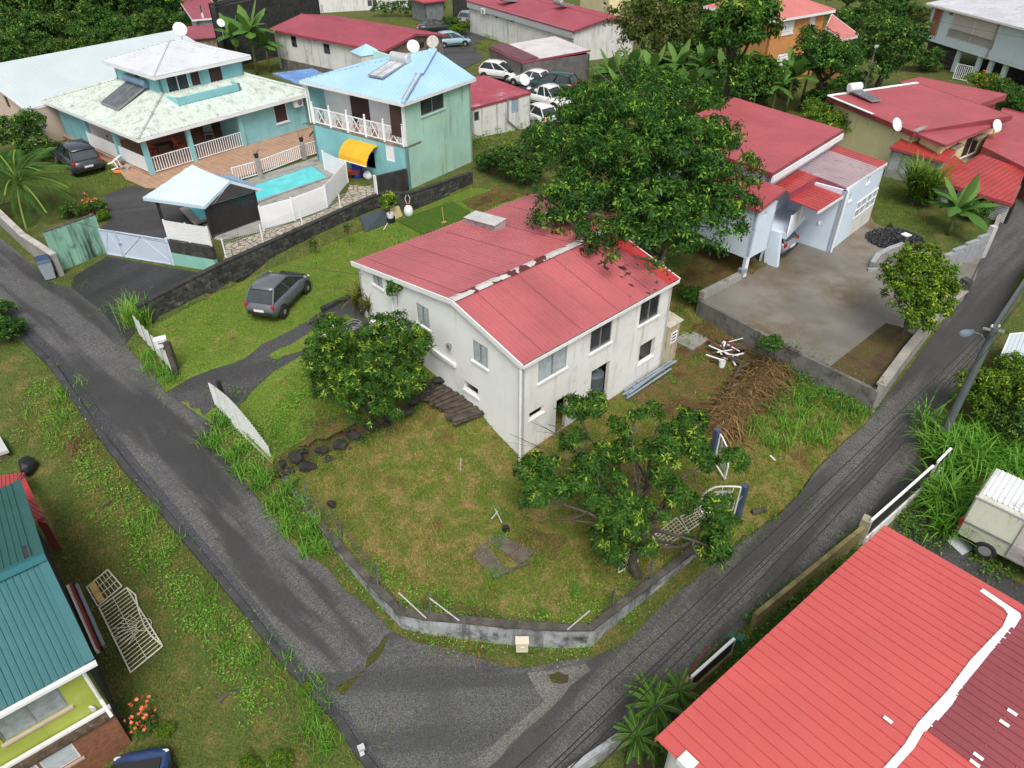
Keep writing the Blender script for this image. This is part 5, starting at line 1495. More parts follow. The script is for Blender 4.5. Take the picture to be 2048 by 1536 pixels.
solar_heater(on_slope(s3,222,216),E_[0]-E_[3],'dark solar water heater with blue-grey tank on the pale lichen-stained roof',M('blue_grey_tank',(.13,.22,.30),.4),2.2,2.2,math.atan2(ZM-ZT,max(.5,ua)),tank_r=.26)
s_=tp(La*.62,Lb*.92,6.0);dish(P(364,76,7.9),2.6,.45,'large white satellite dish above the grey upper roof of the turquoise house',el=.5)
dish(P(447,72,6.4),2.4,.3,'small white satellite dish on a pole behind the grey upper roof',pole=.9)
def armchair(p,rz,mat,label,s=1.0,arms=True):
 t=thing('garden_chair',p,label,'chair',None,rz)
 part('seat',MB().box((0,0,.38*s),(.52*s,.5*s,.06)),mat,t,True);part('backrest',MB().par((-.26*s,.22*s,.4*s),(.52*s,0,0),(0,.05,0),(0,.14*s,.55*s)),mat,t,True)
 for x in(-.23,.23):
  for y in(-.2,.2):part('leg',MB().box((x*s,y*s,.18*s),(.05,.05,.36*s)),mat,t,True)
  if arms:part('armrest',MB().box((x*s*1.15,0,.6*s),(.06,.5*s,.04)),mat,t,True)
 return t
gt=lambda x,y:np.append(P(x,y,GT+.08)[:2],GT+.07)
armchair(gt(362,300),2.4,m_orange,'red armchair on the porch near the middle column');armchair(gt(305,312),1.0,m_orange,'red armchair on the porch behind the corner column')
armchair(gt(420,278),.4,M('grey_green_chair',(.2,.27,.27),.5),'grey-green high-backed chair by the dark porch door',1.1)
p=gt(330,300);t=thing('coffee_table',p,'low dark coffee table between the red armchairs','table',None,.6);part('top',MB().box((0,0,.4),(1.1,.6,.05)),m_brown,t,True)
for x in(-.45,.45):
 for y in(-.22,.22):part('leg',MB().box((x,y,.19),(.06,.06,.38)),m_brown,t,True)
p=On(222,342);t=armchair(p+np.array([0,0,.1]),2.2,m_white_clean,'white plastic chair tipped over beside the tiled path',.95);t.rotation_euler=(1.35,.25,2.2);t.location.z+=.15
p=On(236,345);mb=MB();mb.rock(p+np.array([0,0,.06]),(.28,.17,.09),9);solo('orange_cloth',mb,M('orange_fabric',(.75,.16,.03),.8),'crumpled orange cloth beside the tipped white chair','cloth')
p=On(168,280);t=thing('yellow_bucket',p,'yellow bucket on the tiles near the brown dog','bucket');part('tub',MB().lathe([(.14,0),(.18,.34),(.165,.34),(.13,.1)],p,12),M('yellow_plastic',(.62,.55,.02),.5),t);q=MB();q.tube([p+np.array([-.18,0,.33]),p+np.array([0,-.1,.4]),p+np.array([.18,0,.33])],.009,5);part('handle',q,m_alu,t)
def skin_animal(name,loc,rz,verts,edges,radii,mat,label,cat,sc=1.0,root=0):
 me=bpy.data.meshes.new(name);me.from_pydata([tuple(np.array(v)*sc)for v in verts],edges,[])
 o=bpy.data.objects.new(name,me);COL.objects.link(o);o.location=tuple(map(float,loc));o.rotation_euler=(0,0,rz)
 sk=o.modifiers.new('skin','SKIN');sv=me.skin_vertices[0].data
 for i,r_ in enumerate(radii):sv[i].radius=(r_*sc,r_*sc)
 sv[root].use_root=True
 o.modifiers.new('sub','SUBSURF').levels=2;o.modifiers['sub'].render_levels=2
 dg=bpy.context.evaluated_depsgraph_get();m2=bpy.data.meshes.new_from_object(o.evaluated_get(dg));o.modifiers.clear();o.data=m2;m2.name=name
 m2.materials.clear();m2.materials.append(mat);m2.polygons.foreach_set('use_smooth',[True]*len(m2.polygons))
 BASE[o.name]=o.location[:]
 return tag(o,label,cat)
m_dog=M('brown_dog_coat',(.085,.05,.035),.9,.25,6);m_dog2=M('pale_grey_dog_coat',(.32,.28,.24),.9,.3,5)
dv=[(0,0,.50),(.22,0,.52),(.42,0,.55),(.56,0,.70),(.66,0,.78),(.80,0,.73),(.62,.06,.86),(.62,-.06,.86),(-.20,0,.53),(-.36,0,.50),(-.5,0,.55),(-.6,0,.68),(.38,.10,.34),(.36,.10,.2),(.39,.10,.03),(.42,-.10,.34),(.40,-.10,.2),(.45,-.10,.03),(-.32,.10,.34),(-.42,.10,.2),(-.36,.10,.03),(-.28,-.10,.34),(-.38,-.10,.2),(-.31,-.10,.03)]
de=[(0,1),(1,2),(2,3),(3,4),(4,5),(4,6),(4,7),(0,8),(8,9),(9,10),(10,11),(2,12),(12,13),(13,14),(2,15),(15,16),(16,17),(9,18),(18,19),(19,20),(9,21),(21,22),(22,23)]
dr=[.13,.15,.14,.08,.09,.04,.025,.025,.11,.10,.03,.015,.055,.035,.035,.055,.035,.035,.065,.035,.035,.065,.035,.035]
skin_animal('dog',On(198,297),.25,dv,de,dr,m_dog,'brown dog standing on the tiled path beside the slatted porch rail','dog',1.0)
lv=[(0,0,.13),(.25,0,.14),(.42,.02,.16),(.55,.10,.17),(.66,.16,.12),(.52,.16,.22),(-.22,.05,.13),(-.36,.14,.11),(-.38,.3,.04),(.38,.22,.06),(.5,.36,.04),(.3,.25,.05),(.36,.42,.04),(-.2,.27,.06),(-.1,.42,.04)]
le=[(0,1),(1,2),(2,3),(3,4),(3,5),(0,6),(6,7),(7,8),(2,9),(9,10),(1,11),(11,12),(6,13),(13,14)]
lr=[.14,.15,.10,.085,.04,.025,.14,.07,.02,.05,.035,.05,.03,.07,.035]
skin_animal('dog',On(268,336),3.5,lv,le,lr,m_dog2,'pale grey dog lying curled on the tiles by the porch corner','dog',1.1)
# POOL AND PAVILION
pz=2.42
pq=[P(400,440,pz),P(372,415,pz),P(624,334,pz),P(652,354,pz)]
c0=P(624,334,pz);c1=P(655,356,pz);ddir=nrm(P(470,385,pz)-c0)
pool=[c0,c1,c1+ddir*8.2,c0+ddir*8.2]
mb=MB();mb.prism([p+np.array([0,0,.0])for p in pool],(0,0,.06));solo('pool_water',mb,m_water,kind='structure')
sheet('pool_deck',pxpoly([(470,368),(600,326),(668,302),(692,352),(652,420),(528,464),(440,482),(400,470),(420,400)]),m_concrete,.5,.03)
t=thing('swimming_pool',pool[0],'small rectangular pool with pale concrete surround beside the white slat fence','swimming pool')
cc=np.mean(pool,axis=0);q=MB()
for i in range(4):
 a,b=pool[i],pool[(i+1)%4];oa=a+nrm(a-cc)*.45;ob=b+nrm(b-cc)*.45
 q.prism([a+(0,0,-.02),b+(0,0,-.02),ob+(0,0,-.02),oa+(0,0,-.02)],(0,0,.11))
part('coping',q,m_concrete,t)
tt_=[P(470,366,2.4),P(521,352,2.4),P(609,318,2.4),P(668,300,2.4)]
t=thing('pool_railing',tt_[1],'white baluster railing with grey concrete posts along the pool terrace','railing')
railing(t,[p+np.array([0,0,.05])for p in tt_],.85,m_white_clean,bal=.14,r=.018)
for p in tt_[1:3]:part('post',MB().box(p+np.array([0,0,.55]),(.28,.28,1.1),.3),m_concrete,t)
for p,l in((tt_[1],'flower pot with a bare plant on the left railing post'),(tt_[2],'flower pot with a bare plant on the right railing post')):
 b=p+np.array([0,0,1.1]);t=thing('flower_pot',b,l,'flower pot');part('pot',MB().lathe([(.1,0),(.15,.22),(.13,.22),(.1,.1)],b,10),m_black,t)
 q=MB();[q.tube([b+np.array([0,0,.15]),b+np.array([math.cos(a)*.2,math.sin(a)*.2,.45+.1*math.sin(a*3)])],.012,4)for a in(0,1.3,2.7,4.1,5.3)];part('twigs',q,m_bark,t)
def slat_fence(px,zb,h,label,mat,name='slat_fence',slat=.085,post=True,gap=.7,zt=None):
 pts=[P(x,y,zb)for x,y in px]
 t=thing(name,pts[0],label,'fence')
 for a,b in zip(pts[:-1],pts[1:]):
  n=int(h/slat);me=MB();d=b-a;L=np.linalg.norm(d)
  sm=MB();sm.box((0,0,0),(L,.025,slat*gap));mesh=sm.mesh('slat',mat);ang=math.atan2(d[1],d[0])
  for k in range(n):
   c=(a+b)/2+np.array([0,0,.08+k*slat+slat/2])-np.array(BASE[t.name]);inst('slat',mesh,t,Matrix.Translation(Vector(c))@Matrix.Rotation(ang,4,'Z')@Matrix.Rotation(.25,4,'X'))
 for p in pts:part('post',MB().box(p+np.array([0,0,h/2+.04]),(.09,.09,h+.1),.4),mat,t)
 return t
slat_fence([(651,344),(696,367),(655,417),(590,443),(528,461)],2.35,1.25,'white horizontal slat fence bending round the swimming pool',m_white_clean,slat=.1,gap=.95)
slat_fence([(672,318),(712,338)],2.35,1.25,'white slat gate panel beside the yellow awning',m_white_clean,slat=.1,gap=.95)
m_path=M('crazy_stone_path',(.42,.36,.27),.9,.15,3,dirt=((.10,.085,.06),.4,4))
nt=m_path.node_tree;b_=nt.nodes['Principled BSDF'];vor=node(nt,'ShaderNodeTexVoronoi',feature='DISTANCE_TO_EDGE');vor.inputs['Scale'].default_value=2.6
nt.links.new(node(nt,'ShaderNodeNewGeometry').outputs['Position'],vor.inputs['Vector']);src=b_.inputs['Base Color'].links[0].from_socket
nt.links.new(mixc(nt,ramp(nt,vor.outputs['Distance'],.0,.09),(.07,.06,.045),src),b_.inputs['Base Color'])
bn=node(nt,'ShaderNodeBump');bn.inputs['Distance'].default_value=.05;nt.links.new(ramp(nt,vor.outputs['Distance'],0,.12),bn.inputs['Height']);nt.links.new(bn.outputs[0],b_.inputs['Normal'])
sheet('stone_path',pxpoly([(445,540),(530,510),(660,452),(752,415),(775,395),(740,375),(700,372),(690,395),(655,422),(590,447),(528,466),(452,490)]),m_path,.4,.06)
wf=[P(443,480,3.62),P(519,451,3.65),P(599,421,3.68),P(677,390,3.7),P(752,366,3.7)]
t=thing('wire_mesh_fence',wf[1]-np.array([0,0,1.]),'light grey welded mesh fence with white posts on top of the black wall','fence')
wb_=[np.array([p[0],p[1],2.78])for p in wf]
for p,q_ in zip(wf,wb_):part('post',MB().box((p+q_)/2,(.06,.06,p[2]-q_[2]+.1),.4),m_white_clean,t)
for i in range(len(wf)-1):
 a,b=wb_[i],wb_[i+1];L=np.linalg.norm(b-a);mb=MB();hgt=.85
 for k in range(1,int(L/.1)):p=a+(b-a)*k*.1/L;mb.beam(p,p+np.array([0,0,hgt]),.007,.007)
 for k in range(8):mb.beam(a+np.array([0,0,hgt*k/7+.02]),b+np.array([0,0,hgt*k/7+.02]),.01,.01)
 part('mesh_panel',mb,m_metal,t)
pv=thing('pool_pavilion',P(400,470,2.2),'open pavilion with pale blue metal roof and dark slatted side by the pool','pavilion')
ZA,ZB_=4.05,4.75
A,Bq,Ee=P(408,412,ZA),P(287,395,ZA),P(520,378,ZA);C_,D_=P(459,361,ZB_),P(386,333,ZB_)
Fq_=Bq+(Ee-A)
slope(pv,[A,Bq,D_,C_][::1],m_roof_paleblue,.25,.03,fascia=m_roof_paleblue,name='roof');D2=D_
slope(pv,[Ee,Fq_,D_,C_],m_roof_paleblue,.25,.03,fascia=m_roof_paleblue,name='roof')
mb=MB();mb.prism([A+(0,0,-.06),Ee+(0,0,-.06),C_+(0,0,-.06)],nrm(np.cross(Ee-A,(0,0,1)))*-.05);part('gable_end',mb,m_green_dark,pv)
zb=2.3
g=lambda p,z:np.array([p[0],p[1],z])
A_,B2,E2_=A+(Bq-A)*.06+(Ee-A)*.07,Bq+(A-Bq)*.12+(Ee-A)*.08,Ee+(A-Ee)*.06+(Bq-A)*.06
for p in(A_,B2,E2_,E2_+(B2-A_)):part('post',MB().box(g(p,(zb+ZA)/2-.05),(.15,.15,ZA-zb-.1),.5),m_green_dark,pv)
ls=MB().box((0,0,0),(np.linalg.norm((E2_-A_)[:2]),.03,.07)).mesh('slat',m_green_dark);an=math.atan2((E2_-A_)[1],(E2_-A_)[0])
for k in range(18):inst('slat',ls,pv,Matrix.Translation(Vector(g((A_+E2_)/2,zb+.12+k*.085)-np.array(BASE[pv.name])))@Matrix.Rotation(an,4,'Z'))
m1,m2=P(350,533,1.95),P(437,552,1.85)
t=thing('mint_wall',m1,'mint green garden wall with black mould band under the white louvre panel','wall')
W_=Wall(m1,m2,1.5,3.28,.2);part('wall',W_.build(MB()),m_mintwall,t)
mb=MB();mb.par(W_.at(-.02,2.72,-.22),np.append(W_.e*(W_.L+.04),0),np.append(W_.n*.235,0),(0,0,.62));part('mouldy_top',mb,M('black_mould_band',(.04,.04,.038),.9,.4,3,dirt=((.2,.2,.18),.35,3)),t)
lv_=MB();L=W_.L
for k in range(11):lv_.par(W_.at(.0,3.38+k*.085,-.1-.02),np.append(W_.e*L,0),np.append(W_.n*.02,0),np.append(W_.n*.01,.08))
t2=thing('louvre_panel',W_.at(L/2,3.34,-.1),'white louvred privacy panel standing on the mint wall','louvre panel');part('slats',lv_,m_white_clean,t2,kind='stuff')
for u in(.02,L/2,L-.02):part('upright',MB().box(W_.at(u,3.85,-.11),(.06,.05,1.0),math.atan2(W_.e[1],W_.e[0])),m_white_clean,t2)
ga,gb=P(216,510,1.97),P(350,533,1.95)
t=thing('steel_gate',ga,'pale blue solid steel double gate between the mint green walls','gate');gw=Wall(ga,gb,2.0,3.35,.05)
for u0,u1 in((.0,gw.L*.25),(gw.L*.25+.02,gw.L-.1)):
 lf=part('gate_leaf',MB().par(gw.at(u0,2.03,0),np.append(gw.e*(u1-u0),0),np.append(-gw.n*.03,0),(0,0,1.35)),m_pale_gate,t)
 q=MB()
 for z in(2.05,3.36):q.beam(gw.at(u0,z,.012),gw.at(u1,z,.012),.05,.05)
 for u in(u0+.03,u1-.03):q.beam(gw.at(u,2.05,.012),gw.at(u,3.36,.012),.05,.05,up=(gw.n[0],gw.n[1],0))
 q.beam(gw.at(u0,2.1,.012),gw.at((u0+u1)/2,3.3,.012),.03,.02);q.beam(gw.at((u0+u1)/2,3.3,.012),gw.at(u1,2.1,.012),.03,.02)
 part('frame',q,m_pale_gate,lf)
part('post',MB().box(gw.at(gw.L-.02,2.65,0),(.12,.12,1.6),.2),m_pale_gate,t)
q=MB();q.box(gw.at(gw.L*.25+.08,2.75,.05),(.12,.05,.06));part('lock',q,m_alu,t)
wa,wb2=P(88,466,3.95),P(190,431,3.95);wa[2]=wb2[2]=1.95
t=thing('entrance_wall',wa,'mint green entrance wall with heavy black mould streaks beside the pale gate','wall');W_=Wall(wa,wb2,1.5,3.95,.18);part('wall',W_.build(MB()),m_mint_mould,t)
mb=MB();mb.prism([np.append(q_[:2],3.953)for q_ in(wa,wb2)]+[np.append(wb2[:2]-W_.n*.2,3.953),np.append(wa[:2]-W_.n*.2,3.953)],(0,0,.05));part('coping',mb,m_coping,t)
pts=[P(125,552,1.95),P(60,505,2.1),P(0,445,2.25),P(-60,400,2.35)]
t=thing('road_wall',pts[1],'long grey mossy concrete wall along the road at the left edge','wall')
part('wall',path_strip(pts,.22,[3.05,3.05,3.15,3.2],[1.3]*4),m_concrete,t);part('coping',path_strip(pts,.3,[3.11,3.11,3.21,3.26],[3.053,3.053,3.153,3.203]),M('pale_coping',(.42,.40,.36),.9,.2,2,dirt=((.1,.09,.07),.4,3)),t)
p=On(101,556);t=thing('wheelie_bin',p,'grey wheelie bin with dark blue lid at the foot of the road wall','bin',None,.6)
m_bin=M('grey_bin_plastic',(.30,.34,.38),.5,.08)
part('body',MB().loft([[(-.22,-.24,.05),(.22,-.24,.05),(.22,.2,.05),(-.22,.2,.05)],[(-.29,-.32,.95),(.29,-.32,.95),(.29,.3,.95),(-.29,.3,.95)]]),m_bin,t,True)
part('lid',MB().loft([[(-.31,-.36,.95),(.31,-.36,.95),(.31,.34,.95),(-.31,.34,.95)],[(-.27,-.3,1.05),(.27,-.3,1.05),(.27,.34,1.05),(-.27,.34,1.05)]]),M('dark_blue_lid',(.03,.06,.12),.45),t,True)
for x in(-.26,.26):part('wheel',MB().lathe([(.02,-.03),(.1,-.03),(.1,.03),(.02,.03)],(x,.24,.1),12,'x'),m_rubber,t,True)
part('handle',MB().tube([(-.25,.36,.93),(.25,.36,.93)],.02,6),m_bin,t,True)
def barrow(p,rz,mat,label,tip=0):
 t=thing('wheelbarrow',p,label,'wheelbarrow',None,rz)
 part('tray',MB().loft([[(-.2,-.18,.25),(.25,-.18,.25),(.25,.18,.25),(-.2,.18,.25)],[(-.4,-.3,.52),(.42,-.3,.55),(.42,.3,.55),(-.4,.3,.52)],[(-.37,-.27,.52),(.39,-.27,.55),(.39,.27,.55),(-.37,.27,.52)],[(-.18,-.16,.28),(.23,-.16,.28),(.23,.16,.28),(-.18,.16,.28)]]),mat,t,True)
 for s in(-1,1):part('handle',MB().tube([(.6,.04*s,.18),(.1,.17*s,.24),(-.8,.27*s,.55)],.02,6),mat,t,True)
 part('wheel',MB().lathe([(.03,-.04),(.16,-.045),(.18,0),(.16,.045),(.03,.04)],(.62,0,.18),14,'y'),m_rubber,t,True)
 for s in(-1,1):part('leg',MB().tube([(-.15,.15*s,.27),(-.28,.2*s,0)],.018,6),mat,t,True)
 if tip:t.rotation_euler=(tip,0,rz)
 return t
barrow(On(708,356),.3,m_orange,'rusty orange-red wheelbarrow on the stone path by the pool fence')
# BLUE-ROOFED TWO-STOREY HOUSE
ZB2=7.2
q0,q1,q2=P(805,206,ZB2)[:2],P(947,156,ZB2)[:2],P(641,150,ZB2)[:2]
ba_=nrm(q1-q0);bb=np.array([-ba_[1],ba_[0]]);Ma=float(np.linalg.norm(q1-q0));Mb=float((q2-q0)@bb)
bp=lambda a,b,z:np.append(q0+ba_*a+bb*b,z)
bh=thing('blue_roofed_house',bp(Ma/2,Mb/2,2.2),'two-storey turquoise and green house with light blue metal roof','house')
k=.15;G2=1.7;ZF=4.75
Wg_=Wall(bp(k,k,0),bp(Ma-k,k,0),G2,ZB2-.05);Wr_=Wall(bp(Ma-k,k,0),bp(Ma-k,Mb-k,0),G2,[(0,ZB2-.05),(Mb-2*k,ZB2+.6)]);Wb_=Wall(bp(Ma-k,Mb-k,0),bp(k,Mb-k,0),G2,ZB2-.05)
Wl_=Wall(bp(k,Mb-k,0),bp(k,k,0),G2,ZF);Wu_=Wall(bp(k+1.15,Mb-k,0),bp(k+1.15,k+.16,0),ZF,ZB2-.05)
hg=Wg_.hole(839,186,889,216)
mb=MB();Wg_.build(mb);Wr_.build(mb);part('green_wall',mb,m_mint,bh)
hdoor=Wl_.hole(769,283,790,325);hd2=Wl_.hole(714,296,752,340)
mb=MB();Wl_.build(mb);Wb_.build(mb);part('lower_wall',mb,m_turq,bh)
L=Wu_.L;hu=[(L*.30,ZF+.05,L*.52,ZF+2.15),(L*.78,ZF+.4,L*.97,ZF+2.0)];Wu_.holes+=hu
mb=MB();Wu_.build(mb);part('upper_wall',mb,m_white_clean,bh)
window(bh,Wg_,hg,'slide',m_alu,m_glass,sm=m_mint)
for h_ in hu:window(bh,Wu_,h_,'shutter',m_trim,m_brown,sill=False,name='shutter')
window(bh,Wl_,hdoor,'single',m_trim,m_white_clean,sill=False,name='door')
mb=MB();mb.prism([bp(k,k,ZF-.12),bp(k+1.3,k,ZF-.12),bp(k+1.3,Mb-k,ZF-.12),bp(k,Mb-k,ZF-.12)],(0,0,.14));part('balcony_floor',mb,m_tile,bh)
mb=MB();mb.par(bp(.13,.3,ZF+.5),np.append(ba_*.03,0),np.append(bb*.0,0)+np.append(bb*.85,0),(0,0,1.8));part('louvred_screen',mb,m_brown,bh)
for b in(.2,Mb-.25):part('post',MB().box(bp(.2,b,(ZF+ZB2)/2),(.12,.12,ZB2-ZF-.05),math.atan2(ba_[1],ba_[0])),m_trim,bh)
npan=5
for i in range(npan):
 b0_,b1_=.35+(Mb-.7)*i/npan,.35+(Mb-.7)*(i+1)/npan;mb=MB();z0,z1=ZF+.1,ZF+.95
 for z in(z0,z1):mb.beam(bp(.17,b0_,z),bp(.17,b1_,z),.06,.06)
 c0_,c1_=b0_+(b1_-b0_)*.3,b0_+(b1_-b0_)*.7
 mb.beam(bp(.17,c0_,z0),bp(.17,c1_,z1),.04,.04);mb.beam(bp(.17,c1_,z0),bp(.17,c0_,z1),.04,.04)
 for b in[c0_,c1_]+[b0_+(c0_-b0_)*j/4 for j in range(1,4)]+[c1_+(b1_-c1_)*j/4 for j in range(1,4)]:mb.beam(bp(.17,b,z0),bp(.17,b,z1),.035,.035)
 part('balustrade',mb,m_white_clean,bh)
for i in range(npan+1):
 b=.35+(Mb-.7)*i/npan;part('baluster_post',MB().box(bp(.17,b,ZF+.55),(.11,.11,1.15)).lathe([(.03,1.12),(.07,1.2),(.03,1.28)],bp(.17,b,ZF),8),m_white_clean,bh)
pk=P(868,98,8.6)
e_=[bp(-.1,-.1,ZB2),bp(Ma+.1,-.1,ZB2),bp(-.1,Mb+.1,ZB2)]
pkb=bp(Ma+.1,float((pk[:2]-q0)@bb),8.5)
ro=part('roof',MB().tube([e_[0]+(0,0,.03),pk+(0,0,.04)],.1,6),m_roof_blue,bh)
part('roof_slope',roof_panel([e_[2],e_[0],pk],.3,.012)[0],m_roof_blue,ro);part('roof_slope',roof_panel([e_[0],e_[1],pk],.3,.012)[0],m_roof_blue,ro)
part('roof_slope',roof_panel([e_[1],bp(Ma+.1,Mb+.1,ZB2),pk],.25,.025)[0],m_roof_blue,ro);part('roof_slope',roof_panel([bp(Ma+.1,Mb+.1,ZB2),e_[2],pk],.25,.025)[0],m_roof_blue,ro)
d_=pk-e_[0];side=nrm(np.cross(d_,(0,0,1)))
mb=MB();mb.beam(e_[0]+d_*.05+(0,0,.09),e_[0]+d_*.5+(0,0,.09),.3,.03);part('grey_flashing',mb,m_concrete,ro)
mb=MB();mb.beam(e_[0]+d_*.5+(0,0,.1),e_[0]+d_*.97+(0,0,.1),.5,.03);part('ridge_cap',mb,m_roof_blue,ro)
mb=MB();mb.beam(e_[2]-(0,0,.09),e_[0]-(0,0,.09),.05,.16);mb.beam(e_[0]-(0,0,.09),e_[1]-(0,0,.09),.05,.16);part('fascia',mb,m_trim,ro)
mb=MB();mb.tube([e_[2]+np.array([0,0,-.1]),bp(.1,Mb-.1,ZB2-.4),bp(.1,Mb-.1,ZF)],.05,6);part('downpipe',mb,m_trim,bh)
sl_=[e_[2],e_[0],pk]
solar_heater(on_slope(sl_,752,158),e_[0]-e_[2],'shiny silver solar water heater on the light blue roof',M('silver_tank',(.62,.64,.65),.35,.05,metal=.4),2.1,1.1,.2,panel=M('pale_reflecting_collector',(.50,.53,.55),.2,.2,2))
dish(P(827,106,8.2),2.8,.38,'white satellite dish on the light blue roof by the silver tank',pole=.35);dish(P(866,90,5.2),3.2,.5,'stained white satellite dish on the brown gable wall',M('stained_dish',(.45,.42,.38),.6,.2,4),pole=.2)
u,z=Wl_.px(706,272);u2,z2=Wl_.px(748,262);u,u2=sorted((u,u2));t=thing('awning',Wl_.at((u+u2)/2,3.6),'yellow curved awning over the lower doorway of the blue-roofed house','awning')
rings=[]
for i,(o,z)in enumerate([(0,4.35),(.35,4.3),(.75,4.05),(1.0,3.7),(1.05,3.45)]):
 rings.append([Wl_.at(u-.35,z,o),Wl_.at(u2+.15,z,o),Wl_.at(u2+.15,z+.03,o),Wl_.at(u-.35,z+.03,o)])
part('canopy',MB().loft(rings),m_yellow,t);part('front_bar',MB().tube([Wl_.at(u-.38,3.47,1.08),Wl_.at(u2+.18,3.47,1.08)],.03,6),m_trim,t)
dish(P(747,268,4.3)-(0,0,.9),2.6,.5,'large stained satellite dish beside the yellow awning',M('mouldy_dish',(.36,.34,.32),.6,.25,4,dirt=((.1,.1,.1),.4,4)),pole=.9)
q_=Wl_.px(725,318);p=Wl_.at(q_[0],GT+.08,.55);t=thing('blue_barrel',p,'blue plastic barrel under the yellow awning','barrel');part('body',MB().lathe([(.26,0),(.29,.1),(.3,.4),(.29,.8),(.26,.9),(.2,.9)],p,16),m_blue_pl,t);q=MB();[q.lathe([(.29,z),(.31,z+.02),(.29,z+.04)],p,16)for z in(.28,.58)];part('hoops',q,m_blue_pl,t)
for x,y,l in((742,318,'white refuse sack right of the blue barrel'),(714,322,'white refuse sack left of the blue barrel')):
 mb=MB();mb.rock(Wl_.at(Wl_.px(x,y)[0],GT+.3,.4),(.3,.28,.3),x);solo('refuse_sack',mb,m_white_clean,l,'sack',smooth=True)
a,b=P(752,436,1.85),P(822,424,1.85)
W_=Wall(P(757,400,2.2),P(818,384,2.2),1.5,3.55,.18);t=thing('mould_black_wall',P(790,395,2.2),'tall mould-black wall panel at the foot of the green house wall','wall');part('wall',W_.build(MB()),m_black_wall,t)
mb=MB();mb.par(W_.at(-.08,1.5,-.2),np.append(W_.e*.09,0),np.append(W_.n*.22,0),(0,0,2.1));part('white_edge',mb,m_trim,t)
z=4.45;bl=[P(629,182,z-.05),P(693,170,z-.05),P(625,137,z+.25),P(546,147,z+.25)]
t=thing('covered_passage',P(640,240,2.3),'streaked blue corrugated roof over the passage between two houses','shelter')
slope(t,bl,m_roof_blue2,.2,.03,fascia=m_alu)
mb=MB();mb.prism([P(618,250,2.3),P(660,232,2.3),P(660,232,2.3)+np.array([0,0,1.9]),P(618,250,2.3)+np.array([0,0,1.9])],(0.02,.04,0));part('grey_screen',mb,m_alu,t)
for p in bl[:2]:part('post',MB().beam(np.array([p[0],p[1]+.2,2.2]),p+np.array([0,.2,-.08]),.1,.1),m_alu,t)
banana(On(652,292),1.2,1.7,'banana plant with upright leaves by the passage and white slat gate',n=10,seed=4)
# BACK ROW OF BUILDINGS
m_stained_white=M('mouldy_white_wall',(.68,.68,.66),.8,.06,1,streak=((.10,.09,.08),.55),dirt=((.25,.22,.19),.3,1.6))
m_grime=M('brown_grimy_wall',(.22,.16,.12),.85,.2,1.5,streak=((.05,.035,.03),.7),dirt=((.45,.43,.4),.35,2))
m_orange_wall=M('orange_render',(.58,.26,.09),.8,.06,1,streak=((.4,.15,.05),.3))
m_roof_coral=M('coral_red_roof',(.52,.17,.155),.5,.06,.6,dirt=((.4,.12,.11),.2,1.5))
m_yellow_wall=M('pale_yellow_render',(.74,.66,.38),.8,.06,1,streak=((.30,.25,.14),.3),dirt=((.2,.17,.1),.2,1.2))
m_roof_red2=M('dull_red_roof',(.37,.075,.085),.45,.09,.5,dirt=((.30,.08,.085),.3,1.5),fine=.15)
m_roof_shiny=M('wet_red_sheet',(.38,.045,.040),.28,.12,.8,dirt=((.2,.04,.05),.35,2))
m_roof_mauve=M('faded_mauve_sheet',(.36,.27,.29),.5,.1,1,dirt=((.16,.10,.13),.35,2.5))
m_paleblue_wall=M('pale_blue_render',(.63,.73,.84),.7,.04,1,streak=((.46,.50,.54),.18))
m_ice_wall=M('ice_blue_render',(.60,.72,.75),.75,.04,.8,streak=((.35,.38,.38),.3))
m_brick=M('red_brick_panel',(.36,.115,.06),.85,.25,6,dirt=((.2,.06,.035),.4,8))
m_stonewall=M('dark_rubble_stone',(.07,.065,.06),.9,.4,4,dirt=((.16,.15,.14),.35,5),bump=(9,.8))
def gz(x,y):return float(On(x,y)[2])
zr,ze=6.0,4.4
R0,R1=P(-40,131,zr),P(352,60,zr);E0,E1=P(51,218,ze),P(330,150,ze)
E0b=E0;d=R0-R1;R0c=R1+d*1.0
hb=thing('long_white_building',(E0[0]+6,E0[1]+4,1.5),'long building with a huge plain white sheet roof at the left edge','building')
E1b=E0+(R1-P(0,124,zr));R0e=P(0,126,zr);
dirr=nrm(R1-R0e);nrd=np.array([-dirr[1],dirr[0],0]);wdt=float((R0e-E0)[:2]@nrd[:2])
Lr=float((R1-E0)[:2]@dirr[:2])
Ebl,Ebr=E0,E0+dirr*Lr;Rbl,Rbr=E0+nrd*wdt+np.array([0,0,zr-ze]),Ebr+nrd*wdt+np.array([0,0,zr-ze])
slope(hb,[Ebl,Ebr,Rbr,Rbl],m_roof_white,.3,.007,fascia=m_trim)
back=[Rbr+nrd*3-np.array([0,0,.8]),Rbl+nrd*3-np.array([0,0,.8])]
slope(hb,[back[0],back[1],Rbl,Rbr],m_roof_white,.3,.02)
m_beige=M('beige_render',(.58,.46,.38),.8,.05,1)
ws=[Wall(Ebl+nrd*(wdt+2.9),Ebl+dirr*.2,0,[(0,ze+.4),(2.9,zr-.1),(wdt+2.9,ze-.05)]),Wall(Ebl+dirr*.2,Ebr,0,ze-.06),Wall(Ebr,Ebr+nrd*(wdt+2.9),0,[(0,ze-.05),(wdt,zr-.1),(wdt+2.9,ze+.4)])]
hw_=ws[0].hole(4,185,22,216);mb=MB();[w.build(mb)for w in ws];part('wall',mb,m_beige,hb);window(hb,ws[0],hw_,'shutter',m_brown,m_brown,sill=False)
h=House('maroon_roofed_house','white house with maroon gable roof and small dark windows behind the blue roof',rect((546,57),(767,99),(883,68),4.9),.9,4.85,m_stained_white,zr=5.45)
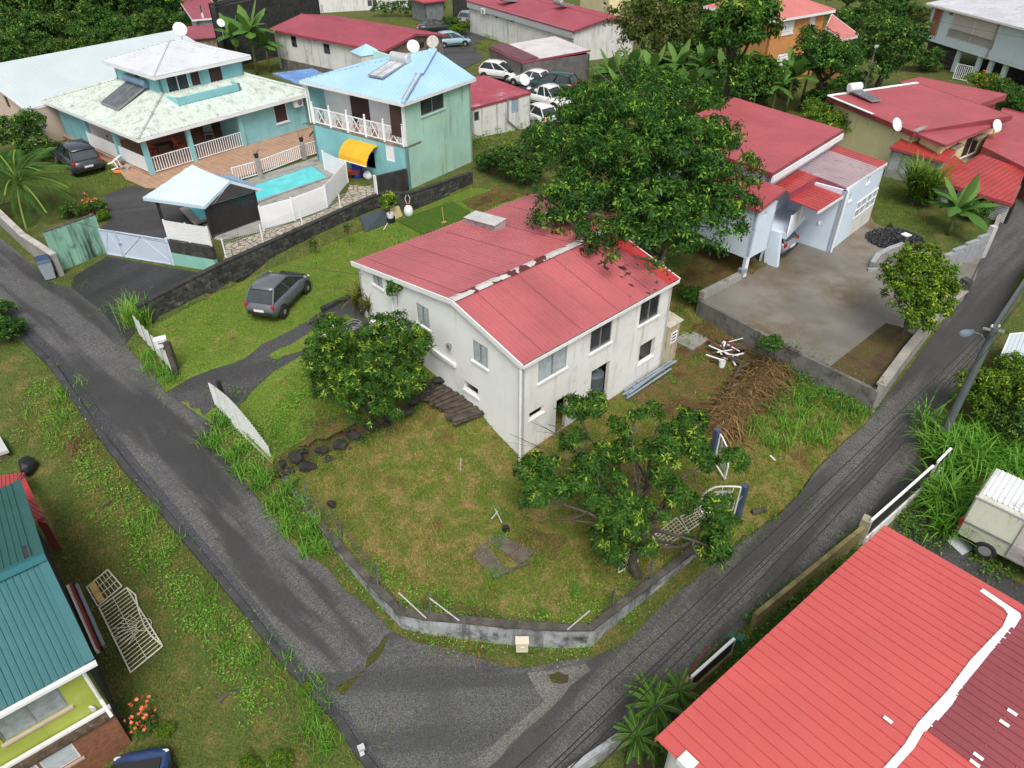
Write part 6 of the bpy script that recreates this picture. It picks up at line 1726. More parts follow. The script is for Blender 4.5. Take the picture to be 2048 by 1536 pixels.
w0=h.walls[0];hs=[w0.hole(580,70,595,96),w0.hole(645,86,661,110)]
h.finish();
for q in hs:window(h.root,w0,q,'louvre',m_alu,m_glass,sill=False)
w1=h.walls[1];mb=MB();mb.prism([w1.at(.05,1.0,.012),w1.at(w1.L-.05,1.0,.012),w1.at(w1.L-.05,4.8,.012),w1.at(w1.L/2,5.35,.012),w1.at(.05,4.8,.012)],np.append(w1.n*.01,0));part('grimy_gable',mb,m_grime,h.root)
mb=MB();mb.par(w0.at(.3,.95,.005),np.append(w0.e*(w0.L-.3),0),np.append(w0.n*.03,0),(0,0,1.5));part('dark_plinth',mb,M('dark_plinth',(.13,.12,.11),.9,.3,2,streak=((.4,.4,.38),.4)),h.root)
q=w1.hole(835,86,848,94,keep=False);mb=MB();mb.par(w1.at(q[0],q[1],.02),np.append(w1.e*(q[2]-q[0]),0),np.append(w1.n*.02,0),(0,0,q[3]-q[1]));part('vent',mb,m_dark,h.root)
gable(h.root,h.r,4.88,5.5,.3,m_maroon,.3,.025,fascia=m_maroon,cap=m_maroon)
p=P(733,98,4.9);tr=thing('small_tower',np.array([p[0],p[1],2.0]),'small square tower with pale blue pyramid roof beside the maroon-roofed house','tower')
part('wall',MB().box((p[0],p[1],3.3),(1.9,1.9,2.7),.6),m_stained_white,tr)
mb=MB();cs=[np.array([p[0]+1.45*math.cos(.6+math.pi/4+i*math.pi/2),p[1]+1.45*math.sin(.6+math.pi/4+i*math.pi/2),4.65])for i in range(4)];mb.add(cs+[np.array([p[0],p[1],5.3])],[(0,1,4),(1,2,4),(2,3,4),(3,0,4),(3,2,1,0)]);part('roof',mb,m_roof_blue,tr)
A,B,C=(938,0),(1147,60),(1262,40)
h=House('maroon_roof_villa','white villa with wide maroon roof and grey fascia band at the top',rect(A,B,C,3.5),-.6,3.4,m_stained_white,zr=4.1)
w0=h.walls[0];hs=[w0.hole(1019,36,1029,47),w0.hole(990,31,996,38)];h.finish();[window(h.root,w0,q,'single',m_trim,m_glass,sill=False)for q in hs]
mb=MB();mb.par(w0.at(-.1,2.75,.004),np.append(w0.e*(w0.L+.2),0),np.append(w0.n*.25,0),(0,0,.75));part('fascia_band',mb,M('grey_fascia',(.42,.43,.46),.6,.05),h.root)
pl=gable(h.root,h.r,3.5,4.15,.25,m_maroon,.3,.025,fascia=m_maroon,cap=m_maroon)
solar_heater(on_slope(pl[0],1030,4),pl[0][0]-pl[0][1],'silver solar water heater left on the maroon villa roof',m_alu,1.6,1.1,.12);solar_heater(on_slope(pl[0],1142,12),pl[0][0]-pl[0][1],'silver solar water heater right on the maroon villa roof',m_alu,1.6,1.1,.12)
ac_unit(w0,970,27,'white air conditioner high on the maroon villa wall',None,.9,.2);
A,B,C=(979,93),(1043,123),(1132,87)
r=rect(A,B,C,3.1);h=House('pale_roofed_shed','shed with worn pale roof and maroon eaves in front of the villa',r,.2,3.0,M('dark_grey_wall',(.14,.13,.13),.9,.2,2,streak=((.05,.05,.05),.5)));h.finish();r=h.r
v=lambda p,z:np.array([p[0],p[1],z])
slope(h.root,[v(r[0],3.05),v(r[1],3.05),v(r[2],3.35),v(r[3],3.35)],M('worn_pale_roof',(.52,.50,.50),.6,.08,.8,dirt=((.28,.06,.08),.32,.9)),.3,.02,fascia=m_maroon)
mb=MB();mb.prism([v(r[0],3.14),v(r[1],3.14),v(r[1]+(r[2]-r[1])*.25,3.22),v(r[0]+(r[3]-r[0])*.25,3.22)],(0,0,.02));part('roof_edge',mb,M('dark_maroon',(.14,.05,.065),.6),h.root)
r=rect((944,214),(1061,183),(1003,148),4.15)
h=House('maroon_outbuilding','mould-streaked white outbuilding with patched maroon roof beside the green house wall',r,.8,4.05,m_stained_white)
w0=h.walls[0];hs=[w0.hole(947,225,959,241),w0.hole(1023,198,1036,224)];h.finish();window(h.root,w0,hs[0],'single',m_alu,m_glass,sill=False);window(h.root,w0,hs[1],'louvre',m_alu,M('blue_glass',(.3,.42,.5),.3),sill=False);r=h.r
slope(h.root,[v(r[0],4.1),v(r[1],4.1),v(r[2],4.35),v(r[3],4.35)],M('patched_maroon_roof',(.34,.06,.085),.5,.1,.5,dirt=((.6,.58,.58),.34,.8)),.3,.02,fascia=m_maroon)
mb=MB();a=w0.px(1014,190);mb.tube([w0.at(a[0],4.3,.1),w0.at(a[0],2.6,.1),w0.at(a[0]+1.2,1.6,.12)],.06,6);part('drainpipe',mb,m_alu,h.root)
dish(P(1048,172,4.3),2.5,.42,'pale satellite dish on the corner of the maroon outbuilding',pole=.4)
h=House('black_walled_building','tall building with wet black walls at the top of the picture',rect((446,72),(640,20),(643,14),4.2),-1.5,6.8,m_black_wall);h.finish()
mb=MB();mb.prism([v(q,6.5)for q in h.r],(0,0,.12));part('roof',mb,m_concrete,h.root)
r=rect((392,34),(440,30),(470,-30),3.2);h=House('maroon_eaved_cottage','white cottage with maroon roof at the top left beside the black building',r,-1,3.0,m_stained_white);w0=h.walls[0];q=w0.hole(398,10,406,26);h.finish();window(h.root,w0,q,'single',m_alu,m_glass,sill=False);r=h.r
slope(h.root,[v(q,3.05+.4*(i>1))for i,q in enumerate(inset(r,-.5))],m_maroon,.3,.02,fascia=m_trim)
r=rect((378,75),(446,70),(440,50),2.6);h=House('low_maroon_shed','low shed with dark maroon roof below the cottage',r,-1,2.4,m_grime);h.finish();slope(h.root,[v(q,2.45+.2*(i>1))for i,q in enumerate(inset(h.r,-.2))],m_maroon,.3,.02)
h=House('long_white_house','long mouldy white house at the top edge behind the maroon roof',rect((628,26),(832,13),(830,-40),-.2),-1,5,m_stained_white);w0=h.walls[0];hs=[w0.hole(790,2,808,11),w0.hole(734,0,755,12),w0.hole(640,10,648,26)];h.finish();[window(h.root,w0,q,'louvre2',m_trim,m_glass,sill=False)for q in hs]
r=rect((852,43),(889,38),(886,26),.1);h=House('grey_kiosk','small grey sheet-metal kiosk with red roof edge at the top',r,0,2.3,M('grey_sheet_kiosk',(.17,.18,.19),.6,.15,2,dirt=((.35,.35,.34),.3,3)));h.finish();r=h.r
slope(h.root,[v(q,2.32)for q in inset(r,-.3)],M('red_metal_edge',(.42,.06,.07),.5),.3,.02,fascia=m_maroon)
W_=Wall(P(908,32,0),P(938,27,0),-.2,2.6,.2);t=thing('black_stub_wall',P(920,30,0),'short black wall behind the overgrown pillar at the top','wall');part('wall',W_.build(MB()),m_black_wall,t)
h=House('pale_yellow_house','pale yellow house corner showing above the maroon villa',rect((1160,-5),(1215,18),(1235,5),3),-1,6,m_yellow_wall);w0=h.walls[0];hs=[w0.hole(1206,2,1212,12)];h.finish();window(h.root,w0,hs[0],'single',m_trim,m_glass,sill=False)
mb=MB();mb.prism([v(q,6.0)for q in inset(h.r,-.3)],(0,0,.15));part('roof',mb,m_maroon,h.root)
ZO=6.4
r=rect((1548,41),(1671,20),(1660,-25),ZO);h=House('orange_house','two-storey orange house with coral red hip roof behind the tall tree',inset(ccw(r),.5),-.3,ZO-.05,m_orange_wall)
w0=h.walls[0];hs=[w0.hole(1568,44,1586,66),w0.hole(1622,32,1630,47),w0.hole(1557,108,1576,135)];h.finish()
for q in hs:window(h.root,w0,q,'louvre2',m_trim,m_trim,sm=m_trim,n=6)
r=ccw(r);cx=np.mean(r,axis=0);
Rr=[v(q,ZO)for q in r];la=np.linalg.norm(r[1]-r[0]);lb=np.linalg.norm(r[2]-r[1]);dd=nrm(r[1]-r[0]);k=max(0,(la-lb)/2)
a0,a1=v(cx-dd*k,ZO+1.5),v(cx+dd*k,ZO+1.5)
ro=part('roof',MB().tube([Rr[0],a0,a1,Rr[1]],.07,6),m_roof_coral,h.root)
for p in([Rr[0],Rr[1],a1,a0],[Rr[1],Rr[2],a1],[Rr[2],Rr[3],a0,a1],[Rr[3],Rr[0],a0]):
 if np.linalg.norm(p[0]-p[1])>.1:part('roof_slope',roof_panel(p,.3,.025)[0],m_roof_coral,ro)
mb=MB();[mb.beam(Rr[i]-(0,0,.1),Rr[(i+1)%4]-(0,0,.1),.06,.2)for i in range(4)];part('gutter',mb,m_trim,ro)
mb=MB();mb.prism([q-np.array([0,0,.1])for q in Rr],(0,0,.02));part('soffit',mb,m_trim,ro)
a,b,c=P(1652,56,4.9),P(1686,79,4.5),P(1720,71,4.5);d4=P(1664,28,5.6)
slope(h.root,[b,c,d4,a],m_roof_coral,.3,.025,name='side_roof',fascia=m_trim)
mb=MB();mb.prism([v(b,-.2)+np.array([-.1,.5,0]),v(c,-.2)+np.array([-.4,.5,0]),v(c,-.2)+np.array([-.4,5,0]),v(b,-.2)+np.array([-.1,5,0])],(0,0,4.6));part('side_wall',mb,m_orange_wall,h.root)
zf=3.3;a,b=P(1848,72,zf),P(2048,134,zf);d=nrm((b-a)[:2]);b=np.append(a[:2]+d*(np.linalg.norm((b-a)[:2])*1.35),zf)
nb=np.array([-d[1],d[0]]);W_=Wall(a,b,zf,zf+2.75)
hr=thing('ice_blue_house',(a[0]+5,a[1]+3,1.0),'ice blue house raised on stilts and stone walls at the top right corner','house')
hb_=W_.hole(1909,25,1983,100);hs2=W_.hole(1899,23,1905,33)
ws=[W_,Wall(a[:2]+nb*9,a[:2],zf,zf+2.75),Wall(b[:2],b[:2]+nb*9,zf,zf+2.75),Wall(b[:2]+nb*9,a[:2]+nb*9,zf,zf+2.75)]
mb=MB();[w.build(mb)for w in ws];part('wall',mb,m_ice_wall,hr)
u0,z0,u1,z1=hb_
window(hr,W_,(u0,z0,u1,z1),'slide',m_trim,M('beige_roller_blind',(.60,.55,.50),.7,.04),sill=False)
mb=MB();[mb.beam(W_.at(u0+(u1-u0)*i/40,z0,.03),W_.at(u0+(u1-u0)*i/40,z0+(z1-z0)*.35,.03),.03,.02)for i in range(41)];mb.beam(W_.at(u0,z0+(z1-z0)*.35,.03),W_.at(u1,z0+(z1-z0)*.35,.03),.05,.05);part('balcony_bars',mb,m_alu,hr,kind='stuff')
window(hr,W_,hs2,'single',m_trim,m_glass,sill=False)
q=W_.hole(1854,16,1891,70,keep=False);qb=(W_.px(1856,66)[0],zf+.25,W_.px(1889,20)[0],zf+2.45)
bm_=MB().box((0,0,0),(.27,.03,.085)).mesh('brick',m_brick);rz=math.atan2(W_.e[1],W_.e[0]);nrow=22;
mb=MB();mb.par(W_.at(qb[0],qb[1],.002),np.append(W_.e*(qb[2]-qb[0]),0),np.append(W_.n*.012,0),(0,0,qb[3]-qb[1]));pb=part('brick_panel',mb,m_concrete,hr)
ncol=max(2,int((qb[2]-qb[0])/.3))
for i in range(nrow):
 for j in range(ncol):
  u=qb[0]+.16+j*.29+(.07 if i%2 else 0);inst('brick',bm_,pb,Matrix.Translation(Vector(W_.at(min(u,qb[2]-.14),qb[1]+.06+i*.1,.02))-Vector(BASE[hr.name]))@Matrix.Rotation(rz,4,'Z'))
mb=MB();a_=W_.px(2000,45)[0];mb.tube([W_.at(a_,zf+2.7,.08),W_.at(a_,zf-.3,.08)],.05,6);part('downpipe',mb,m_alu,hr)
zt_=zf+2.8;e0=W_.at(-.4,zt_,.5);e1_=W_.at(W_.L,zt_,.5);up_=np.append(nb*9,1.2)
slope(hr,[e0,e1_,e1_+up_,e0+up_],M('weathered_grey_sheet_roof',(.50,.50,.54),.5,.1,.6,streak=((.25,.25,.27),.5),dirt=((.2,.2,.21),.3,2)),.5,.03,fascia=m_trim)
mb=MB();mb.prism([v(q,zf-.25)for q in(a[:2],b[:2],b[:2]+nb*9,a[:2]+nb*9)],(0,0,.24));part('floor_slab',mb,m_ice_wall,hr)
Ws=Wall(a[:2]+nb*.6+d*.2,a[:2]+nb*.6+d*4.2,.4,zf-.26);part('stone_base',Ws.build(MB()),m_stonewall,hr)
Ws2=Wall(a[:2]+nb*3.2+d*4.2,b[:2]+nb*3.2,.4,zf-.26);part('shadowed_base_wall',Ws2.build(MB()),m_stonewall,hr)
for k in(4.6,7.2,8.6,10.2):p=a[:2]+d*k+nb*.4;part('stilt',MB().box((p[0],p[1],(zf+.3)/2),(.45,.25,zf-.8),rz),m_ice_wall,hr)
rs=np.random.default_rng(3)
for i in range(13):
 for j in range(6):
  p=Ws.at(.2+i*.3+rs.uniform(-.06,.06),.9+j*.38+rs.uniform(-.05,.05),0);q=MB();q.rock(p,(rs.uniform(.13,.19),.08,rs.uniform(.15,.21)),i*7+j);
  if i%1==0:part('stone',q,m_stonewall,hr)
a,b=P(1905,158,1.2),P(1935,165,1.2);t=thing('white_bar_gate',a,'white barred gate near the stilts of the ice blue house','gate');railing(t,[a,b],1.3,m_white_clean,bal=.16,r=.02)
# YELLOW HOUSE WITH RED ROOFS
ZY=4.2
r=ccw(rect((1656,193),(1828,264),(1942,212),ZY));h=House('yellow_house','pale yellow house under several dull red roofs on the right',inset(r,.25),.6,ZY-.1,m_yellow_wall);h.finish()
slope(h.root,[v(r[0],ZY),v(r[1],ZY),v(r[2],ZY+.25),v(r[3],ZY+.25)],m_roof_red2,.3,.014,fascia=M('dark_red_fascia',(.24,.045,.05),.5),fh=.3)
mb=MB();mb.beam(v(r[0],ZY+.06),v(r[3],ZY+.3),.3,.04);mb.beam(v(r[0],ZY+.06),v(r[0]+(r[1]-r[0])*.55,ZY+.06),.22,.04);part('white_flashing',mb,m_trim,h.root)
e_y=nrm(r[1]-r[0]);n_y=np.array([-e_y[1],e_y[0]])
B2_=[P(1800,160,ZY+.1),P(1842,150,ZY+.1),P(2014,187,ZY),P(1945,212,ZY)];B2_=[B2_[3],B2_[2],B2_[1],B2_[0]]
q=ccw([b[:2]for b in B2_]);slope(h.root,[v(b,ZY-.05)for b in q],m_roof_red2,.3,.014,name='rear_roof',fascia=m_roof_red2,fh=.4)
part('rear_wall',MB().prism([v(b,.6)for b in inset(q,.3)],(0,0,3.3)),m_roof_red2,h.root)
fr2=[P(1829,266,ZY-.15)[:2],P(1891,291,ZY-.15)[:2],P(2024,236,ZY-.15)[:2],P(1956,211,ZY-.15)[:2]]
q=ccw(fr2);Wq=[Wall(a,b,.6,ZY-.3)for a,b in zip(inset(q,.35),inset(q,.35)[1:]+inset(q,.35)[:1])]
k=max(range(4),key=lambda i:Wq[i].n@np.array([.7,-.7]));hwn=Wq[k].hole(1935,277,1950,305)
mb=MB();[w.build(mb)for w in Wq];part('front_wall',mb,m_yellow_wall,h.root);window(h.root,Wq[k],hwn,'slide',m_trim,m_brown,sm=m_concrete)
for x0,y0,x1,y1 in((1897,297,1917,286),(1943,277,1963,267)):a,b=Wq[k].px(x0,y0),Wq[k].px(x1,y1);part('window_hood',MB().beam(Wq[k].at(a[0],a[1],.2),Wq[k].at(b[0],b[1],.2),.4,.1),m_grime,h.root)
q2=[v(b,ZY-.12)for b in q];slope(h.root,q2,m_roof_red2,.3,.014,name='front_roof',fascia=m_roof_red2)
mb=MB();mb.beam(P(1830,263,ZY+.02),P(1940,213,ZY+.02),.3,.06);part('valley_flashing',mb,m_concrete,h.root)
pR=[P(2006,216,3.6),P(2120,245,3.6),P(2120,370,3.2),P(1966,293,3.2)];pR=[pR[3],pR[2],pR[1],pR[0]];slope(h.root,pR,m_roof_red2,.3,.014,name='side_roof',fascia=m_roof_red2,fh=.5);part('side_wall',MB().prism([v(b,.6)for b in inset(ccw([z[:2]for z in pR]),.4)],(0,0,2.4)),m_roof_red2,h.root)
aw=[P(1782,294,3.2),P(1886,322,3.2),P(1910,302,3.5),P(1806,276,3.5)];slope(h.root,aw,m_roof_shiny,.4,.012,name='porch_roof',fascia=m_roof_red2)
W_=Wall(aw[0]+(aw[3]-aw[0])*.15,aw[1]+(aw[3]-aw[0])*.15,1.0,3.1);L=W_.L;hs=[(L*(.02+.24*i),1.75,L*(.24+.24*i),2.95)for i in range(3)];W_.holes+=hs
part('porch_wall',W_.build(MB()),m_concrete,h.root)
for q in hs:window(h.root,W_,q,'single',m_alu,M('frosted_panel',(.40,.43,.46),.5,.06),sill=False,name='panel')
solar_heater(P(1742,202,ZY+.2),n_y,'solar water heater with white tank on the dull red roof of the yellow house',m_white_clean,1.7,.9,.1,tank_r=.26)if 0 else None
sp_=[v(r[0],ZY),v(r[1],ZY),v(r[2],ZY+.25)]
c=on_slope(sp_,1752,206);solar_heater(c,r[0]*0+(r[3]-r[0]),'solar water heater with white tank on the dull red roof of the yellow house',m_white_clean,2.2,.8,.06,tank_r=.3)
dish(P(1792,250,4.5)-(0,0,.9),2.6,.42,'white satellite dish on a post at the corner of the yellow house',pole=.9);dish(P(1986,268,3.6),2.7,.4,'white satellite dish on the right red roof',pole=.5)
sh=thing('red_shed',P(1960,400,1.2),'low red corrugated shed with white slatted front by the right road','shed')
s0=[P(1875,362,2.5),P(2024,409,2.5),P(2050,340,3.0),P(1960,309,3.0)];slope(sh,s0,m_roof_shiny,.3,.035,prof='step',fascia=m_roof_red2)
W_=Wall(s0[0]+(s0[3]-s0[0])*.08,s0[1]+(s0[3]-s0[0])*.08,1.0,2.45);mb=W_.build(MB());part('wall',mb,m_dark,sh)
for i in range(4):
 sl=MB();a_=W_.L*(.03+.245*i)
 for k in range(9):sl.par(W_.at(a_,1.25+k*.12,.01),np.append(W_.e*W_.L*.2,0),np.append(W_.n*.02,0),np.append(W_.n*.02,.1))
 part('slat_panel',sl,m_white_clean if i!=2 else m_maroon,sh,kind='stuff')
part('end_wall',MB().prism([P(1886,322,2.6),P(1910,310,2.8),P(1940,334,2.8),P(1877,359,2.55)],(0,0.05,-1.6)),m_roof_shiny,sh)
# PALE BLUE-GREY HOUSE ON THE FORECOURT
hp2=thing('pale_grey_house',P(1620,480,1.1),'pale blue-grey two-storey house with red roofs and an open carport on the concrete forecourt','house')
ZW=4.45
A1,Bq,Cq=P(1692,382,ZW)[:2],P(1772,327,ZW)[:2],P(1682,278,ZW)[:2]
eW=nrm(Bq-A1);nW=np.array([-eW[1],eW[0]]);dW=float((Cq-Bq)@nW);D1=A1+nW*dW;C1=Bq+nW*dW
wr=Wall(A1,Bq,.7,ZW);wl2=Wall(D1,A1,.7,ZW);wbk=Wall(Bq,C1,.7,ZW)
hs=[wr.hole(1697,403,1707,383),wr.hole(1733,368,1744,345)]
LL=wl2.L;
mb=MB();[w.build(mb)for w in(wr,wl2,wbk)];part('wall',mb,m_paleblue_wall,hp2)
for q in hs:window(hp2,wr,q,'single',m_trim,m_glass,sm=m_trim)
u0,z0=wr.px(1688,492);u1,z1=wr.px(1740,428);u0,u1=sorted((u0,u1));mb=MB()
for a_,b_ in((u0,(u0+u1)/2),((u0+u1)/2,u1)):
 g_=part('garage_door',MB().par(wr.at(a_,1.15,.01),np.append(wr.e*(b_-a_-.03),0),np.append(wr.n*.04,0),(0,0,1.0)),M('cream_sheet',(.66,.65,.6),.6,.06,dirt=((.3,.27,.2),.25,3)),hp2)
 q=MB();[q.beam(wr.at(a_+(b_-a_)*s,2.15,.03),wr.at(a_+(b_-a_)*s,3.1,.03),.05,.04,up=(wr.n[0],wr.n[1],0))for s in(.03,.5,.95)];[q.beam(wr.at(a_,z,.03),wr.at(b_-.03,z,.03),.05,.04)for z in(2.2,2.65,3.1)]
 part('glazing_bars',q,m_trim,g_);part('pane',MB().par(wr.at(a_,2.17,.005),np.append(wr.e*(b_-a_-.03),0),np.append(wr.n*.01,0),(0,0,.93)),M('grey_glazing',(.38,.42,.46),.3),g_)
mb=MB();[mb.tube([wr.at(x,ZW,.09),wr.at(x,1.0,.09)],.055,7)for x in(.12,)];part('downpipe',mb,m_trim,hp2)
a_=wl2.px(1641,446);part('wall_lamp',MB().lathe([(.02,0),(.12,.01),(.12,.06),(.05,.1)],wl2.at(a_[0],a_[1],.02),10,'y'),m_white_clean,hp2)
z4=ZW+.06
T0,T1,T2,T3=P(1551,358,z4),P(1640,410,z4),P(1774,326,z4),P(1682,277,z4+.3)
T3=np.append(T2[:2]+nW*(dW+.2),z4+.35);T0=np.append(T1[:2]+nW*(dW+.2),z4+.35)
up4=[T1,T2,T3,T0]
segs=[0,.22,.30,.66,.80,1.0];ms=[m_roof_shiny,m_roof_shiny,m_roof_mauve,m_roof_mauve,m_roof_shiny]
cut=P(1695,377,z4);
fk=float((cut[:2]-T1[:2])@eW)/np.linalg.norm(T2[:2]-T1[:2])
lo=[np.array([0,0,-.35])+T1,np.array([0,0,-.35])+T1+(T2-T1)*fk,np.array([0,0,-.35])+T1+(T2-T1)*fk+(T0-T1)*.42,np.array([0,0,-.35])+T1+(T0-T1)*.42]
rfo=part('roof',MB().beam(T1+(T2-T1)*fk-(0,0,.05),T2-(0,0,.05),.06,.14).beam(lo[0]-(0,0,.05),lo[1]-(0,0,.05),.06,.14),m_trim,hp2)
part('lower_canopy',roof_panel(lo,.3,.04,prof='step')[0],m_roof_shiny,rfo)
mi=T1+(T0-T1)*.42;mj=T1+(T2-T1)*fk;mk=mj+(T0-T1)*.42
part('canopy_sheet',roof_panel([mi,mk,mk+(T0-mi),T0],.3,.04,prof='step')[0],m_roof_shiny,rfo)
part('riser',MB().prism([lo[3]+(0,0,.02),lo[2]+(0,0,.02),mk,mi],nrm(np.append(nW,0))*.03).prism([lo[1]+(0,0,.02),lo[2]+(0,0,.02),mk,mj],np.append(eW,0)*.03),m_maroon,rfo)
x0=mj;w_=T2-mj
for s0_,s1_,mt in((0,.78,m_roof_mauve),(.78,1.0,m_roof_shiny)):part('canopy_sheet',roof_panel([x0+w_*s0_,x0+w_*s1_,x0+w_*s1_+(T3-T2),x0+w_*s0_+(T3-T2)],.3,.04,prof='step')[0],mt,rfo)
ZM2=5.7
A2,B2_,C2=P(1545,346,ZM2)[:2],P(1686,260,ZM2)[:2],P(1445,222,ZM2)[:2]
eM=nrm(B2_-A2);nM=np.array([-eM[1],eM[0]]);dM=float((C2-B2_)@nM);r2=[A2,B2_,B2_+nM*dM,A2+nM*dM]
ri=inset(r2,.2);mb=MB();ws=[Wall(a,b,.7 if i!=3 else 3.0,ZM2-.1)for i,(a,b)in enumerate(zip(ri,ri[1:]+ri[:1]))];[w.build(mb)for w in ws];part('main_wall',mb,m_paleblue_wall,hp2)
mb=MB();mb.prism([v(q,2.85)for q in ri],(0,0,.15));part('floor_slab',mb,m_paleblue_wall,hp2)
slope(hp2,[v(r2[0],ZM2),v(r2[1],ZM2),v(r2[2],ZM2+.5),v(r2[3],ZM2+.5)],m_roof_red2,.3,.014,name='main_roof',fascia=M('maroon_fascia',(.22,.045,.05),.5),fh=.22)
mb=MB();mb.beam(v(r2[0],ZM2-.32)-np.append(nM*.06,0),v(r2[1],ZM2-.32)-np.append(nM*.06,0),.1,.3);part('white_band',mb,m_white_clean,hp2)
ZP=4.7
A3,B3=P(1519,420,ZP)[:2],P(1566,397,ZP)[:2];e3=nrm(B3-A3);n3=np.array([-e3[1],e3[0]]);d3=4.2
r3=[A3,B3,B3+n3*d3,A3+n3*d3];ri=inset(r3,.15);ws=[Wall(a,b,2.15,ZP-.05)for a,b in zip(ri,ri[1:]+ri[:1])]
qv=ws[0].hole(1528,433,1536,421);mb=MB();[w.build(mb)for w in ws];part('room_wall',mb,m_paleblue_wall,hp2);window(hp2,ws[0],qv,'louvre',m_trim,m_louvre_glass,sill=False)
mb=MB();mb.prism([v(q,2.05)for q in ri],(0,0,.1));part('room_floor',mb,m_paleblue_wall,hp2)
slope(hp2,[v(r3[0],ZP),v(r3[1],ZP+.5),v(r3[2],ZP+.5),v(r3[3],ZP)],m_roof_red2,.3,.014,name='room_roof',fascia=m_roof_red2)
for q in(ri[0]+e3*.1+n3*.1,):part('column',MB().box(v(q,1.5),(.2,.2,1.2),.5),m_white_clean,hp2)
p=P(1553,538,1.0);part('column',MB().prism([p,p+np.append(nW*1.0,0),p+np.append(nW*1.0,1.9),p+np.append(nW*.25,1.9)],np.append(eW*.25,0)),m_paleblue_wall,hp2)
a,b=P(1574,470,2.7),P(1618,424,2.7);mb=MB()
for k in range(10):mb.beam(a+np.array([0,0,.1+.09*k]),b+np.array([0,0,.1+.09*k]),.02,.05)
for s in(0,.5,1):p=a+(b-a)*s;mb.beam(p,p+np.array([0,0,1.05]),.06,.06)
part('balcony_rail',mb,m_white_clean,hp2,kind='stuff')
mb=MB();mb.prism([a+np.array([0,0,-.25]),b+np.array([0,0,-.25]),b+np.append(nW*2.5,-.25),a+np.append(nW*2.5,-.25)],(0,0,.3));part('balcony_floor',mb,m_paleblue_wall,hp2)
pb_=v(a+np.append(nW*4.4,0),0.8);mb=MB();mb.prism([pb_,v(b+np.append(nW*4.4,0),.8),v(b+np.append(nW*4.4,0),4.4),v(a+np.append(nW*4.4,0),4.4)],np.append(nW*.1,0));part('carport_back_wall',mb,M('dim_grey_render',(.3,.32,.35),.8),hp2)
m_pad=M('stained_wet_concrete',(.200,.183,.158),.5,.22,.35,dirt=((.11,.068,.022),.7,.2),fine=.3,bump=(14,.3),spec=.45)
sheet('forecourt',pad_poly,m_pad,.5,.0,Gp)
pl_=[P(*pad_px[i])for i in(0,17,16,15,14,13)]
t=thing('retaining_wall',pl_[2],'rough grey concrete retaining wall along the front of the forecourt','wall')
part('wall',path_strip(pl_,.18,[1.03,1.03,1.03,1.03,1.0,.98],[-.6]*6),M('dark_stained_concrete',(.17,.165,.15),.9,.2,1.2,dirt=((.035,.033,.028),.6,1.3),streak=((.04,.04,.035),.5),bump=(9,.4)),t)
pr_=[P(*pad_px[i])for i in(13,12,11,10)]
t=thing('roadside_wall',pr_[1],'tall grey concrete wall between the forecourt and the right road','wall');part('wall',path_strip(pr_,.2,[1.25,1.25,1.25,1.2],[-.7,-.5,-.3,-.2]),m_concrete,t);part('coping',path_strip(pr_,.36,[1.32,1.32,1.32,1.27],[1.253,1.253,1.253,1.203]),M('pale_concrete_coping',(.30,.28,.25),.85,.15,1.5,dirt=((.12,.11,.09),.35,3)),t)
bed=[(1660,733),(1705,698),(1772,645),(1802,652),(1828,668),(1800,705),(1752,775),(1715,758)]
m_bed=ground_mat('bed_soil',(.10,.11,.03),(.12,.075,.042),(.095,.058,.04),.95,.9,1.2)
sheet('planting_bed',[P(x,y,1.02)[:2]for x,y in bed],m_bed,.3,.03,Gp)
pts=[P(1402,597,1.0),P(1480,556,1.05)];t=thing('kerb_wall',pts[0],'low mossy concrete kerb wall at the left edge of the forecourt','wall');part('wall',path_strip([pts[0],pts[1]],.3,[1.35,1.35],[.4,.4]),m_concrete,t);part('cap_block',MB().box(pts[1]+np.array([.05,0,.42]),(.35,.3,.2),.4),m_pvc,t)
m_newblock=M('new_grey_block',(.30,.31,.32),.85,.1,2,dirt=((.14,.14,.13),.3,2))
cv=[P(1742,536,1.05),P(1752,524,1.05),P(1775,515,1.05),P(1800,508,1.05)];t=thing('curved_wall',cv[1],'low curved concrete wall with pale top beside the round tree','wall');part('wall',path_strip(cv,.22,[1.35,1.5,1.6,1.65],[.7]*4),m_concrete,t);part('coping',path_strip(cv,.26,[1.39,1.54,1.64,1.69],[1.353,1.503,1.603,1.653]),m_newblock,t)
cv=[P(1735,540,1.05),P(1770,540,1.05),P(1805,545,1.05),P(1815,560,1.05)];t=thing('white_kerb',cv[1],'low white-topped kerb in front of the curved wall','kerb');part('wall',path_strip(cv,.16,[1.14]*4,[.9]*4),m_newblock,t)
p=P(1800,500,1.1);t=thing('concrete_pillar',p,'short dark concrete pillar with white cap behind the curved wall','pillar');part('shaft',MB().box(p+np.array([.05,0,.4]),(.3,.3,.9),.5),m_block,t);part('cap',MB().box(p+np.array([.05,0,.88]),(.36,.36,.06),.5),m_white_clean,t)
sw=[P(1872,548,.95),P(1966,514,1.0)];t=thing('stepped_block_wall',sw[0],'stepped grey concrete block wall beside the road entrance of the forecourt','wall');W_=Wall(sw[0],sw[1],.3,[(0,1.9)]+[x for i in range(4)for x in((np.linalg.norm((sw[1]-sw[0])[:2])*(.25*(i+1)-.001),1.9+.14*i),(np.linalg.norm((sw[1]-sw[0])[:2])*(.25*(i+1)),2.04+.14*i))][:-1],.2)
part('core',W_.build(MB()),m_newblock,t);bmh=MB().box((0,0,0),(.39,.03,.18)).mesh('block',m_newblock)
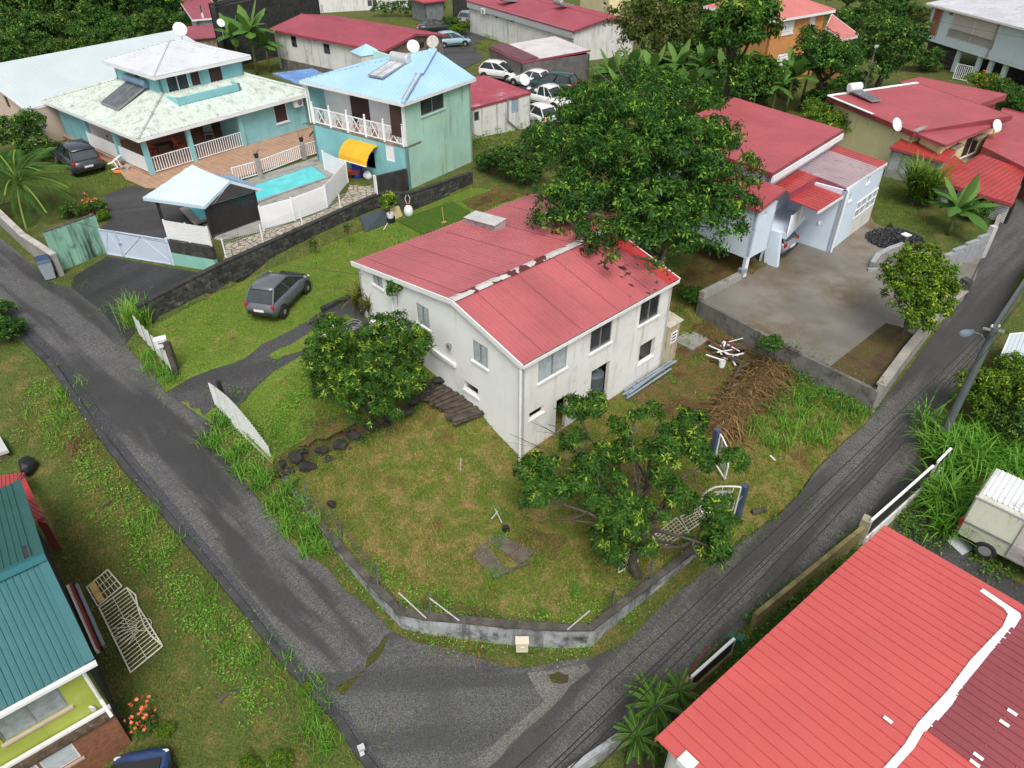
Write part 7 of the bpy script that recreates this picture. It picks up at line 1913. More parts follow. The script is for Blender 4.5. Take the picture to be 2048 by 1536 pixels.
for i in range(int(W_.L/.41)):
 for k in range(7):
  u=.22+i*.41+(.1 if k%2 else 0);z=.75+k*.2
  if u<W_.L-.2 and z<W_.zt(u)-.1:inst('block',bmh,t,Matrix.Translation(Vector(W_.at(u,z,.006))-Vector(BASE[t.name]))@Matrix.Rotation(math.atan2(W_.e[1],W_.e[0]),4,'Z'))
mb=MB();mb.box(W_.at(W_.L,1.6,-.1),(.26,.3,2.2),.3);part('end_post',mb,m_metal,t)
p=P(1925,588,1.0);t=thing('stone_gatepost',p,'low dark mossy gatepost with a pale sloped wing by the road','pillar');part('post',MB().box(p+np.array([0,.1,.3]),(.4,.4,.9),.5),m_block,t);part('wing',MB().prism([p+np.array([-.2,0,-.3]),p+np.array([-1.6,.5,-.2]),p+np.array([-1.5,.5,.35]),p+np.array([-.2,0,.5])],(.1,.2,0)),m_concrete,t)
pts=[P(2020,408,1.3),P(1990,452,1.2),P(1968,512,1.05)];t=thing('concrete_roadside_wall',pts[1],'pale concrete wall along the road below the red shed','wall');part('wall',path_strip([P(2046,372,1.4),pts[0],pts[1],P(1985,470,1.15)],.2,[2.4,2.1,1.7,1.5],[.5]*4),m_concrete,t)
c=P(1790,478,1.15);r_=np.random.default_rng(4);n=4200;a=r_.uniform(0,6.28,n);rad=np.sqrt(r_.random(n));V0=np.stack([c[0]+np.cos(a)*rad*1.55,c[1]+np.sin(a)*rad*1.3,c[2]-.05+.5*(1-rad**1.6)+r_.normal(size=n)*.015],-1)
d=r_.normal(size=(n,3));d/=np.linalg.norm(d,axis=1)[:,None];V,Fq,tt=leaf_quads(V0,d,r_.normal(size=(n,3)),np.full(n,.09),np.full(n,.08),r_.uniform(0,1,n),0,.3)
m_grav=leafmat('gravel',(.03,.03,.032),(.075,.075,.08),(.15,.15,.155),rough=.9,trans=0)
go=meshobj('gravel_heap',numesh('gravel_heap',V,Fq,m_grav,tt),kind='stuff',label='heap of dark grey gravel on the forecourt beside the lawn',cat='gravel heap')
mb=MB();rings=[[np.array([c[0]+1.5*k*math.cos(a),c[1]+1.26*k*math.sin(a),c[2]-.08+.5*(1-k**1.6)])for a in np.linspace(0,6.28,25)[:-1]]for k in(1.0,.75,.5,.25,.02)];mb.loft(rings);solo('gravel_mound',mb,M('dark_gravel',(.055,.055,.058),.9,.4,9,bump=(25,1)),'dark gravel mound core beside the lawn edge','gravel',smooth=True)
m_green=M('dark_green_paint',(.02,.10,.07),.5,.1)
barrow(c+np.array([.05,.9,.3]),1.2,m_green,'dark green wheelbarrow tipped on top of the gravel heap',2.6)
t=barrow(P(1545,522,1.05),.3,m_green,'dark green wheelbarrow standing upright against the carport column');t.rotation_euler=(0,-1.2,1.2)
for x,y,l in((1522,530,'tall grey board leaning beside the green wheelbarrow'),(1530,525,'narrow grey board leaning nearest the column')):p=P(x,y,1.0);solo('board',MB().par(p,(.22,.05,0),(0,.03,0),(.12,.25,1.5)),m_wood,l,'board')
# FOREGROUND CORNER HOUSES
m_coral=M('bright_coral_roof',(.53,.095,.088),.48,.05,.5,dirt=((.50,.12,.112),.25,.7))
m_dmar=M('faded_maroon_sheet',(.27,.062,.072),.5,.08,.6,fine=.15,dirt=((.34,.12,.12),.2,2))
m_tape=M('white_sealing_tape',(.80,.82,.84),.5,.03,3)
zX=2.5
a,b,c=P(1311,1477,zX),P(1770,1051,zX),P(2035,1223,zX)
eX=nrm((b-a)[:2]);nX=np.array([eX[1],-eX[0]]);LX=np.linalg.norm((b-a)[:2]);W1=float((c-b)[:2]@nX)
xp=lambda u,w,dz=0.:np.append(a[:2]+eX*u+nX*w,zX+.045*w+dz)
rh=thing('coral_roofed_house',xp(LX/2,3,-3.6),'house with large bright coral ribbed roof at the bottom right corner','house')
ro=part('roof',MB().beam(xp(0,0,-.08),xp(LX,0,-.08),.03,.15).beam(xp(LX,0,-.08),xp(LX,W1+6,-.08),.03,.15),m_coral,rh)
W1b=W1+.15
ang_off=xp(0,0)
def onX(px,py):
 p0,p1,p2=xp(0,0),xp(1,0),xp(0,1);nn=np.cross(p1-p0,p2-p0);d=ray(px,py);c0=np.array([0,0,H]);t=np.dot(p0-c0,nn)/np.dot(d,nn);q=c0+d*t
 return float((q[:2]-a[:2])@eX),float((q[:2]-a[:2])@nX)
cor=[xp(0-2.2,0),xp(LX,0),xp(LX,W1b),xp(-2.2,W1b+1.2)]
cor=[xp(0,0),xp(LX,0),xp(LX,W1b+4),xp(0,W1b+4)]
roof_sheets(rh,cor,.30,.03,m_coral,1.2,'step',roof=ro)
uS,wS=onX(1853,1463);uT,wT=onX(2040,1233);wT=min(wT,W1b+3);dT=(LX-uT)/(uT-uS)
roof_sheets(rh,[xp(LX,W1b+4,.0),xp(uS,W1b+4,.0),xp(uS,wS,.0),xp(LX,wT+(wT-wS)*dT,.0)],.24,.025,m_dmar,.96,'step',roof=ro,lift=.034)
tape=[(1957.6,1185),(1964,1179.5),(2038,1229),(2040.5,1237),(2016.5,1274.5),(1981.7,1304),(1930.8,1368),(1901,1413.6),(1860,1460),(1845,1467),(1826.5,1499),(1785,1545),(1700,1640),(1676,1630),(1767.6,1536),(1807.7,1491),(1825,1462),(1834.5,1448),(1893.4,1384),(1939,1322.7),(1975,1285),(2003,1256),(2014,1231),(2005.8,1219.6)]
mb=MB();q=[xp(*onX(*t_),.062)for t_ in tape];mb.v=[tuple(v_)for v_ in q];n=len(q)
tri=delaunay_2d_cdt([Vector(v_[:2])for v_ in q],[],[list(range(n))],1,1e-5);mb=MB();zt_=lambda p:zX+.045*float((np.array(p)-a[:2])@nX)+.062
mb.v=[(p.x,p.y,zt_(p))for p in tri[0]];mb.f=[tuple(f)for f in tri[2]];part('sealing_tape',mb,m_tape,ro)
for x,y in((1774,1443),(2022,1428),(2006,1450),(1954,1516),(1947,1530)):u,w=onX(x,y);part('tape_patch',MB().par(xp(u-.05,w-.1,.075),np.append(eX*.09,0),np.append(nX*.2,.009),(0,0,.012)),m_tape,ro)
part('tape_patch',MB().par(xp(-.02,.62,-.12),np.append(eX*.3,0),np.append(nX*.35,.015),(0,0,.19)),m_tape,ro)
mb=MB()
for i in range(12):
 for j in range(22):
  u=uS+.12+i*.96/2;w=.35+j*.62
  if u<LX and w>wS+(wT-wS)*(u-uS)/(uT-uS)+.35 and w<W1b+4:mb.par(xp(u,w,.066),np.append(eX*.03,0),np.append(nX*.03,0),(0,0,.012))
part('screws',mb,m_coral,ro,kind='stuff')
w_=[Wall(xp(.15,.3),xp(LX-.25,.3),-1.8,zX-.1),Wall(xp(.15,W1+5.5),xp(.15,.3),-1.8,zX-.1),Wall(xp(LX-.25,.3),xp(LX-.25,W1+5.5),-1.8,zX-.1)]
w_[0],w_[1]=Wall(xp(LX-.25,.3),xp(.15,.3),-1.8,zX-.1),Wall(xp(.15,.3),xp(.15,W1+5.5),-1.8,zX-.1)
mb=MB();[w.build(mb)for w in w_];part('wall',mb,m_stained_white,rh)
m_teal=M('teal_roof',(.022,.125,.138),.5,.06,.6,fine=.1,spec=.3);m_teal_d=M('dark_teal_roof',(.018,.10,.088),.5,.06,.6)
m_lime_wall=M('lime_green_render',(.36,.42,.07),.8,.1,1,streak=((.10,.11,.03),.35),dirt=((.5,.52,.4),.15,1))
zY=2.0
E1y,E0y,F1y=P(186,1314,zY),P(-4,1417,zY),P(27,966,zY)
eY=nrm((E0y-E1y)[:2]);nY=np.array([eY[1],-eY[0]])
if(F1y-E1y)[:2]@nY<0:nY=-nY
gW=float((F1y-E1y)[:2]@nY);gw_=Wall(E1y[:2],E1y[:2]+nY*gW,-2,zY);uR,zR_=gw_.px(60,1062)
zR_=min(max(zR_,zY+.3),zY+1.6)
yp=lambda u,w,z:np.append(E1y[:2]+eY*u+nY*w,z)
gh=thing('teal_roofed_house',yp(3,gW/2,-2),'lime green house with teal ribbed roof at the bottom left corner','house')
ro=part('roof',MB().prism([yp(-.02,uR-.2,zR_+.0),yp(-.02,uR,zR_+.07),yp(-.02,uR+.2,zR_+.0)],np.append(eY*8,0)),m_teal,gh)
roof_sheets(gh,[yp(8,-.1,zY),yp(0,-.1,zY),yp(0,uR,zR_),yp(8,uR,zR_)],.16,.028,m_teal,1.0,roof=ro)
roof_sheets(gh,[yp(0,gW,zY),yp(8,gW,zY),yp(8,uR,zR_),yp(0,uR,zR_)],.16,.028,m_teal_d,1.0,roof=ro)
part('verge_flashing',MB().par(yp(-.02,-.1,zY+.03),np.append(eY*.22,0),yp(0,uR,zR_)-yp(0,-.1,zY),(0,0,.02)),m_teal,ro)
part('verge_flashing',MB().par(yp(-.02,gW,zY+.03),np.append(eY*.22,0),yp(0,uR,zR_)-yp(0,gW,zY),(0,0,.02)),m_teal_d,ro)
part('gutter',MB().beam(yp(-.02,-.17,zY-.06),yp(8,-.17,zY-.06),.12,.1),m_trim,ro)
wf_=Wall(yp(8,.25,0),yp(.25,.25,0),-.35,zY-.05)
if wf_.n@nY>0:wf_=Wall(yp(.25,.25,0),yp(8,.25,0),-.35,zY-.05)
hA_=wf_.hole(8,1487,112,1371);hA_=(hA_[0],hA_[1],hA_[2],hA_[3]);
mb=wf_.build(MB());part('wall',mb,m_lime_wall,gh)
window(gh,wf_,hA_,'slide',m_alu,m_louvre_glass,sm=M('pinkish_frame',(.55,.42,.36),.6),curtain=m_white_clean)
ws=Wall(yp(.25,.25,0),yp(.25,gW-.2,0),-2,[(0,zY-.05),(uR,zR_-.05),(gW-.45,zY-.05)]);
if ws.n@eY>0:ws=Wall(yp(.25,gW-.2,0),yp(.25,.25,0),-2,[(0,zY-.05),(gW-.45-uR,zR_-.05),(gW-.45,zY-.05)])
part('gable_wall',ws.build(MB()),m_black_wall,gh)
wl3=Wall(wf_.at(0,0,.38),wf_.at(wf_.L,0,.38),-2.2,-.3)
uu=[wl3.px(x,y)[0]for x,y in((211,1440),(100,1500))];hL=[(wl3.L-1.9-.85*i,-1.15,wl3.L-1.1-.85*i,-.42)for i in range(6)]
if wl3.n@eY!=0 and np.linalg.norm(wl3.a-(E1y[:2]))<np.linalg.norm(wl3.b-E1y[:2]):hL=[(wl3.L-h[2],h[1],wl3.L-h[0],h[3])for h in hL]
wl3.holes+=hL;part('lower_wall',wl3.build(MB()),M('brown_brick_render',(.23,.095,.05),.85,.2,7,dirt=((.10,.045,.03),.4,9),bump=(20,.6)),gh)
for q in hL:window(gh,wl3,q,'louvre',m_trim,m_louvre_glass,sm=M('pink_sill',(.5,.36,.3),.7))
mb=MB();mb.prism([wf_.at(0,-.33,.02),wf_.at(wf_.L,-.33,.02),wf_.at(wf_.L,-.33,.45),wf_.at(0,-.33,.45)],(0,0,.06));part('mossy_ledge',mb,M('leaf_litter',(.07,.045,.03),.9,.4,6,dirt=((.2,.17,.12),.4,8)),gh)
part('ledge_gutter',MB().beam(wf_.at(0,-.22,.12),wf_.at(wf_.L,-.22,.12),.1,.09).tube([wf_.at(.1,zY-.1,.2),wf_.at(.1,.3,.15),wf_.at(.05,-.15,.5)]if np.linalg.norm(wf_.a-E1y[:2])<np.linalg.norm(wf_.b-E1y[:2])else[wf_.at(wf_.L-.1,zY-.1,.2),wf_.at(wf_.L-.1,.3,.15),wf_.at(wf_.L-.05,-.15,.5)],.05,7),m_trim,gh)
q=wf_.px(181,1418);part('round_lamp',MB().lathe([(.12,0),(.14,.03),(.08,.08),(.01,.09)],wf_.at(q[0],q[1],.02),12,'y'),m_metal,gh)
t=thing('red_lean_to',P(60,990,-.3),'low rusty red corrugated roof beside the teal-roofed house','lean-to');z=.8
q=[P(75,1040,z),P(89,1034,z),P(46,947,z),P(-10,955,z)];slope(t,[P(-20,985,z+.1),P(30,968,z+.1),P(46,947,z),P(-20,955,z)],m_roof_shiny,.12,.03,fascia=m_roof_red2);slope(t,[P(72,1042,z+.05),P(88,1034,z),P(46,948,z),P(26,962,z+.05)],m_roof_shiny,.12,.02,name='side_roof');part('wall',MB().prism([P(74,1044,z-.1),P(90,1038,z-.1),P(94,1046,z-.1)],(0,0,-1.4)),m_roof_red2,t)
z=.6;t=thing('white_hut',P(-5,910,-.4),'white-edged hut corner at the left edge above the red lean-to','hut');part('roof',MB().prism([P(-30,880,z),P(2,876,z),P(19,905,z),P(-30,922,z)],(0,0,.12)),m_metal,t);part('wall',MB().prism([P(-30,884,z-.1),P(0,882,z-.1),P(14,905,z-.1),P(-30,918,z-.1)],(0,0,-1.4)),m_grime,t)
for i,(x0,y0,x1,y1,m_)in enumerate(((140,1178,198,1308,m_trim),(146,1176,202,1304,m_orange),(152,1174,208,1302,m_black),(159,1178,213,1300,m_alu))):
 p,q=On(x0,y0),On(x1,y1);solo('long_board',MB().beam(p+(0,0,.12+.02*i),q+(0,0,.12+.02*i),.09,.2),m_,['white edged long board leaning nearest the teal-roofed house','rusty orange long board beside the teal-roofed house','black long board next to the rusty one','grey metal strip outermost of the long boards'][i],'board')
t=grille([(176,1179),(198,1217),(246,1177),(218,1144)],3,7,m_cream_metal,'small cream metal gate panel with yellow plate lying on the left lawn',dz=.12)
q=[On(x,y)+np.array([0,0,.14])for x,y in((180,1178),(200,1212),(212,1204),(192,1168))];part('yellow_plate',MB().prism(q,(0,0,.015)),M('faded_yellow_plate',(.62,.43,.14),.6,.15,dirt=((.25,.13,.04),.35,5)),t)
t=grille([(201,1221),(264,1350),(328,1297),(256,1181)],19,2,m_cream_metal,'large cream metal sunburst gate lying on the left lawn',dz=.14)
p=[On(x,y)+np.array([0,0,.16])for x,y in((256,1181),(274,1196),(281,1230),(292,1258),(306,1278),(328,1297))];part('curved_rail',MB().tube(p,.025,6),m_cream_metal,t)
cs=On(291,1256)+np.array([0,0,.17]);
for k in range(9):an=math.radians(150+13*k);part('sun_ray',MB().tube([cs+.22*np.array([math.cos(an),math.sin(an),0]),cs+(.75+.12*(k%2))*np.array([math.cos(an),math.sin(an),0])],.011,5),m_cream_metal,t)
part('sun_ring',MB().tube([cs+.22*np.array([math.cos(an),math.sin(an),0])for an in np.linspace(0,6.28,15)],.012,5),m_cream_metal,t)
p=[On(441,1408),On(447,1396),On(458,1388),On(475,1385),On(488,1378)];solo('dead_branch',MB().tube([v_+np.array([0,0,.06])for v_ in p],[.05,.06,.05,.06,.03],6).tube([p[1]+(0,0,.06),p[1]+np.array([-.3,.05,.08])],.025,5),m_bark,'crooked dark dead branch lying on the left lawn','branch')
p=[On(200,1016),On(216,1010),On(222,1003)];solo('dead_branch',MB().tube([v_+np.array([0,0,.04])for v_ in p],[.02,.035,.02],6),m_bark,'small dark twig on the grass left of the road','branch')
solo('dark_bag',MB().rock(On(60,940)+np.array([0,0,.25]),(.35,.5,.35),6),m_black,'dark blue-black rubbish bag behind the red lean-to','bag')
p=On(725,1512);t=thing('water_valve_post',p,'small white utility post on the road kerb at the bottom','post');part('shaft',MB().box(p+np.array([0,0,.2]),(.12,.12,.45),.5),m_trim,t);part('cap',MB().box(p+np.array([.02,0,.45]),(.18,.16,.1),.5),m_metal,t)
kp=[On(x-6,y+4)for x,y in road_left_edge[1:]];kp=[np.array([p[0],p[1],float(G0(np.array([p[0]]),np.array([p[1]]))[0])])for p in kp]
solo('kerb',path_strip(kp,.22,[p[2]+.14 for p in kp],[p[2]-.3 for p in kp]),M('dark_kerb',(.04,.04,.042),.85,.3,2,dirt=((.10,.10,.08),.35,3)),kind='structure')
# VEHICLES
m_tyre=m_rubber;m_rim=M('alloy_rim',(.42,.42,.43),.35,.08,metal=.5)
m_lamp_r=M('red_tail_lamp',(.45,.02,.02),.2);m_lamp_w=M('clear_headlamp',(.65,.68,.7),.1);m_plate=M('white_number_plate',(.75,.75,.73),.5)
m_cargl=M('car_window',(.03,.04,.045),.07,.3,1,spec=.9)
def paint(name,c,r=.28):return M(name,c,r,.06,.8,coat=.6,dirt=(tuple(x*.7 for x in c),.12,2))
def vehicle(kind,loc,rz,pm,label,cat='car',group=None,name='parked_car',pitch=0.0,local_only=False):
 Lc,Wc,zb,belt,top={'hatch':(3.85,1.67,.22,.92,1.5),'suv':(4.5,1.85,.28,1.05,1.66),'sedan':(4.4,1.72,.2,.9,1.42),'pickup':(4.8,1.75,.32,1.0,1.7)}[kind]
 t=thing(name,loc,label,cat,group,rz)
 h=Lc/2;w=Wc/2
 hood={'hatch':.95,'suv':.98,'sedan':.92,'pickup':1.0}[kind];tail={'hatch':1.0,'suv':1.0,'sedan':.99,'pickup':.98}[kind]
 st=[(-h,.74,.34,.62*belt/.92),(-h+.05,.84,.26,.82*belt),(-h+.22,.95,.05,belt*tail*.99),(-h+.8,1,0,belt*tail),(0,1,0,belt),(h-1.25,.99,0,belt*1.0),(h-.75,.97,0,belt*hood*.93),(h-.28,.88,.06,belt*hood*.80),(h-.05,.76,.16,belt*.66),(h,.66,.26,belt*.52)]
 rings=[]
 for x,k,dz,zt in st:
  ww=w*k;z0=zb+dz*.6
  rings.append([(x,-ww*.86,z0),(x,-ww*.98,z0+.14),(x,-ww,(z0+zt)/2),(x,-ww*.97,zt-.07),(x,-ww*.86,zt),(x,-ww*.4,zt+.025),(x,ww*.4,zt+.025),(x,ww*.86,zt),(x,ww*.97,zt-.07),(x,ww,(z0+zt)/2),(x,ww*.98,z0+.14),(x,ww*.86,z0)])
 mb=MB().loft(rings);body=part('body',mb,pm,t,True,smooth=True)
 cfg={'hatch':(-h+.14,-h+.62,.02,1.12),'suv':(-h+.16,-h+.5,.2,1.05),'sedan':(-h+.62,-h+1.2,.1,.95),'pickup':(-.3,-.15,.75,1.3)}[kind]
 xr,xrt,xft,xf=cfg;wb,wt=w*.88,w*.70
 B=[(xr,-wb*.95),(xf,-wb*.97),(xf,wb*.97),(xr,wb*.95)];T=[(xrt,-wt),(xft,-wt),(xft,wt),(xrt,wt)]
 zb_,zt_=belt+.0,top-.05
 v3=lambda p,z:np.array([p[0],p[1],z])
 def glass(i,nm,f0=.0,f1=1.0):
  j=(i+1)%4;a0,a1=v3(B[i],zb_),v3(B[j],zb_);b0,b1=v3(T[i],zt_),v3(T[j],zt_)
  q=[a0+(a1-a0)*f0,a0+(a1-a0)*f1,b0+(b1-b0)*f1,b0+(b1-b0)*f0]
  n=nrm(np.cross(q[1]-q[0],q[3]-q[0]));c=np.mean(q,axis=0);n=n if n@(c-np.array([0,0,c[2]]))>0 else-n
  part(nm,MB().prism([c+(p-c)*.95-n*.012 for p in q],-n*.015),m_cargl,t,True)
 glass(1,'windscreen');glass(3,'rear_window');glass(0,'side_window',.03,.52);glass(0,'side_window',.56,.97);glass(2,'side_window',.03,.44);glass(2,'side_window',.48,.97)
 mb=MB()
 for i in range(4):mb.tube([v3(B[i],zb_-.02),v3(T[i],zt_)],.045,6)
 for s in(0,2):
  a0,a1,b0,b1=v3(B[s],zb_),v3(B[s+1],zb_),v3(T[s],zt_),v3(T[s+1],zt_);f=.54 if s==0 else.46;mb.tube([a0+(a1-a0)*f,b0+(b1-b0)*f],.04,6)
 part('pillars',mb,pm if kind!='suv' else m_black,t,True,kind='stuff')
 rf=[]
 for x,k,dz in((xrt-.1,.84,-.05),(xrt+.12,.97,.02),((xrt+xft)/2,1.03,.06),(xft-.1,.98,.03),(xft+.14,.86,-.05)):
  rf.append([(x,-wt*1.06*k,zt_+dz-.04),(x,-wt*.95*k,zt_+dz+.02),(x,0,zt_+dz+.05),(x,wt*.95*k,zt_+dz+.02),(x,wt*1.06*k,zt_+dz-.04),(x,0,zt_-.06)])
 part('roof_panel',MB().loft(rf),pm,t,True,smooth=True)
 part('cabin_floor',MB().box((0,0,belt-.06),(xf-xr,wb*1.7,.04)),m_black,t,True)
 r=.3 if kind in('hatch','sedan')else.36
 for sx in(-h+.72,h-.78):
  for sy in(-1,1):
   part('wheel_arch',MB().lathe([(.05,-.02),(r+.06,-.02),(r+.06,.02),(.05,.02)],(sx,sy*(w-.012),r+.02),16,'y'),m_black,t,True)
   wl=part('wheel',MB().lathe([(r*.55,-.1),(r*.92,-.1),(r,-.07),(r,.07),(r*.92,.1),(r*.55,.1)],(sx,sy*(w-.07),r),18,'y'),m_tyre,t,True)
   part('rim',MB().lathe([(.02,-.105),(r*.6,-.09),(r*.6,.09),(.02,.105)],(sx,sy*(w-.066),r),14,'y'),m_rim,wl,True)
 for sy in(-1,1):
  part('headlight',MB().rock((h-.19,sy*w*.72,belt*.68),(.08,.12,.045),3),m_lamp_w,t,True)
  part('tail_light',MB().rock((-h+.1,sy*w*.80,belt*.86),(.09,.10,.2),4),m_lamp_r,t,True)
  part('mirror',MB().rock((xf-.2,sy*(w+.08),belt+.08),(.07,.12,.08),5),pm,t,True)
  part('door_handle',MB().box((.1,sy*(w*.985),belt-.13),(.17,.03,.03)),pm,t,True);part('door_handle',MB().box((-.75,sy*(w*.985),belt-.13),(.17,.03,.03)),pm,t,True)
  part('sill_trim',MB().box((0,sy*(w*.985),zb+.2),(Lc*.5,.03,.06)),m_black,t,True)
 part('rear_bumper',MB().loft([[(-h-.03,-w*.7,zb+.18),(-h-.03,w*.7,zb+.18),(-h-.03,w*.7,zb+.34),(-h-.03,-w*.7,zb+.34)],[(-h+.3,-w*.96,zb+.12),(-h+.3,w*.96,zb+.12),(-h+.3,w*.96,zb+.36),(-h+.3,-w*.96,zb+.36)]]),m_black if kind!='sedan' else pm,t,True)
 part('number_plate',MB().box((-h-.012,0,belt*.66),(.03,.5,.11)),m_plate,t,True)
 part('front_grille',MB().box((h-.03,0,zb+.25),(.06,w*1.1,.14)),m_black,t,True)
 if kind=='pickup':
  part('cargo_bed',MB().box((-1.35,0,belt+.02),(1.9,w*1.7,.06)),m_black,t,True)
  for k in range(4):part('scrap',MB().rock((-1.9+.4*k,.25*(-1)**k,belt+.15),(.22,.3,.16),k),[m_black,m_metal,m_wood,m_white_clean][k],t,True)
 return t
m_p_grey=paint('metallic_grey_paint',(.10,.115,.13));m_p_navy=paint('dark_navy_paint',(.025,.032,.045));m_p_white=paint('white_car_paint',(.72,.72,.71));m_p_lb=paint('pale_blue_paint',(.30,.44,.50));m_p_blk=paint('black_paint',(.02,.02,.022));m_p_grn=paint('dark_green_car_paint',(.02,.06,.05));m_p_blue=paint('deep_blue_paint',(.03,.075,.22));m_p_silver=paint('silver_grey_paint',(.22,.24,.26))
rw_,fw_=P(568,637,1.78),P(622,581,1.78);d=nrm((fw_-rw_)[:2]);c=(rw_+fw_)[:2]/2+np.array([-d[1],d[0]])*.80;RZ=math.atan2(d[1],d[0])
vehicle('hatch',np.append(c,ground_z(*c)+.01),RZ,m_p_grey,'grey hatchback parked on the grass by the black block wall').scale=(.92,.94,.98)
c=P(163,336,2.0);d=nrm((P(133,312,2.0)-P(180,352,2.0))[:2]);vehicle('suv',np.append(c[:2],ground_z(*c[:2])+.01),math.atan2(d[1],d[0]),m_p_navy,'dark navy SUV parked on the grass beside the turquoise house')
vehicle('hatch',P(1579,512,1.13)+np.append(nW*1.9,0),math.atan2(nW[1],nW[0]),m_p_silver,'dark grey car parked inside the carport of the pale grey house')
vehicle('hatch',P(268,1668,-1.95),1.75,m_p_blue,'deep blue car at the bottom edge beside the lime green house')
z=gz(905,95)
vehicle('hatch',np.append(P(906,92,z)[:2],z),.35,m_p_lb,'pale blue hatchback parked on the wet track near the maroon gable')
vehicle('sedan',np.append(P(872,64,z)[:2],z),.35,m_p_blk,'black car parked behind the pale blue hatchback');vehicle('sedan',np.append(P(937,46,z)[:2],z),1.2,m_p_silver,'silver grey car parked beside the maroon villa at the top')
vehicle('hatch',P(1000,158,1.1),-.45,m_p_white,'white car parked behind the maroon outbuilding');vehicle('suv',P(1104,184,1.0),2.7,m_p_grn,'dark green off-road car parked in the overgrown yard');vehicle('pickup',P(1090,212,1.1),-.75,m_p_white,'white pickup with scrap on its bed beside the outbuilding','pickup',name='pickup_truck')
vehicle('hatch',P(1072,245,1.2),2.2,m_p_white,'white van-like car with red tail lamp behind the pickup');vehicle('sedan',P(1064,172,1.0),2.6,m_p_white,'old white car in front of the green off-road car')
van=thing('old_van',P(1990,1050,-.45),'old white mouldy panel van with ribbed roof in the overgrown yard at the right','van')
m_van=M('mouldy_cream_van_paint',(.56,.57,.47),.5,.06,1,dirt=((.36,.38,.16),.5,1.3),streak=((.16,.16,.12),.6));m_vroof=M('white_van_roof',(.74,.76,.77),.45,.06,1,dirt=((.25,.25,.24),.5,1.6));m_vdoor=M('rust_stained_van_door',(.50,.46,.46),.6,.1,1,dirt=((.16,.10,.09),.5,1.8))
zv=-.45;r0_,r1_=P(1953,989,zv+2.15),P(2060,1040,zv+2.15);d=nrm((r1_-r0_)[:2]);nv=np.array([-d[1],d[0]])
vp=lambda u,w,z:np.append(r0_[:2]+d*u+nv*w,zv+z)
LV,WV=4.6,1.9
rings=[]
for u,k in((0,.0),(.06,.05),(LV-.7,.05),(LV,0)):
 kk=.12 if u in(0,LV)else 0
 rings.append([vp(u,-.12+kk,.45),vp(u,-.16+kk,1.15),vp(u,.0+kk,2.0-kk),vp(u,.12+kk,2.15-kk),vp(u,WV-.12-kk,2.15-kk),vp(u,WV-kk,2.0-kk),vp(u,WV+.16-kk,1.15),vp(u,WV+.12-kk,.45)])
part('body',MB().loft(rings),m_van,van)
rb=[vp(.12,.14,2.16),vp(LV-.8,.14,2.16),vp(LV-.8,WV-.14,2.16),vp(.12,WV-.14,2.16)];part('ribbed_roof',roof_panel([rb[0],rb[1],rb[2],rb[3]],.16,.03)[0],m_vroof,van)
part('sliding_door',MB().prism([vp(1.5,-.15,.55),vp(2.9,-.15,.55),vp(2.9,-.19,1.15),vp(2.9,-.03,1.92),vp(1.5,-.03,1.92),vp(1.5,-.19,1.15)],np.append(-nv*.03,0)),m_vdoor,van)
part('body_trim',MB().beam(vp(.05,-.175,1.1),vp(LV-.3,-.175,1.1),.03,.05),m_alu,van);part('gutter_rail',MB().beam(vp(.0,.0,2.07),vp(LV-.5,.0,2.07),.05,.06),m_metal,van)
part('tail_light',MB().box(vp(.0,-.06,.95),(.1,.08,.35),math.atan2(d[1],d[0])),m_lamp_r,van);part('rear_bumper',MB().beam(vp(-.06,-.1,.5),vp(-.06,WV+.1,.5),.12,.18),m_black,van)
for u in(.95,3.6):
 for w in(-.06,WV+.06):
  cc_=vp(u,w,.34);q=MB();rr2=[(.06,-.11),(.3,-.11),(.34,-.07),(.34,.07),(.3,.11),(.06,.11)]
  rg=[]
  for r_,y in rr2:rg.append([cc_+np.append(nv*y,0)+(np.append(d,0)*math.cos(a_)+np.array([0,0,1.])*math.sin(a_))*r_ for a_ in np.linspace(0,6.28,17)[:-1]])
  wl=part('wheel',q.loft(rg),m_tyre,van);q=MB();q.loft([[cc_+np.append(nv*y,0)+(np.append(d,0)*math.cos(a_)+np.array([0,0,1.])*math.sin(a_))*r_ for a_ in np.linspace(0,6.28,15)[:-1]]for r_,y in((.02,-.12),(.19,-.115),(.19,.115),(.02,.12))]);part('rim',q,m_rim,wl)
q=[On(x,y)+np.array([0,0,.05])for x,y in((1880,1072),(1907,1060),(1947,1100),(1923,1113))];solo('metal_sheet',MB().prism(q,(0,0,.02)),M('dull_grey_sheet',(.50,.52,.56),.4,.1,1,dirt=((.2,.2,.2),.3,2)),'pale grey metal sheet lying on the ground by the van wheel','sheet')
sheet('van_yard',pxpoly([(1760,1075),(1800,1040),(1830,1010),(1860,1040),(1880,1070),(1930,1110),(2010,1150),(2080,1190),(2120,1330),(2030,1225),(1900,1140),(1780,1058)]),m_drive,.3,.02)
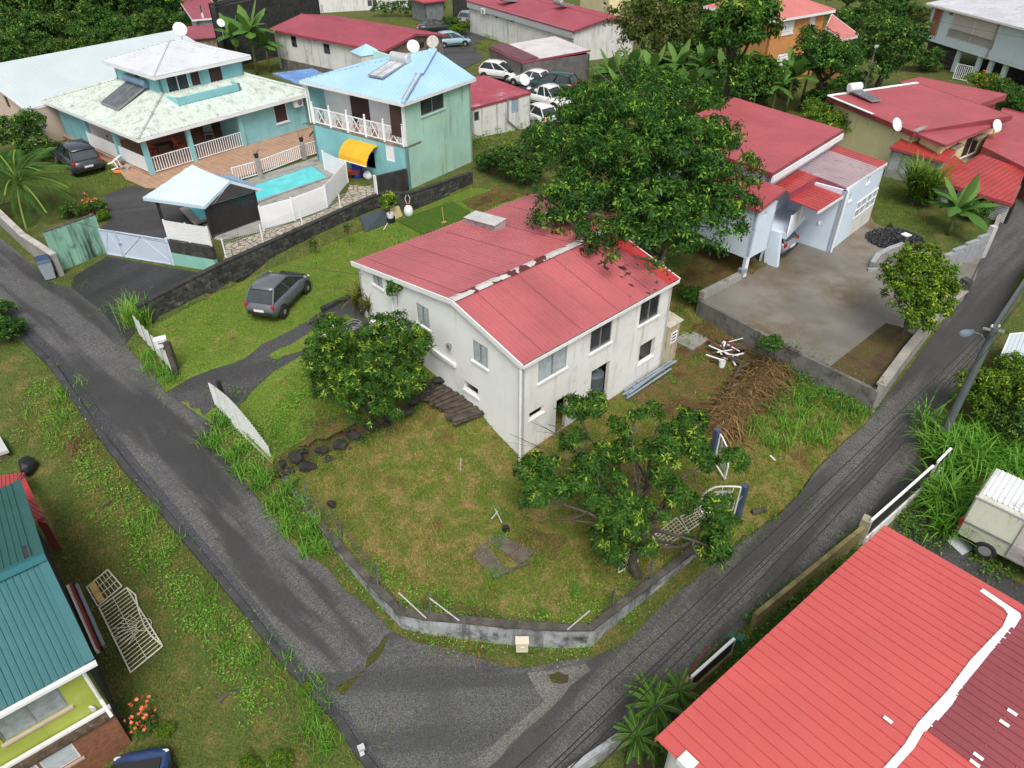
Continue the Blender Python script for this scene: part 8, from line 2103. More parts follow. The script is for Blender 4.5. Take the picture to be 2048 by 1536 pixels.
# RIGHT ROADSIDE: POLE, LAMP, CABLES, WALLS
m_pole=M('grey_green_pole',(.085,.10,.10),.7,.12,2)
pb_=P(1880,880,0.0);pt=P(1991,655,1.0)
zz=4.9
top=P(1991,655,zz)
t=thing('utility_pole',pb_,'grey-green utility pole leaning over the right road with a street lamp','utility pole')
part('pole',MB().tube([pb_-(0,0,.3),top],[.17,.12],10),m_pole,t)
part('crossarm',MB().beam(top+np.array([-.35,.1,-.1]),top+np.array([.3,-.1,-.1]),.07,.07),m_alu,t)
lh=P(1944,664,zz-.6);lm=part('lamp_arm',MB().tube([top+(0,0,-.7),(top+lh)/2+(0,0,-.2),lh],.03,6),m_alu,t)
dl_=nrm(lh-top);part('lamp_head',MB().loft([[lh-dl_*.1+np.array([-.05*k,0,0])+np.array([0,w_2,h_2])for w_2,h_2 in((-.09*k,-.05),(.09*k,-.05),(.09*k,.05),(-.09*k,.05))]if i==0 else[lh+dl_*.12*i+np.array([0,w_2,h_2])for w_2,h_2 in((-.12*k,-.04),(.12*k,-.04),(.12*k,.06),(-.12*k,.06))]for i,k in enumerate((.6,1.0,1.2,1.2,.7))]),M('pale_blue_lamp_casing',(.33,.42,.52),.4),t)
for s in(-.1,.0):part('insulator',MB().lathe([(.03,0),(.05,.05),(.03,.12)],top+np.array([s*2.5+.1,0,0]),8),m_metal,t)
far=P(2240,330,zz+.3)
m_cable=M('black_cable',(.012,.012,.013),.6)
ends=[P(850,1700,6.0),P(925,1700,6.0),P(950,1690,6.1),P(985,1690,6.0),P(1040,1700,6.0)]
for i,e in enumerate(ends):
 a_=top+np.array([-.3+.14*i,.05-.03*i,-.1-.12*(i%3)]);pts=[a_+(e-a_)*s-np.array([0,0,.3*4*s*(1-s)*(1+.1*(i%2))])for s in np.linspace(0,1,15)]
 solo('overhead_cable',MB().tube(pts,.012,5),m_cable,['black cable over the right road, leftmost of the five','black cable over the right road, second from the left','black cable over the right road, middle one of the five','black cable over the right road, second from the right','black cable over the right road, rightmost of the five'][i],'cable','cables over the right road')
for i in range(2):
 a_=top+np.array([.1,0,-.1-.15*i]);e=far+np.array([.3*i,0,.2*i]);solo('overhead_cable',MB().tube([a_+(e-a_)*s-np.array([0,0,.4*4*s*(1-s)])for s in np.linspace(0,1,12)],.012,5),m_cable,['upper black cable running from the pole to the far right','lower black cable running from the pole to the far right'][i],'cable')
for a_,e,l_ in((wG.at(.4,4.0,.05),P(-120,370,7.0),'thin service wire running from the white gable over the parked car'),(P(1700,-5,7.0),P(2300,110,7.0),'thin wire crossing in front of the ice blue house')):
 solo('service_wire',MB().tube([a_+(e-a_)*s-np.array([0,0,.5*4*s*(1-s)])for s in np.linspace(0,1,14)],.008,4),m_cable,l_,'wire')
p=P(1760,150,1.0);hd=P(1752,95,5.2);t=thing('street_lamp',p,'thin street lamp with a long pale head before the far tree','street lamp');part('pole',MB().tube([np.array([hd[0],hd[1],.8]),np.array([hd[0],hd[1],5.0]),hd],.06,6),m_alu,t);part('lamp_head',MB().beam(hd-np.array([0,0,.0]),P(1768,75,5.5),.25,.12),m_metal,t)
p=P(1301,70,1);t=thing('antenna_mast',np.array([p[0],p[1]+6,0]),'thin pale antenna mast sticking up before the dark trees','mast');part('mast',MB().tube([(p[0],p[1]+6,0),(p[0],p[1]+6,6.6)],.06,6),m_metal,t);part('crossbar',MB().beam((p[0]-.3,p[1]+6,6.2),(p[0]+.3,p[1]+6,6.3),.06,.06),m_metal,t)
m_mosswall=M('yellow_mossy_wall',(.20,.165,.065),.9,.25,2,dirt=((.06,.055,.02),.5,2.2),streak=((.40,.36,.25),.3))
pts=[P(1718,1080,-.4),P(1640,1145,-.7),P(1500,1262,-.9)];pts[0:0]=[]
t=thing('mossy_wall',pts[1],'yellow mossy wall along the right road beside the coral roof','wall');part('wall',path_strip(pts,.14,[.35,.1,-.05],[-1.2,-1.5,-1.6]),m_mosswall,t)
part('pillar',MB().box(pts[0]+np.array([.02,.05,.35]),(.32,.3,1.3),.9),M('mossy_concrete_pillar',(.33,.30,.20),.9,.25,3,dirt=((.08,.08,.03),.4,4)),t)
def road_gate(a,b,h,label,panel,low):
 t=thing('sliding_gate',a,label,'gate');W_=Wall(a,b,0,9,.05);z=[a[2],b[2]]
 part('panel',MB().prism([W_.at(0,z[0]+.3),W_.at(W_.L,z[1]+.3),W_.at(W_.L,z[1]+h),W_.at(0,z[0]+h)],np.append(W_.n*.03,0)),panel,t)
 part('top_rail',MB().beam(W_.at(0,z[0]+h+.03),W_.at(W_.L,z[1]+h+.03),.08,.07),m_white_clean,t)
 part('base_wall',MB().prism([W_.at(0,z[0]-.3,-.05),W_.at(W_.L,z[1]-.3,-.05),W_.at(W_.L,z[1]+.297,-.05),W_.at(0,z[0]+.297,-.05)],np.append(W_.n*.14,0)),low,t)
 for u in(0,W_.L):part('upright',MB().box(W_.at(u,(z[0]if u==0 else z[1])+h/2,.01),(.07,.07,h),.9),m_metal,t)
road_gate(P(1724,1085,-.4),P(1846,975,-.35),1.05,'dark panel gate with white top rail beside the right road',m_green_dark,m_stained_white);road_gate(P(1856,965,-.3),P(1882,938,-.3),1.0,'short white-railed gate end at the tall grass',m_black,m_stained_white)
road_gate(P(1374,1388,-1.25),P(1458,1312,-1.05),.85,'low gate with white rail near the bottom of the right road',m_green_dark,m_mosswall)
pts=[P(1240,1482,-1.35),P(1150,1545,-1.5),P(1080,1600,-1.6)];t=thing('low_mossy_wall',pts[0],'low white and black mossy wall at the bottom of the right road','wall');part('wall',path_strip(pts,.16,[-.95,-1.1,-1.2],[-2.2]*3),m_wallgrey,t)
p=P(1362,1390,-1.2);solo('gate_post',MB().box(p+np.array([0,0,.4]),(.22,.2,.95),.9),m_mosswall,'stubby yellow mossy post left of the low white-railed gate','post')
p=P(1476,1290,-.6);t=thing('letterbox',p,'green letterbox on the wall by the low white-railed gate','letterbox');part('box',MB().box(p+np.array([0,0,.3]),(.25,.2,.2),.9),m_green,t);part('lid',MB().box(p+np.array([-.22,.1,.35]),(.22,.18,.03),.9),m_green,t)
p,q=On(1380,1343),On(1420,1290);solo('red_rod',MB().tube([p+np.array([0,0,.04]),q+np.array([0,0,.04])],.012,5),M('red_rod_paint',(.5,.02,.04),.5),'thin red rod lying on the right road beside the low gate','rod')
a_,b_=P(1990,655,.9),P(2110,480,1.6);t=thing('roadside_fence',a_,'grey-green wall with pale top along the right edge behind the pole','wall');W_=Wall(P(1975,690,.3),P(2100,500,1.2),-.3,[(0,1.2),(np.linalg.norm((P(1975,690,.3)-P(2100,500,1.2))[:2]),2.3)],.15);part('wall',W_.build(MB()),m_pole,t)
z=1.6;t=thing('white_shed',P(2050,690,.3),'white corrugated shed roof cut off by the right edge','shed');slope(t,[P(2005,706,z),P(2100,735,z),P(2110,660,z+.1),P(2022,668,z+.1)],m_roof_white,.15,.02,fascia=m_trim);part('wall',MB().prism([P(2012,703,z-.1),P(2100,730,z-.1),P(2100,665,z-.1),P(2025,672,z-.1)],(0,0,-1.6)),m_dark,t)
# VEGETATION
def big_tree(name,base,blobs,mat,label,trunk_r,fork,ends,seed,cat='tree',n=7,wob=.1,**k):
 """single tree in world coordinates: trunk with limbs and a crown of leaf rosettes"""
 t=thing(name,base,label,cat);B_=np.array(base,float)
 part('trunk',limbs(B_-(0,0,.2),[fork]+list(ends),trunk_r,seed,wob,n),m_bark,t,smooth=True)
 V,Fq,tt=crown_arrays(seed,[(np.array(c)-B_,r)for c,r in blobs],**k)
 meshobj('crown',numesh('crown',V,Fq,mat,tt),parent=t)
 return t
cl=[(1152,816,28),(1190,811,25),(1147,882,25),(1068,943,36),(1079,988,38),(1114,981,28),(1162,935,26),(1157,976,38),(1188,928,20),(1236,851,14),(1244,897,22),(1300,823,20),(1274,831,13),(1381,849,33),(1343,869,26),(1305,897,22),(1330,907,33),(1396,902,33),(1411,922,18),(1465,917,24),(1328,953,24),(1343,976,18),(1366,1004,24),(1330,1004,18),(1254,1009,28),(1290,1019,28),(1218,1034,28),(1254,1047,38),(1203,1077,26),(1229,1098,28),(1295,1098,20),(1328,1034,13),(1432,1014,28),(1442,1052,33),(1432,1090,28),(1419,1113,24),(1376,1088,13),(1211,912,24),(1269,917,18),(1229,963,20),(1193,1004,24),(1100,925,18),(1262,870,14)]
mb_=P(1284,1150,-.55);bl=[]
for i,(x,y,r)in enumerate(cl):
 z=2.5+.9*math.sin(i*1.7)*.5-.0035*max(0,y-1000)*3;c=P(x,y,z);R=r/ppm(c);bl.append((c,(R*.85,R*.85,R*.7)))
fork=P(1272,1080,.9)
big_tree('mango_tree',mb_,bl,m_leaf_mango,'sprawling mango tree with open crown at the corner of the front yard',.15,fork,[b[0]-(0,0,.15)for b in bl[::2]],5,clumps=680,ros=7,per=8,ll=.19,lw=.052,fresh=.13,clump_r=.18,inner=.25,wob=.13,jit=.16)
mb=MB();r_=np.random.default_rng(3)
for a,b in(((1240,1000,1.6),(1019,868,2.0)),((1230,960,1.6),(1060,842,2.3)),((1260,1040,1.3),(1112,1040,1.2))):
 p,q=P(*a),P(*b);mb.tube([p,p+(q-p)*.4+(0,.1,.25),p+(q-p)*.75+(0,0,.2),q],[.035,.025,.016,.006],5);m_=p+(q-p)*.7+(0,0,.2)
 for k in range(3):mb.tube([m_,m_+(q-p)*.2+r_.normal(size=3)*.25],[.012,.004],4)
t_=[o for o in bpy.data.objects if o.name=='mango_tree'][0];part('bare_branches',mb,m_bark,t_)
cl=[(662,662,33),(652,702,38),(678,723,40),(642,735,28),(754,659,33),(800,654,30),(825,685,32),(779,685,38),(741,690,26),(754,723,42),(805,723,38),(832,697,24),(700,775,38),(750,780,40),(655,775,28),(810,762,34),(790,800,30),(765,832,28),(722,815,26),(640,765,20),(845,680,16),(690,690,22)]
bl=[]
for i,(x,y,r)in enumerate(cl):
 z=3.9-(y-650)*.012+.3*math.sin(i*2.3);c=P(x,y,z);R=r/ppm(c);bl.append((c,(R*.9,R*.9,R*.8)))
b0=np.array([P(745,842,.6)[0],P(745,842,.6)[1],.5])
big_tree('round_tree',b0,bl,m_leaf_mango,'dense round dark green tree beside the gable and the lava stone wall',.16,b0+(0,.2,1.1),[b[0]for b in bl[::3]],9,clumps=520,ros=8,per=8,ll=.16,lw=.045,fresh=.2,clump_r=.24,inner=.2,jit=.2)
for x,y in((657,650),(648,672),(668,655),(810,705),(826,672)):
 c=P(x,y,1.9 if x<700 else 3.0);solo('white_bract',MB().rock(c,(.16,.12,.12),x),m_white_clean,{657:'white blossom cluster at the top left of the round tree',648:'lower white blossom cluster at the left edge of the round tree',668:'white blossom cluster just right of the topmost one',810:'white blossom cluster inside the right part of the round tree',826:'white blossom cluster between the round tree and the gable'}[x],'blossom')
Cc=np.array([5.6,31.2,6.6]);bl=[(Cc+(0,0,.2),(3.0,2.6,2.6))];r_=np.random.default_rng(12)
for x,y,r in[(x-(22 if x>1390 else 0),y,r)for x,y,r in[(1150,300,85),(1210,250,80),(1290,215,80),(1370,250,80),(1420,310,85),(1450,390,75),(1390,440,85),(1300,430,90),(1200,400,85),(1130,400,60),(1110,450,38),(1160,450,45),(1250,470,55),(1330,490,50),(1420,470,55),(1480,420,42),(1495,330,35),(1340,340,110),(1240,330,100),(1090,320,45),(1260,170,45),(1170,215,50)]]:
 zc=8.4-(y-200)*.0125;c=P(x,y,zc);R=r/ppm(c);bl.append((c,(R,R,R*.75)))
for x,y,r in((1185,472,42),(1225,498,45),(1275,512,42),(1150,480,30)):
 c=P(x,y,5.7);R=r/ppm(c);bl.append((c,(R,R,R*.6)))
b0=np.array([6.4,31.5,1.1])
big_tree('large_tree',b0,bl,m_leaf_dark,'large spreading tree overhanging the right end of the red roof',.32,b0+(0,0,2.2),[b[0]for b in bl[1::2]],14,clumps=760,ros=13,per=6,ll=.22,lw=.075,fresh=.2,clump_r=.52,inner=.12,droop=.4)
b0=P(1803,668,1.0);bl=[]
for x,y,r in[(1838,520,34),(1810,545,36),(1865,548,38),(1835,570,48),(1800,590,28),(1875,585,32),(1845,605,42),(1815,640,20),(1862,625,28),(1790,560,18),(1885,570,18),(1838,640,24)]:
 c=P(x,y,3.6-(y-560)*.012);R=r/ppm(c);bl.append((c,(R,R,R*.85)))
big_tree('bed_tree',b0,bl,m_leaf_lime,'round bright green tree standing in the planting bed of the forecourt',.10,b0+(.1,.3,1.2),[b[0]for b in bl[::2]],17,clumps=380,ros=8,per=6,ll=.14,lw=.065,fresh=.25,clump_r=.22,inner=.1)
G1='trees of the wood at the top left'
wood=[(40,20,60,'mid'),(110,10,55,'mid'),(180,5,55,'mid'),(250,10,50,'mid'),(320,15,48,'dark'),(370,5,40,'mid'),(70,70,55,'mid'),(150,60,50,'mid'),(230,60,46,'dark'),(300,60,44,'mid'),(350,45,30,'dark'),(15,110,46,'mid'),(105,105,38,'mid'),(185,95,40,'mid'),(255,95,36,'mid'),(-30,50,55,'mid'),(420,-15,45,'dark'),(210,-40,55,'mid'),(100,-45,55,'dark'),(310,-40,50,'mid'),(0,-45,55,'mid')]
for x,y,r,k in wood:tree(x,y,r,k,'dark green tree in the wood at the top left' if k=='dark' else 'mid green tree in the wood at the top left',G1,zg=-.5)
for x,y,r,k,l,*o in[(95,238,42,'dark','dark rounded bush beside the turquoise house gable'),(150,225,28,'mid','small bush nearest the turquoise house corner'),(30,265,58,'mid','big bush at the left edge above the palm'),(10,330,40,'dark','dark bush at the left edge below the big bush'),(75,300,34,'mid','bush between the palm and the navy SUV'),(15,205,30,'dark','dark shrub beside the beige gable'),(1310,65,88,'olive','broad olive-brown tree behind the banana clump',5.5),(1250,15,50,'dark','dark tree at the top behind the olive tree'),(1360,10,50,'dark','dark tree right of the antenna mast at the top'),(1430,30,48,'mid','mid green tree left of the breadfruit tree'),(1475,55,88,'mango','tall dark breadfruit tree in front of the orange house',8.5),(1500,150,62,'mango','lower crown of broad leaves beside the orange house',6.0),(1440,110,45,'mid','mid green tree between the olive tree and the orange house',4.8),(1655,118,66,'dark','dark rounded tree beside the orange house',5.0),(1778,105,74,'mid','large tree with the thin street lamp in front',4.5),(1710,40,45,'mid','tree behind the coral side roof'),(1770,20,50,'mid','mid green tree at the top right of the orange house'),(1830,35,42,'olive','yellowish tree next to the ice blue house'),(1700,-10,45,'dark','dark tree at the top edge above the coral roof'),(1820,-15,45,'dark','dark tree at the top edge left of the ice blue house'),(1845,120,34,'mid','bush below the brick panel wall'),(1965,170,36,'lime','clipped bush with red flowers left of two by the stilts'),(2022,190,40,'mid','clipped bush right of two by the stilts'),(2045,210,30,'dark','dark bush at the right edge by the red roof'),(1655,240,52,'lime','yellow-green shrub beside the yellow house wall'),(1710,255,34,'lime','small yellow-green shrub at the yellow house corner'),(1080,128,30,'lime','small yellow-green tree in front of the pale-roofed shed'),(905,50,24,'mid','overgrown creeper-clad pillar beside the kiosk'),(920,58,20,'lime','bushy end of the overgrown pillar'),(1010,320,46,'mid','bush at the foot of the green house wall'),(1055,345,42,'dark','dark bush left of the large tree'),(1085,290,46,'mid','bushy growth behind the large tree'),(975,325,30,'dark','small bush against the green house wall'),(1130,190,34,'olive','olive shrub in front of the dark green off-road car'),(1180,240,40,'mid','green shrub beside the white pickup'),(1985,790,72,'lime','big yellow-green bush beside the utility pole'),(2040,760,60,'lime','yellow-green bush at the right edge behind the pole'),(2035,850,60,'mid','dark bush at the right edge above the van'),(1540,690,26,'mid','leafy weed bush on the forecourt retaining wall'),(1850,395,30,'dark','dark shrub behind the strappy plant'),(1945,420,34,'mid','bush in front of the white slatted shed'),(1385,590,30,'dark','dark shrub at the right end of the white house'),(185,415,26,'dark','dark shrub with coral flowers inside the mint entrance wall'),(140,420,24,'mid','fern-like shrub behind the mint entrance wall'),(205,432,16,'lime','yellow-leaved shrub at the mint wall end'),(10,660,42,'dark','dark bush at the left edge of the road'),(-10,620,36,'mid','mid green bush cut off by the left edge'),(610,1380,15,'lime','bright lime green bush on the left road kerb'),(560,1525,26,'lime','lime bush at the bottom edge'),(500,1530,22,'lime','yellow-green weeds at the bottom edge'),(290,1450,26,'mid','bush with coral flowers beside the lime green house'),(330,1460,20,'lime','yellow-green shrub right of the coral-flowered bush'),(1225,165,40,'mid','bushy undergrowth at the left of the banana clump'),(1330,140,43,'dark','dark undergrowth behind the middle bananas'),(1420,150,42,'dark','dark undergrowth under the breadfruit tree'),(1500,205,38,'mid','undergrowth behind the red roof ridge'),(1560,165,42,'dark','dark undergrowth below the orange wall'),(1640,200,40,'mid','undergrowth between the banana plants and the yellow house'),(1700,170,36,'dark','dark undergrowth left of the dull red roof'),(1375,100,44,'mid','bushy tree between olive and breadfruit trees')]:
 sq=.75 if r<60 else.95
 tree(x,y,r,k,l,zc=o[0]if o else None,name='tree' if r>44 else 'bush',cat='tree' if r>44 else 'bush',squash=sq,ht=1.15 if r>44 else.8)
for x,y in((275,1430),(288,1437),(296,1428),(300,1441),(284,1420),(270,1443),(285,1459),(176,398),(190,405),(170,408),(1958,158),(1975,165)):
 pass
h_=[]
for cx,cy,R,z in((286,1432,.5,-1.0),(182,408,.5,2.9),(1966,163,.8,2.6)):
 c=P(cx,cy,z);r_=np.random.default_rng(cx);V,Fq,tt=leaf_quads(c+r_.normal(size=(60,3))*R*.5,r_.normal(size=(60,3)),r_.normal(size=(60,3)),np.full(60,.12),np.full(60,.1),np.ones(60));
 meshobj('flowers',numesh('flowers',V,Fq,m_flower),kind='stuff',label='coral red flowers on the bush',cat='flowers')
V,Fq,tt=crown_arrays(77,[((i*1.0,0,.7),(.9,.8,.8))for i in range(9)],150,7,6,.2,.09,clump_r=.35);c=P(762,30,0);meshobj('hedge',numesh('hedge',V*(1,1,1),Fq,m_leaf_mid,tt),c,label='clipped green hedge in front of the long mouldy white house',cat='hedge')
for x,y,h,L,n,l in[(515,150,3.2,2.9,9,'tall banana plant behind the turquoise house roof'),(480,140,2.6,2.3,8,'banana plant left of the tall one behind the turquoise house'),(540,145,2.2,2.2,8,'banana plant against the white wall of the maroon-roofed house'),(1215,215,2.4,2.3,8,'leftmost banana plant of the clump behind the large tree'),(1255,205,2.6,2.4,8,'second banana plant from the left in the clump'),(1295,215,2.4,2.3,9,'banana plant in the middle of the clump'),(1345,205,2.6,2.5,8,'tattered banana plant right of the clump middle'),(1395,210,2.6,2.5,9,'banana plant under the breadfruit tree'),(1440,230,2.4,2.4,9,'banana plant above the red roof ridge'),(1480,215,2.2,2.3,8,'rightmost banana plant of the clump'),(1570,225,2.6,2.5,9,'banana plant with broad leaves below the orange house'),(1600,215,2.8,2.6,9,'tall banana plant in front of the dark rounded tree'),(1540,235,2.2,2.1,8,'small banana plant left of the orange house pair'),(1235,238,2.0,2.1,8,'low banana plant nearest the large tree on its left top'),(1275,236,2.2,2.2,8,'low banana plant in the front row left of the middle'),(1320,238,2.0,2.1,8,'low banana plant in the front row at the middle'),(1370,236,2.2,2.2,8,'low banana plant in the front row right of the middle'),(1420,250,2.0,2.1,8,'low banana plant touching the large tree at its right top'),(1465,252,2.0,2.0,8,'low banana plant closest to the red roof ridge'),(1500,240,2.2,2.2,8,'banana plant behind the upper edge of the red roof'),(1895,470,1.4,2.2,9,'banana plant beside the brown soil heap on the right')]:
 p=On(x,y);banana(p,h*1.1,L*.9,l,'banana plants',n+3,x)
FR=[frond_mesh(1.0,.013,.3,i,m_leaf_olive if i==2 else m_leaf_mid,.45+.1*i)for i in range(3)]
def palm(loc,h,L,n,label,name='palm_tree',seed=0,mats=FR,cat='palm'):
 r=random.Random(seed);t=thing(name,loc,label,cat);part('trunk',MB().tube([(0,0,-.2),(.05,0,h*.5),(0,0,h)],[.16,.13,.1],8),m_bark,t,True)
 for i in range(n):
  k=i/n;el=math.radians(70-75*k);s=L*r.uniform(.85,1.1);inst('frond',mats[r.choice([0,0,1,2])if k>.7 else r.choice([0,1])],t,Matrix.Translation((0,0,h-.1*k))@Matrix.Rotation(i*2.4+r.uniform(-.2,.2),4,'Z')@Matrix.Rotation(-el,4,'Y')@Matrix.Scale(s,4))
 return t
palm(On(62,425),1.6,2.9,24,'feathery palm with drooping fronds at the left edge',seed=2)
FE=[frond_mesh(1.0,.085,.2,9+i,m_leaf_mid,.5+.12*i,12)for i in range(2)]
for x,y,h,L,n,l in((1296,1478,1.7,.75,24,'young tree with ferny leaves overhanging the junction by the coral roof'),(1262,1530,1.5,.7,22,'ferny young tree at the bottom edge beside the coral roof wall'),(1345,1428,1.2,.65,20,'low ferny plant touching the coral roof edge'),(1285,1436,1.3,.6,20,'ferny plant nearest the stubby mossy post'),(1300,1520,1.2,.7,20,'ferny plant at the bottom edge against the coral house wall')):
 palm(P(x,y,-1.4),h,L,n,l,'ferny_shrub',x,[FE[0],FE[1],FE[0]],'shrub')
strappy('strappy_plant',On(1822,412),2.6,60,.09,m_leaf_lime,'big strappy dracaena on the lawn before the yellow house','dracaena',8,6,.55)
strappy('spider_plant',P(1912,580,1.0),1.0,50,.05,m_tall,'grassy spider plant spilling over the stone gatepost','plant',4,8,.4)
m_pale_petal=M('pale_scraps',(.68,.67,.6),.8)
def spots(l,n,sp,seed=0):
 r=np.random.default_rng(seed);return np.concatenate([np.array([On(x,y)])+np.concatenate([r.normal(size=(n,2))*sp,np.zeros((n,1))],1)for x,y in l])
tuft_patch('tall_grass',spots([(445,850),(450,885),(475,920),(500,945),(520,975),(545,1000),(570,1030),(590,1055),(610,1075),(620,1085)],4,.3),26,.13,.7,.034,m_tall,3,label='bright green tall grass tufts along the left road verge',cat='grass')
tuft_patch('tall_grass',spots([(262,640),(275,655),(288,645)],3,.25,1),40,.2,1.5,.03,m_tall,4,out=.6,dry=.15,label='tall feathery grass at the end of the black block wall',cat='grass')
tuft_patch('tall_grass',spots([(310,730),(325,745),(295,715),(340,760)],3,.2,2),30,.15,.6,.02,m_tall,5,label='grass tufts below the white sheet fence',cat='grass')
tuft_patch('tall_grass',spots([(1875,900),(1895,905),(1915,905),(1940,910),(1970,930),(2000,940),(2030,960),(1890,935),(1930,960),(1885,1000),(1905,1010),(1960,890),(2020,900),(1872,1040),(1890,1050)],3,.4,3),40,.16,1.7,.06,m_tall,6,out=1.1,droop=1.2,label='big clump of tall arching grass right of the road',cat='grass')
tuft_patch('tall_grass',spots([(842,985),(560,985),(1010,1075),(1080,1120),(1000,1150),(940,1215),(880,1195),(1090,1240),(600,880),(560,860),(1150,1180),(1240,1060)],1,.1,4),60,.16,.34,.016,m_tall,7,label='scattered greener grass tufts in the front yard',cat='grass')
tuft_patch('tall_grass',spots([(1500,850),(1530,870),(1580,850),(1620,830),(1660,850),(1700,800),(1690,770),(1650,770),(1600,800),(1560,880),(1640,875),(1715,815)],4,.28,5),30,.25,.6,.025,m_tall,8,dry=.05,label='rank grass at the foot of the forecourt wall',cat='grass')
tuft_patch('tall_grass',spots([(90,830),(110,860),(130,800),(300,1050),(330,1100),(400,1200),(450,1290),(500,1340),(560,1340),(640,1440),(620,1410),(655,1470),(660,1500)],3,.3,6),30,.2,.55,.02,m_tall,9,label='rank grass tufts below the left road kerb',cat='grass')
tuft_patch('roadside_grass',spots(rr_left[2:9]+[(x+12,y+12)for x,y in rr_right[4:16]]+lr_right[4:11]+[(x-14,y+6)for x,y in road_left_edge[3:17]],7,.28,12),9,.16,.2,.02,m_grass,44,out=1.2,label='short grass spilling over the road edges',cat='grass')
tuft_patch('dry_grass',spots([(160,885),(165,895),(1430,880),(1470,850),(1540,780),(1400,650),(1420,680),(860,1270),(960,1300),(640,870)],3,.3,7),40,.3,.4,.016,m_straw,10,label='dry straw-coloured grass patches',cat='grass')
def weeds(name,pts,n,sp,mat,seed,ll=.10,hgt=.22,**kw):
 r=np.random.default_rng(seed);m_n=26 if mat is not m_pale_petal else 3
 c=spots(pts,n,sp,seed);c=c[offpad(c)&~inpoly(ROADS[0],c[:,0],c[:,1])&~inpoly(ROADS[2],c[:,0],c[:,1])];c[:,2]=G(c[:,0],c[:,1]);k=np.repeat(np.arange(len(c)),m_n);q=c[k]+r.normal(size=(len(k),3))*(.2,.2,0);q[:,2]=G(q[:,0],q[:,1])+r.uniform(.02,hgt,len(k))
 d=r.normal(size=(len(k),3));d[:,2]=np.abs(d[:,2])*.4;V,Fq,tt=leaf_quads(q,d,np.tile([[0,0,1.]],(len(k),1)),ll*r.uniform(.6,1.3,len(k)),ll*.5*r.uniform(.6,1.2,len(k)),np.clip(r.normal(size=len(k))*.15+.6,0,1),.2)
 return meshobj(name,numesh(name,V,Fq,mat,tt),kind='stuff',**kw)
weeds('weeds',[(75+i*32,790+i*43)for i in range(15)],7,.4,m_tall,1,.1,.2,label='leafy weeds on the bank below the left road',cat='weeds')
weeds('weeds',[(1520,760),(1560,740),(1600,745),(1640,760),(1680,760),(1700,785),(1620,790),(1580,800),(1660,815),(1722,812),(1560,830),(1690,825)],7,.33,m_leaf_mid,2,.12,.4,label='bright leafy weeds at the foot of the forecourt wall',cat='weeds')
weeds('weeds',[(470,840),(490,860),(510,890),(530,870),(600,800),(560,830),(590,1040),(620,1070),(560,1010)],5,.4,m_tall,3,.1,.2,label='leafy weeds behind the corrugated fence',cat='weeds')
weeds('weeds',[(1572,1215),(1622,1168),(1540,1245),(1672,1128),(1490,1318),(1515,1280),(1440,1378),(1700,1105),(1600,1195),(1465,1345)],7,.22,m_leaf_dark,4,.12,.4,label='dark creepers between the mossy wall and the coral roof',cat='weeds')
weeds('weeds',[(1815,1030),(1830,1050),(1850,1005),(1855,1065),(1800,1060),(1960,1120),(1985,1130)],6,.35,m_leaf_mid,5,.12,.3,label='leafy weeds behind the dark panel gate',cat='weeds')
weeds('weeds',[(1150,160),(1180,190),(1130,215),(1210,150),(980,290),(1030,285),(1000,310),(960,100),(985,75),(1020,105),(1070,270),(1110,260)],9,1.0,m_leaf_lime,6,.2,.5,label='overgrown weeds in the car yard at the back',cat='weeds')
weeds('weeds',[(900,1225),(960,1235),(1020,1240),(1080,1245),(1140,1245),(860,1220),(820,1200),(780,1170),(1200,1220),(740,1140),(700,1090),(1250,1180)],6,.35,m_tall,7,.09,.15,label='low green weeds along the inside of the garden wall',cat='weeds')
weeds('weeds',[(570,915),(600,900),(630,905),(660,885),(690,880),(720,865),(760,845),(790,830),(830,810),(600,945),(650,925),(720,890),(770,870)],4,.25,m_leaf_mid,9,.09,.25,label='weeds growing between the black stones',cat='weeds')
weeds('white_flowers',[(990,1020),(900,935),(880,930),(1005,890),(820,960),(760,905),(1330,790),(1345,765),(1360,785),(1310,775),(1400,690)],1,.8,m_pale_petal,11,.05,.04,label='tiny white flowers and scraps scattered in the yard',cat='litter')
weeds('fallen_leaves',[(1290,700),(1350,790),(1400,760),(1330,770),(1010,1060),(1160,1230),(880,1225),(1740,700),(1780,690),(1720,680),(1500,930),(1240,1160)],1,.9,m_straw,8,.07,.03,label='fallen leaves and litter on the ground',cat='leaf litter')
yp_=[p[:2]for p in yard]
r_=np.random.default_rng(31);q=np.stack([r_.uniform(-8,16,900),r_.uniform(8,34,900)],1);lp0=[p[:2]for p in lawn]
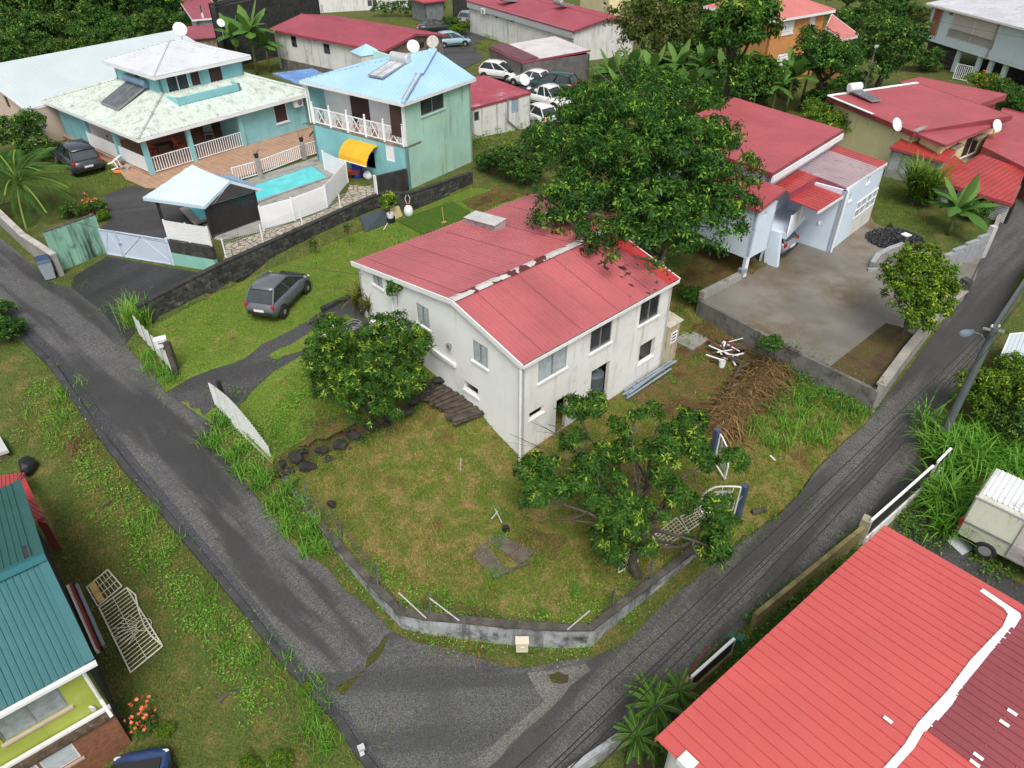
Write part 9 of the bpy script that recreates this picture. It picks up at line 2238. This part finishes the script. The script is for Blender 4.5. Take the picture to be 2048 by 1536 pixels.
for nm,pl_,k_,lb in(('grass_tufts',yp_,210,'small greener tufts dotted over the front yard'),('grass_tufts',lp0,130,'small greener tufts dotted over the upper lawn')):
 qq=q if k_==210 else q-(8,-6);m_=inpoly(pl_,qq[:,0],qq[:,1]);c_=np.concatenate([qq[m_][:k_],np.zeros((min(k_,m_.sum()),1))],1);tuft_patch(nm,c_,26,.12,.17,.022,m_tall,41,out=1.3,label=lb,cat='grass')
blades('grass',yp_,400,.09,.028,m_grass_dry,3,Gy,(.25,.9),.9,.7,.12,label='patchy dry grass of the front yard',cat='grass')
blades('grass',yp_,280,.11,.026,m_grass,4,Gy,(.3,.75),.8,1.1,.38,label='green grass of the front yard',cat='grass')
lp_=[p[:2]for p in lawn]
blades('grass',[tuple(On(x,y)[:2])for x,y in[(330,650),(600,512),(940,380),(1000,400),(740,590),(690,600),(600,650),(520,690),(400,740)]],330,.07,.02,m_grass,5,Gl,(.2,.8),.8,.8,.1,label='grass of the lawn with the parked car',cat='grass')
blades('grass',[tuple(On(x,y)[:2])for x,y in[(480,830),(560,760),(640,710),(720,670),(850,720),(860,770),(740,855),(600,912),(552,930)]],360,.11,.024,m_grass,6,Gl,(.2,.85),.8,.8,.1,label='rough grass of the upper yard beside the round tree',cat='grass')
blades('grass',[tuple(On(x,y)[:2])for x,y in[(0,690),(40,680),(100,735),(190,855),(300,1000),(450,1180),(600,1370),(720,1530),(350,1530),(230,1380),(110,1060),(20,900)]],300,.09,.024,m_grass_dry,7,G,(.05,.75),.9,.5,.12,label='grass of the field left of the road',cat='grass')
blades('grass',[tuple(On(x,y)[:2])for x,y in[(560,990),(700,1165),(790,1250),(1020,1310),(1180,1310),(1400,1120),(1400,1140),(1190,1322),(1000,1332),(830,1284),(690,1180),(560,1050)]],500,.07,.02,m_grass_dry,8,G0,(.1,.7),.9,1,.05,label='dry grass verge outside the garden wall',cat='grass')
blades('grass',[tuple(On(x,y)[:2])for x,y in[(110,300),(200,300),(270,365),(200,395),(120,390)]],220,.09,.03,m_grass,9,G0,(.35,.7),.8,.8,.0,label='lawn around the navy SUV',cat='grass')
blades('grass',[tuple(On(x,y)[:2])for x,y in[(1745,380),(1790,340),(1840,420),(1860,480),(1760,450)]],220,.1,.03,m_grass,10,G0,(.3,.7),.8,.8,.0,label='lawn beside the pale grey house',cat='grass')
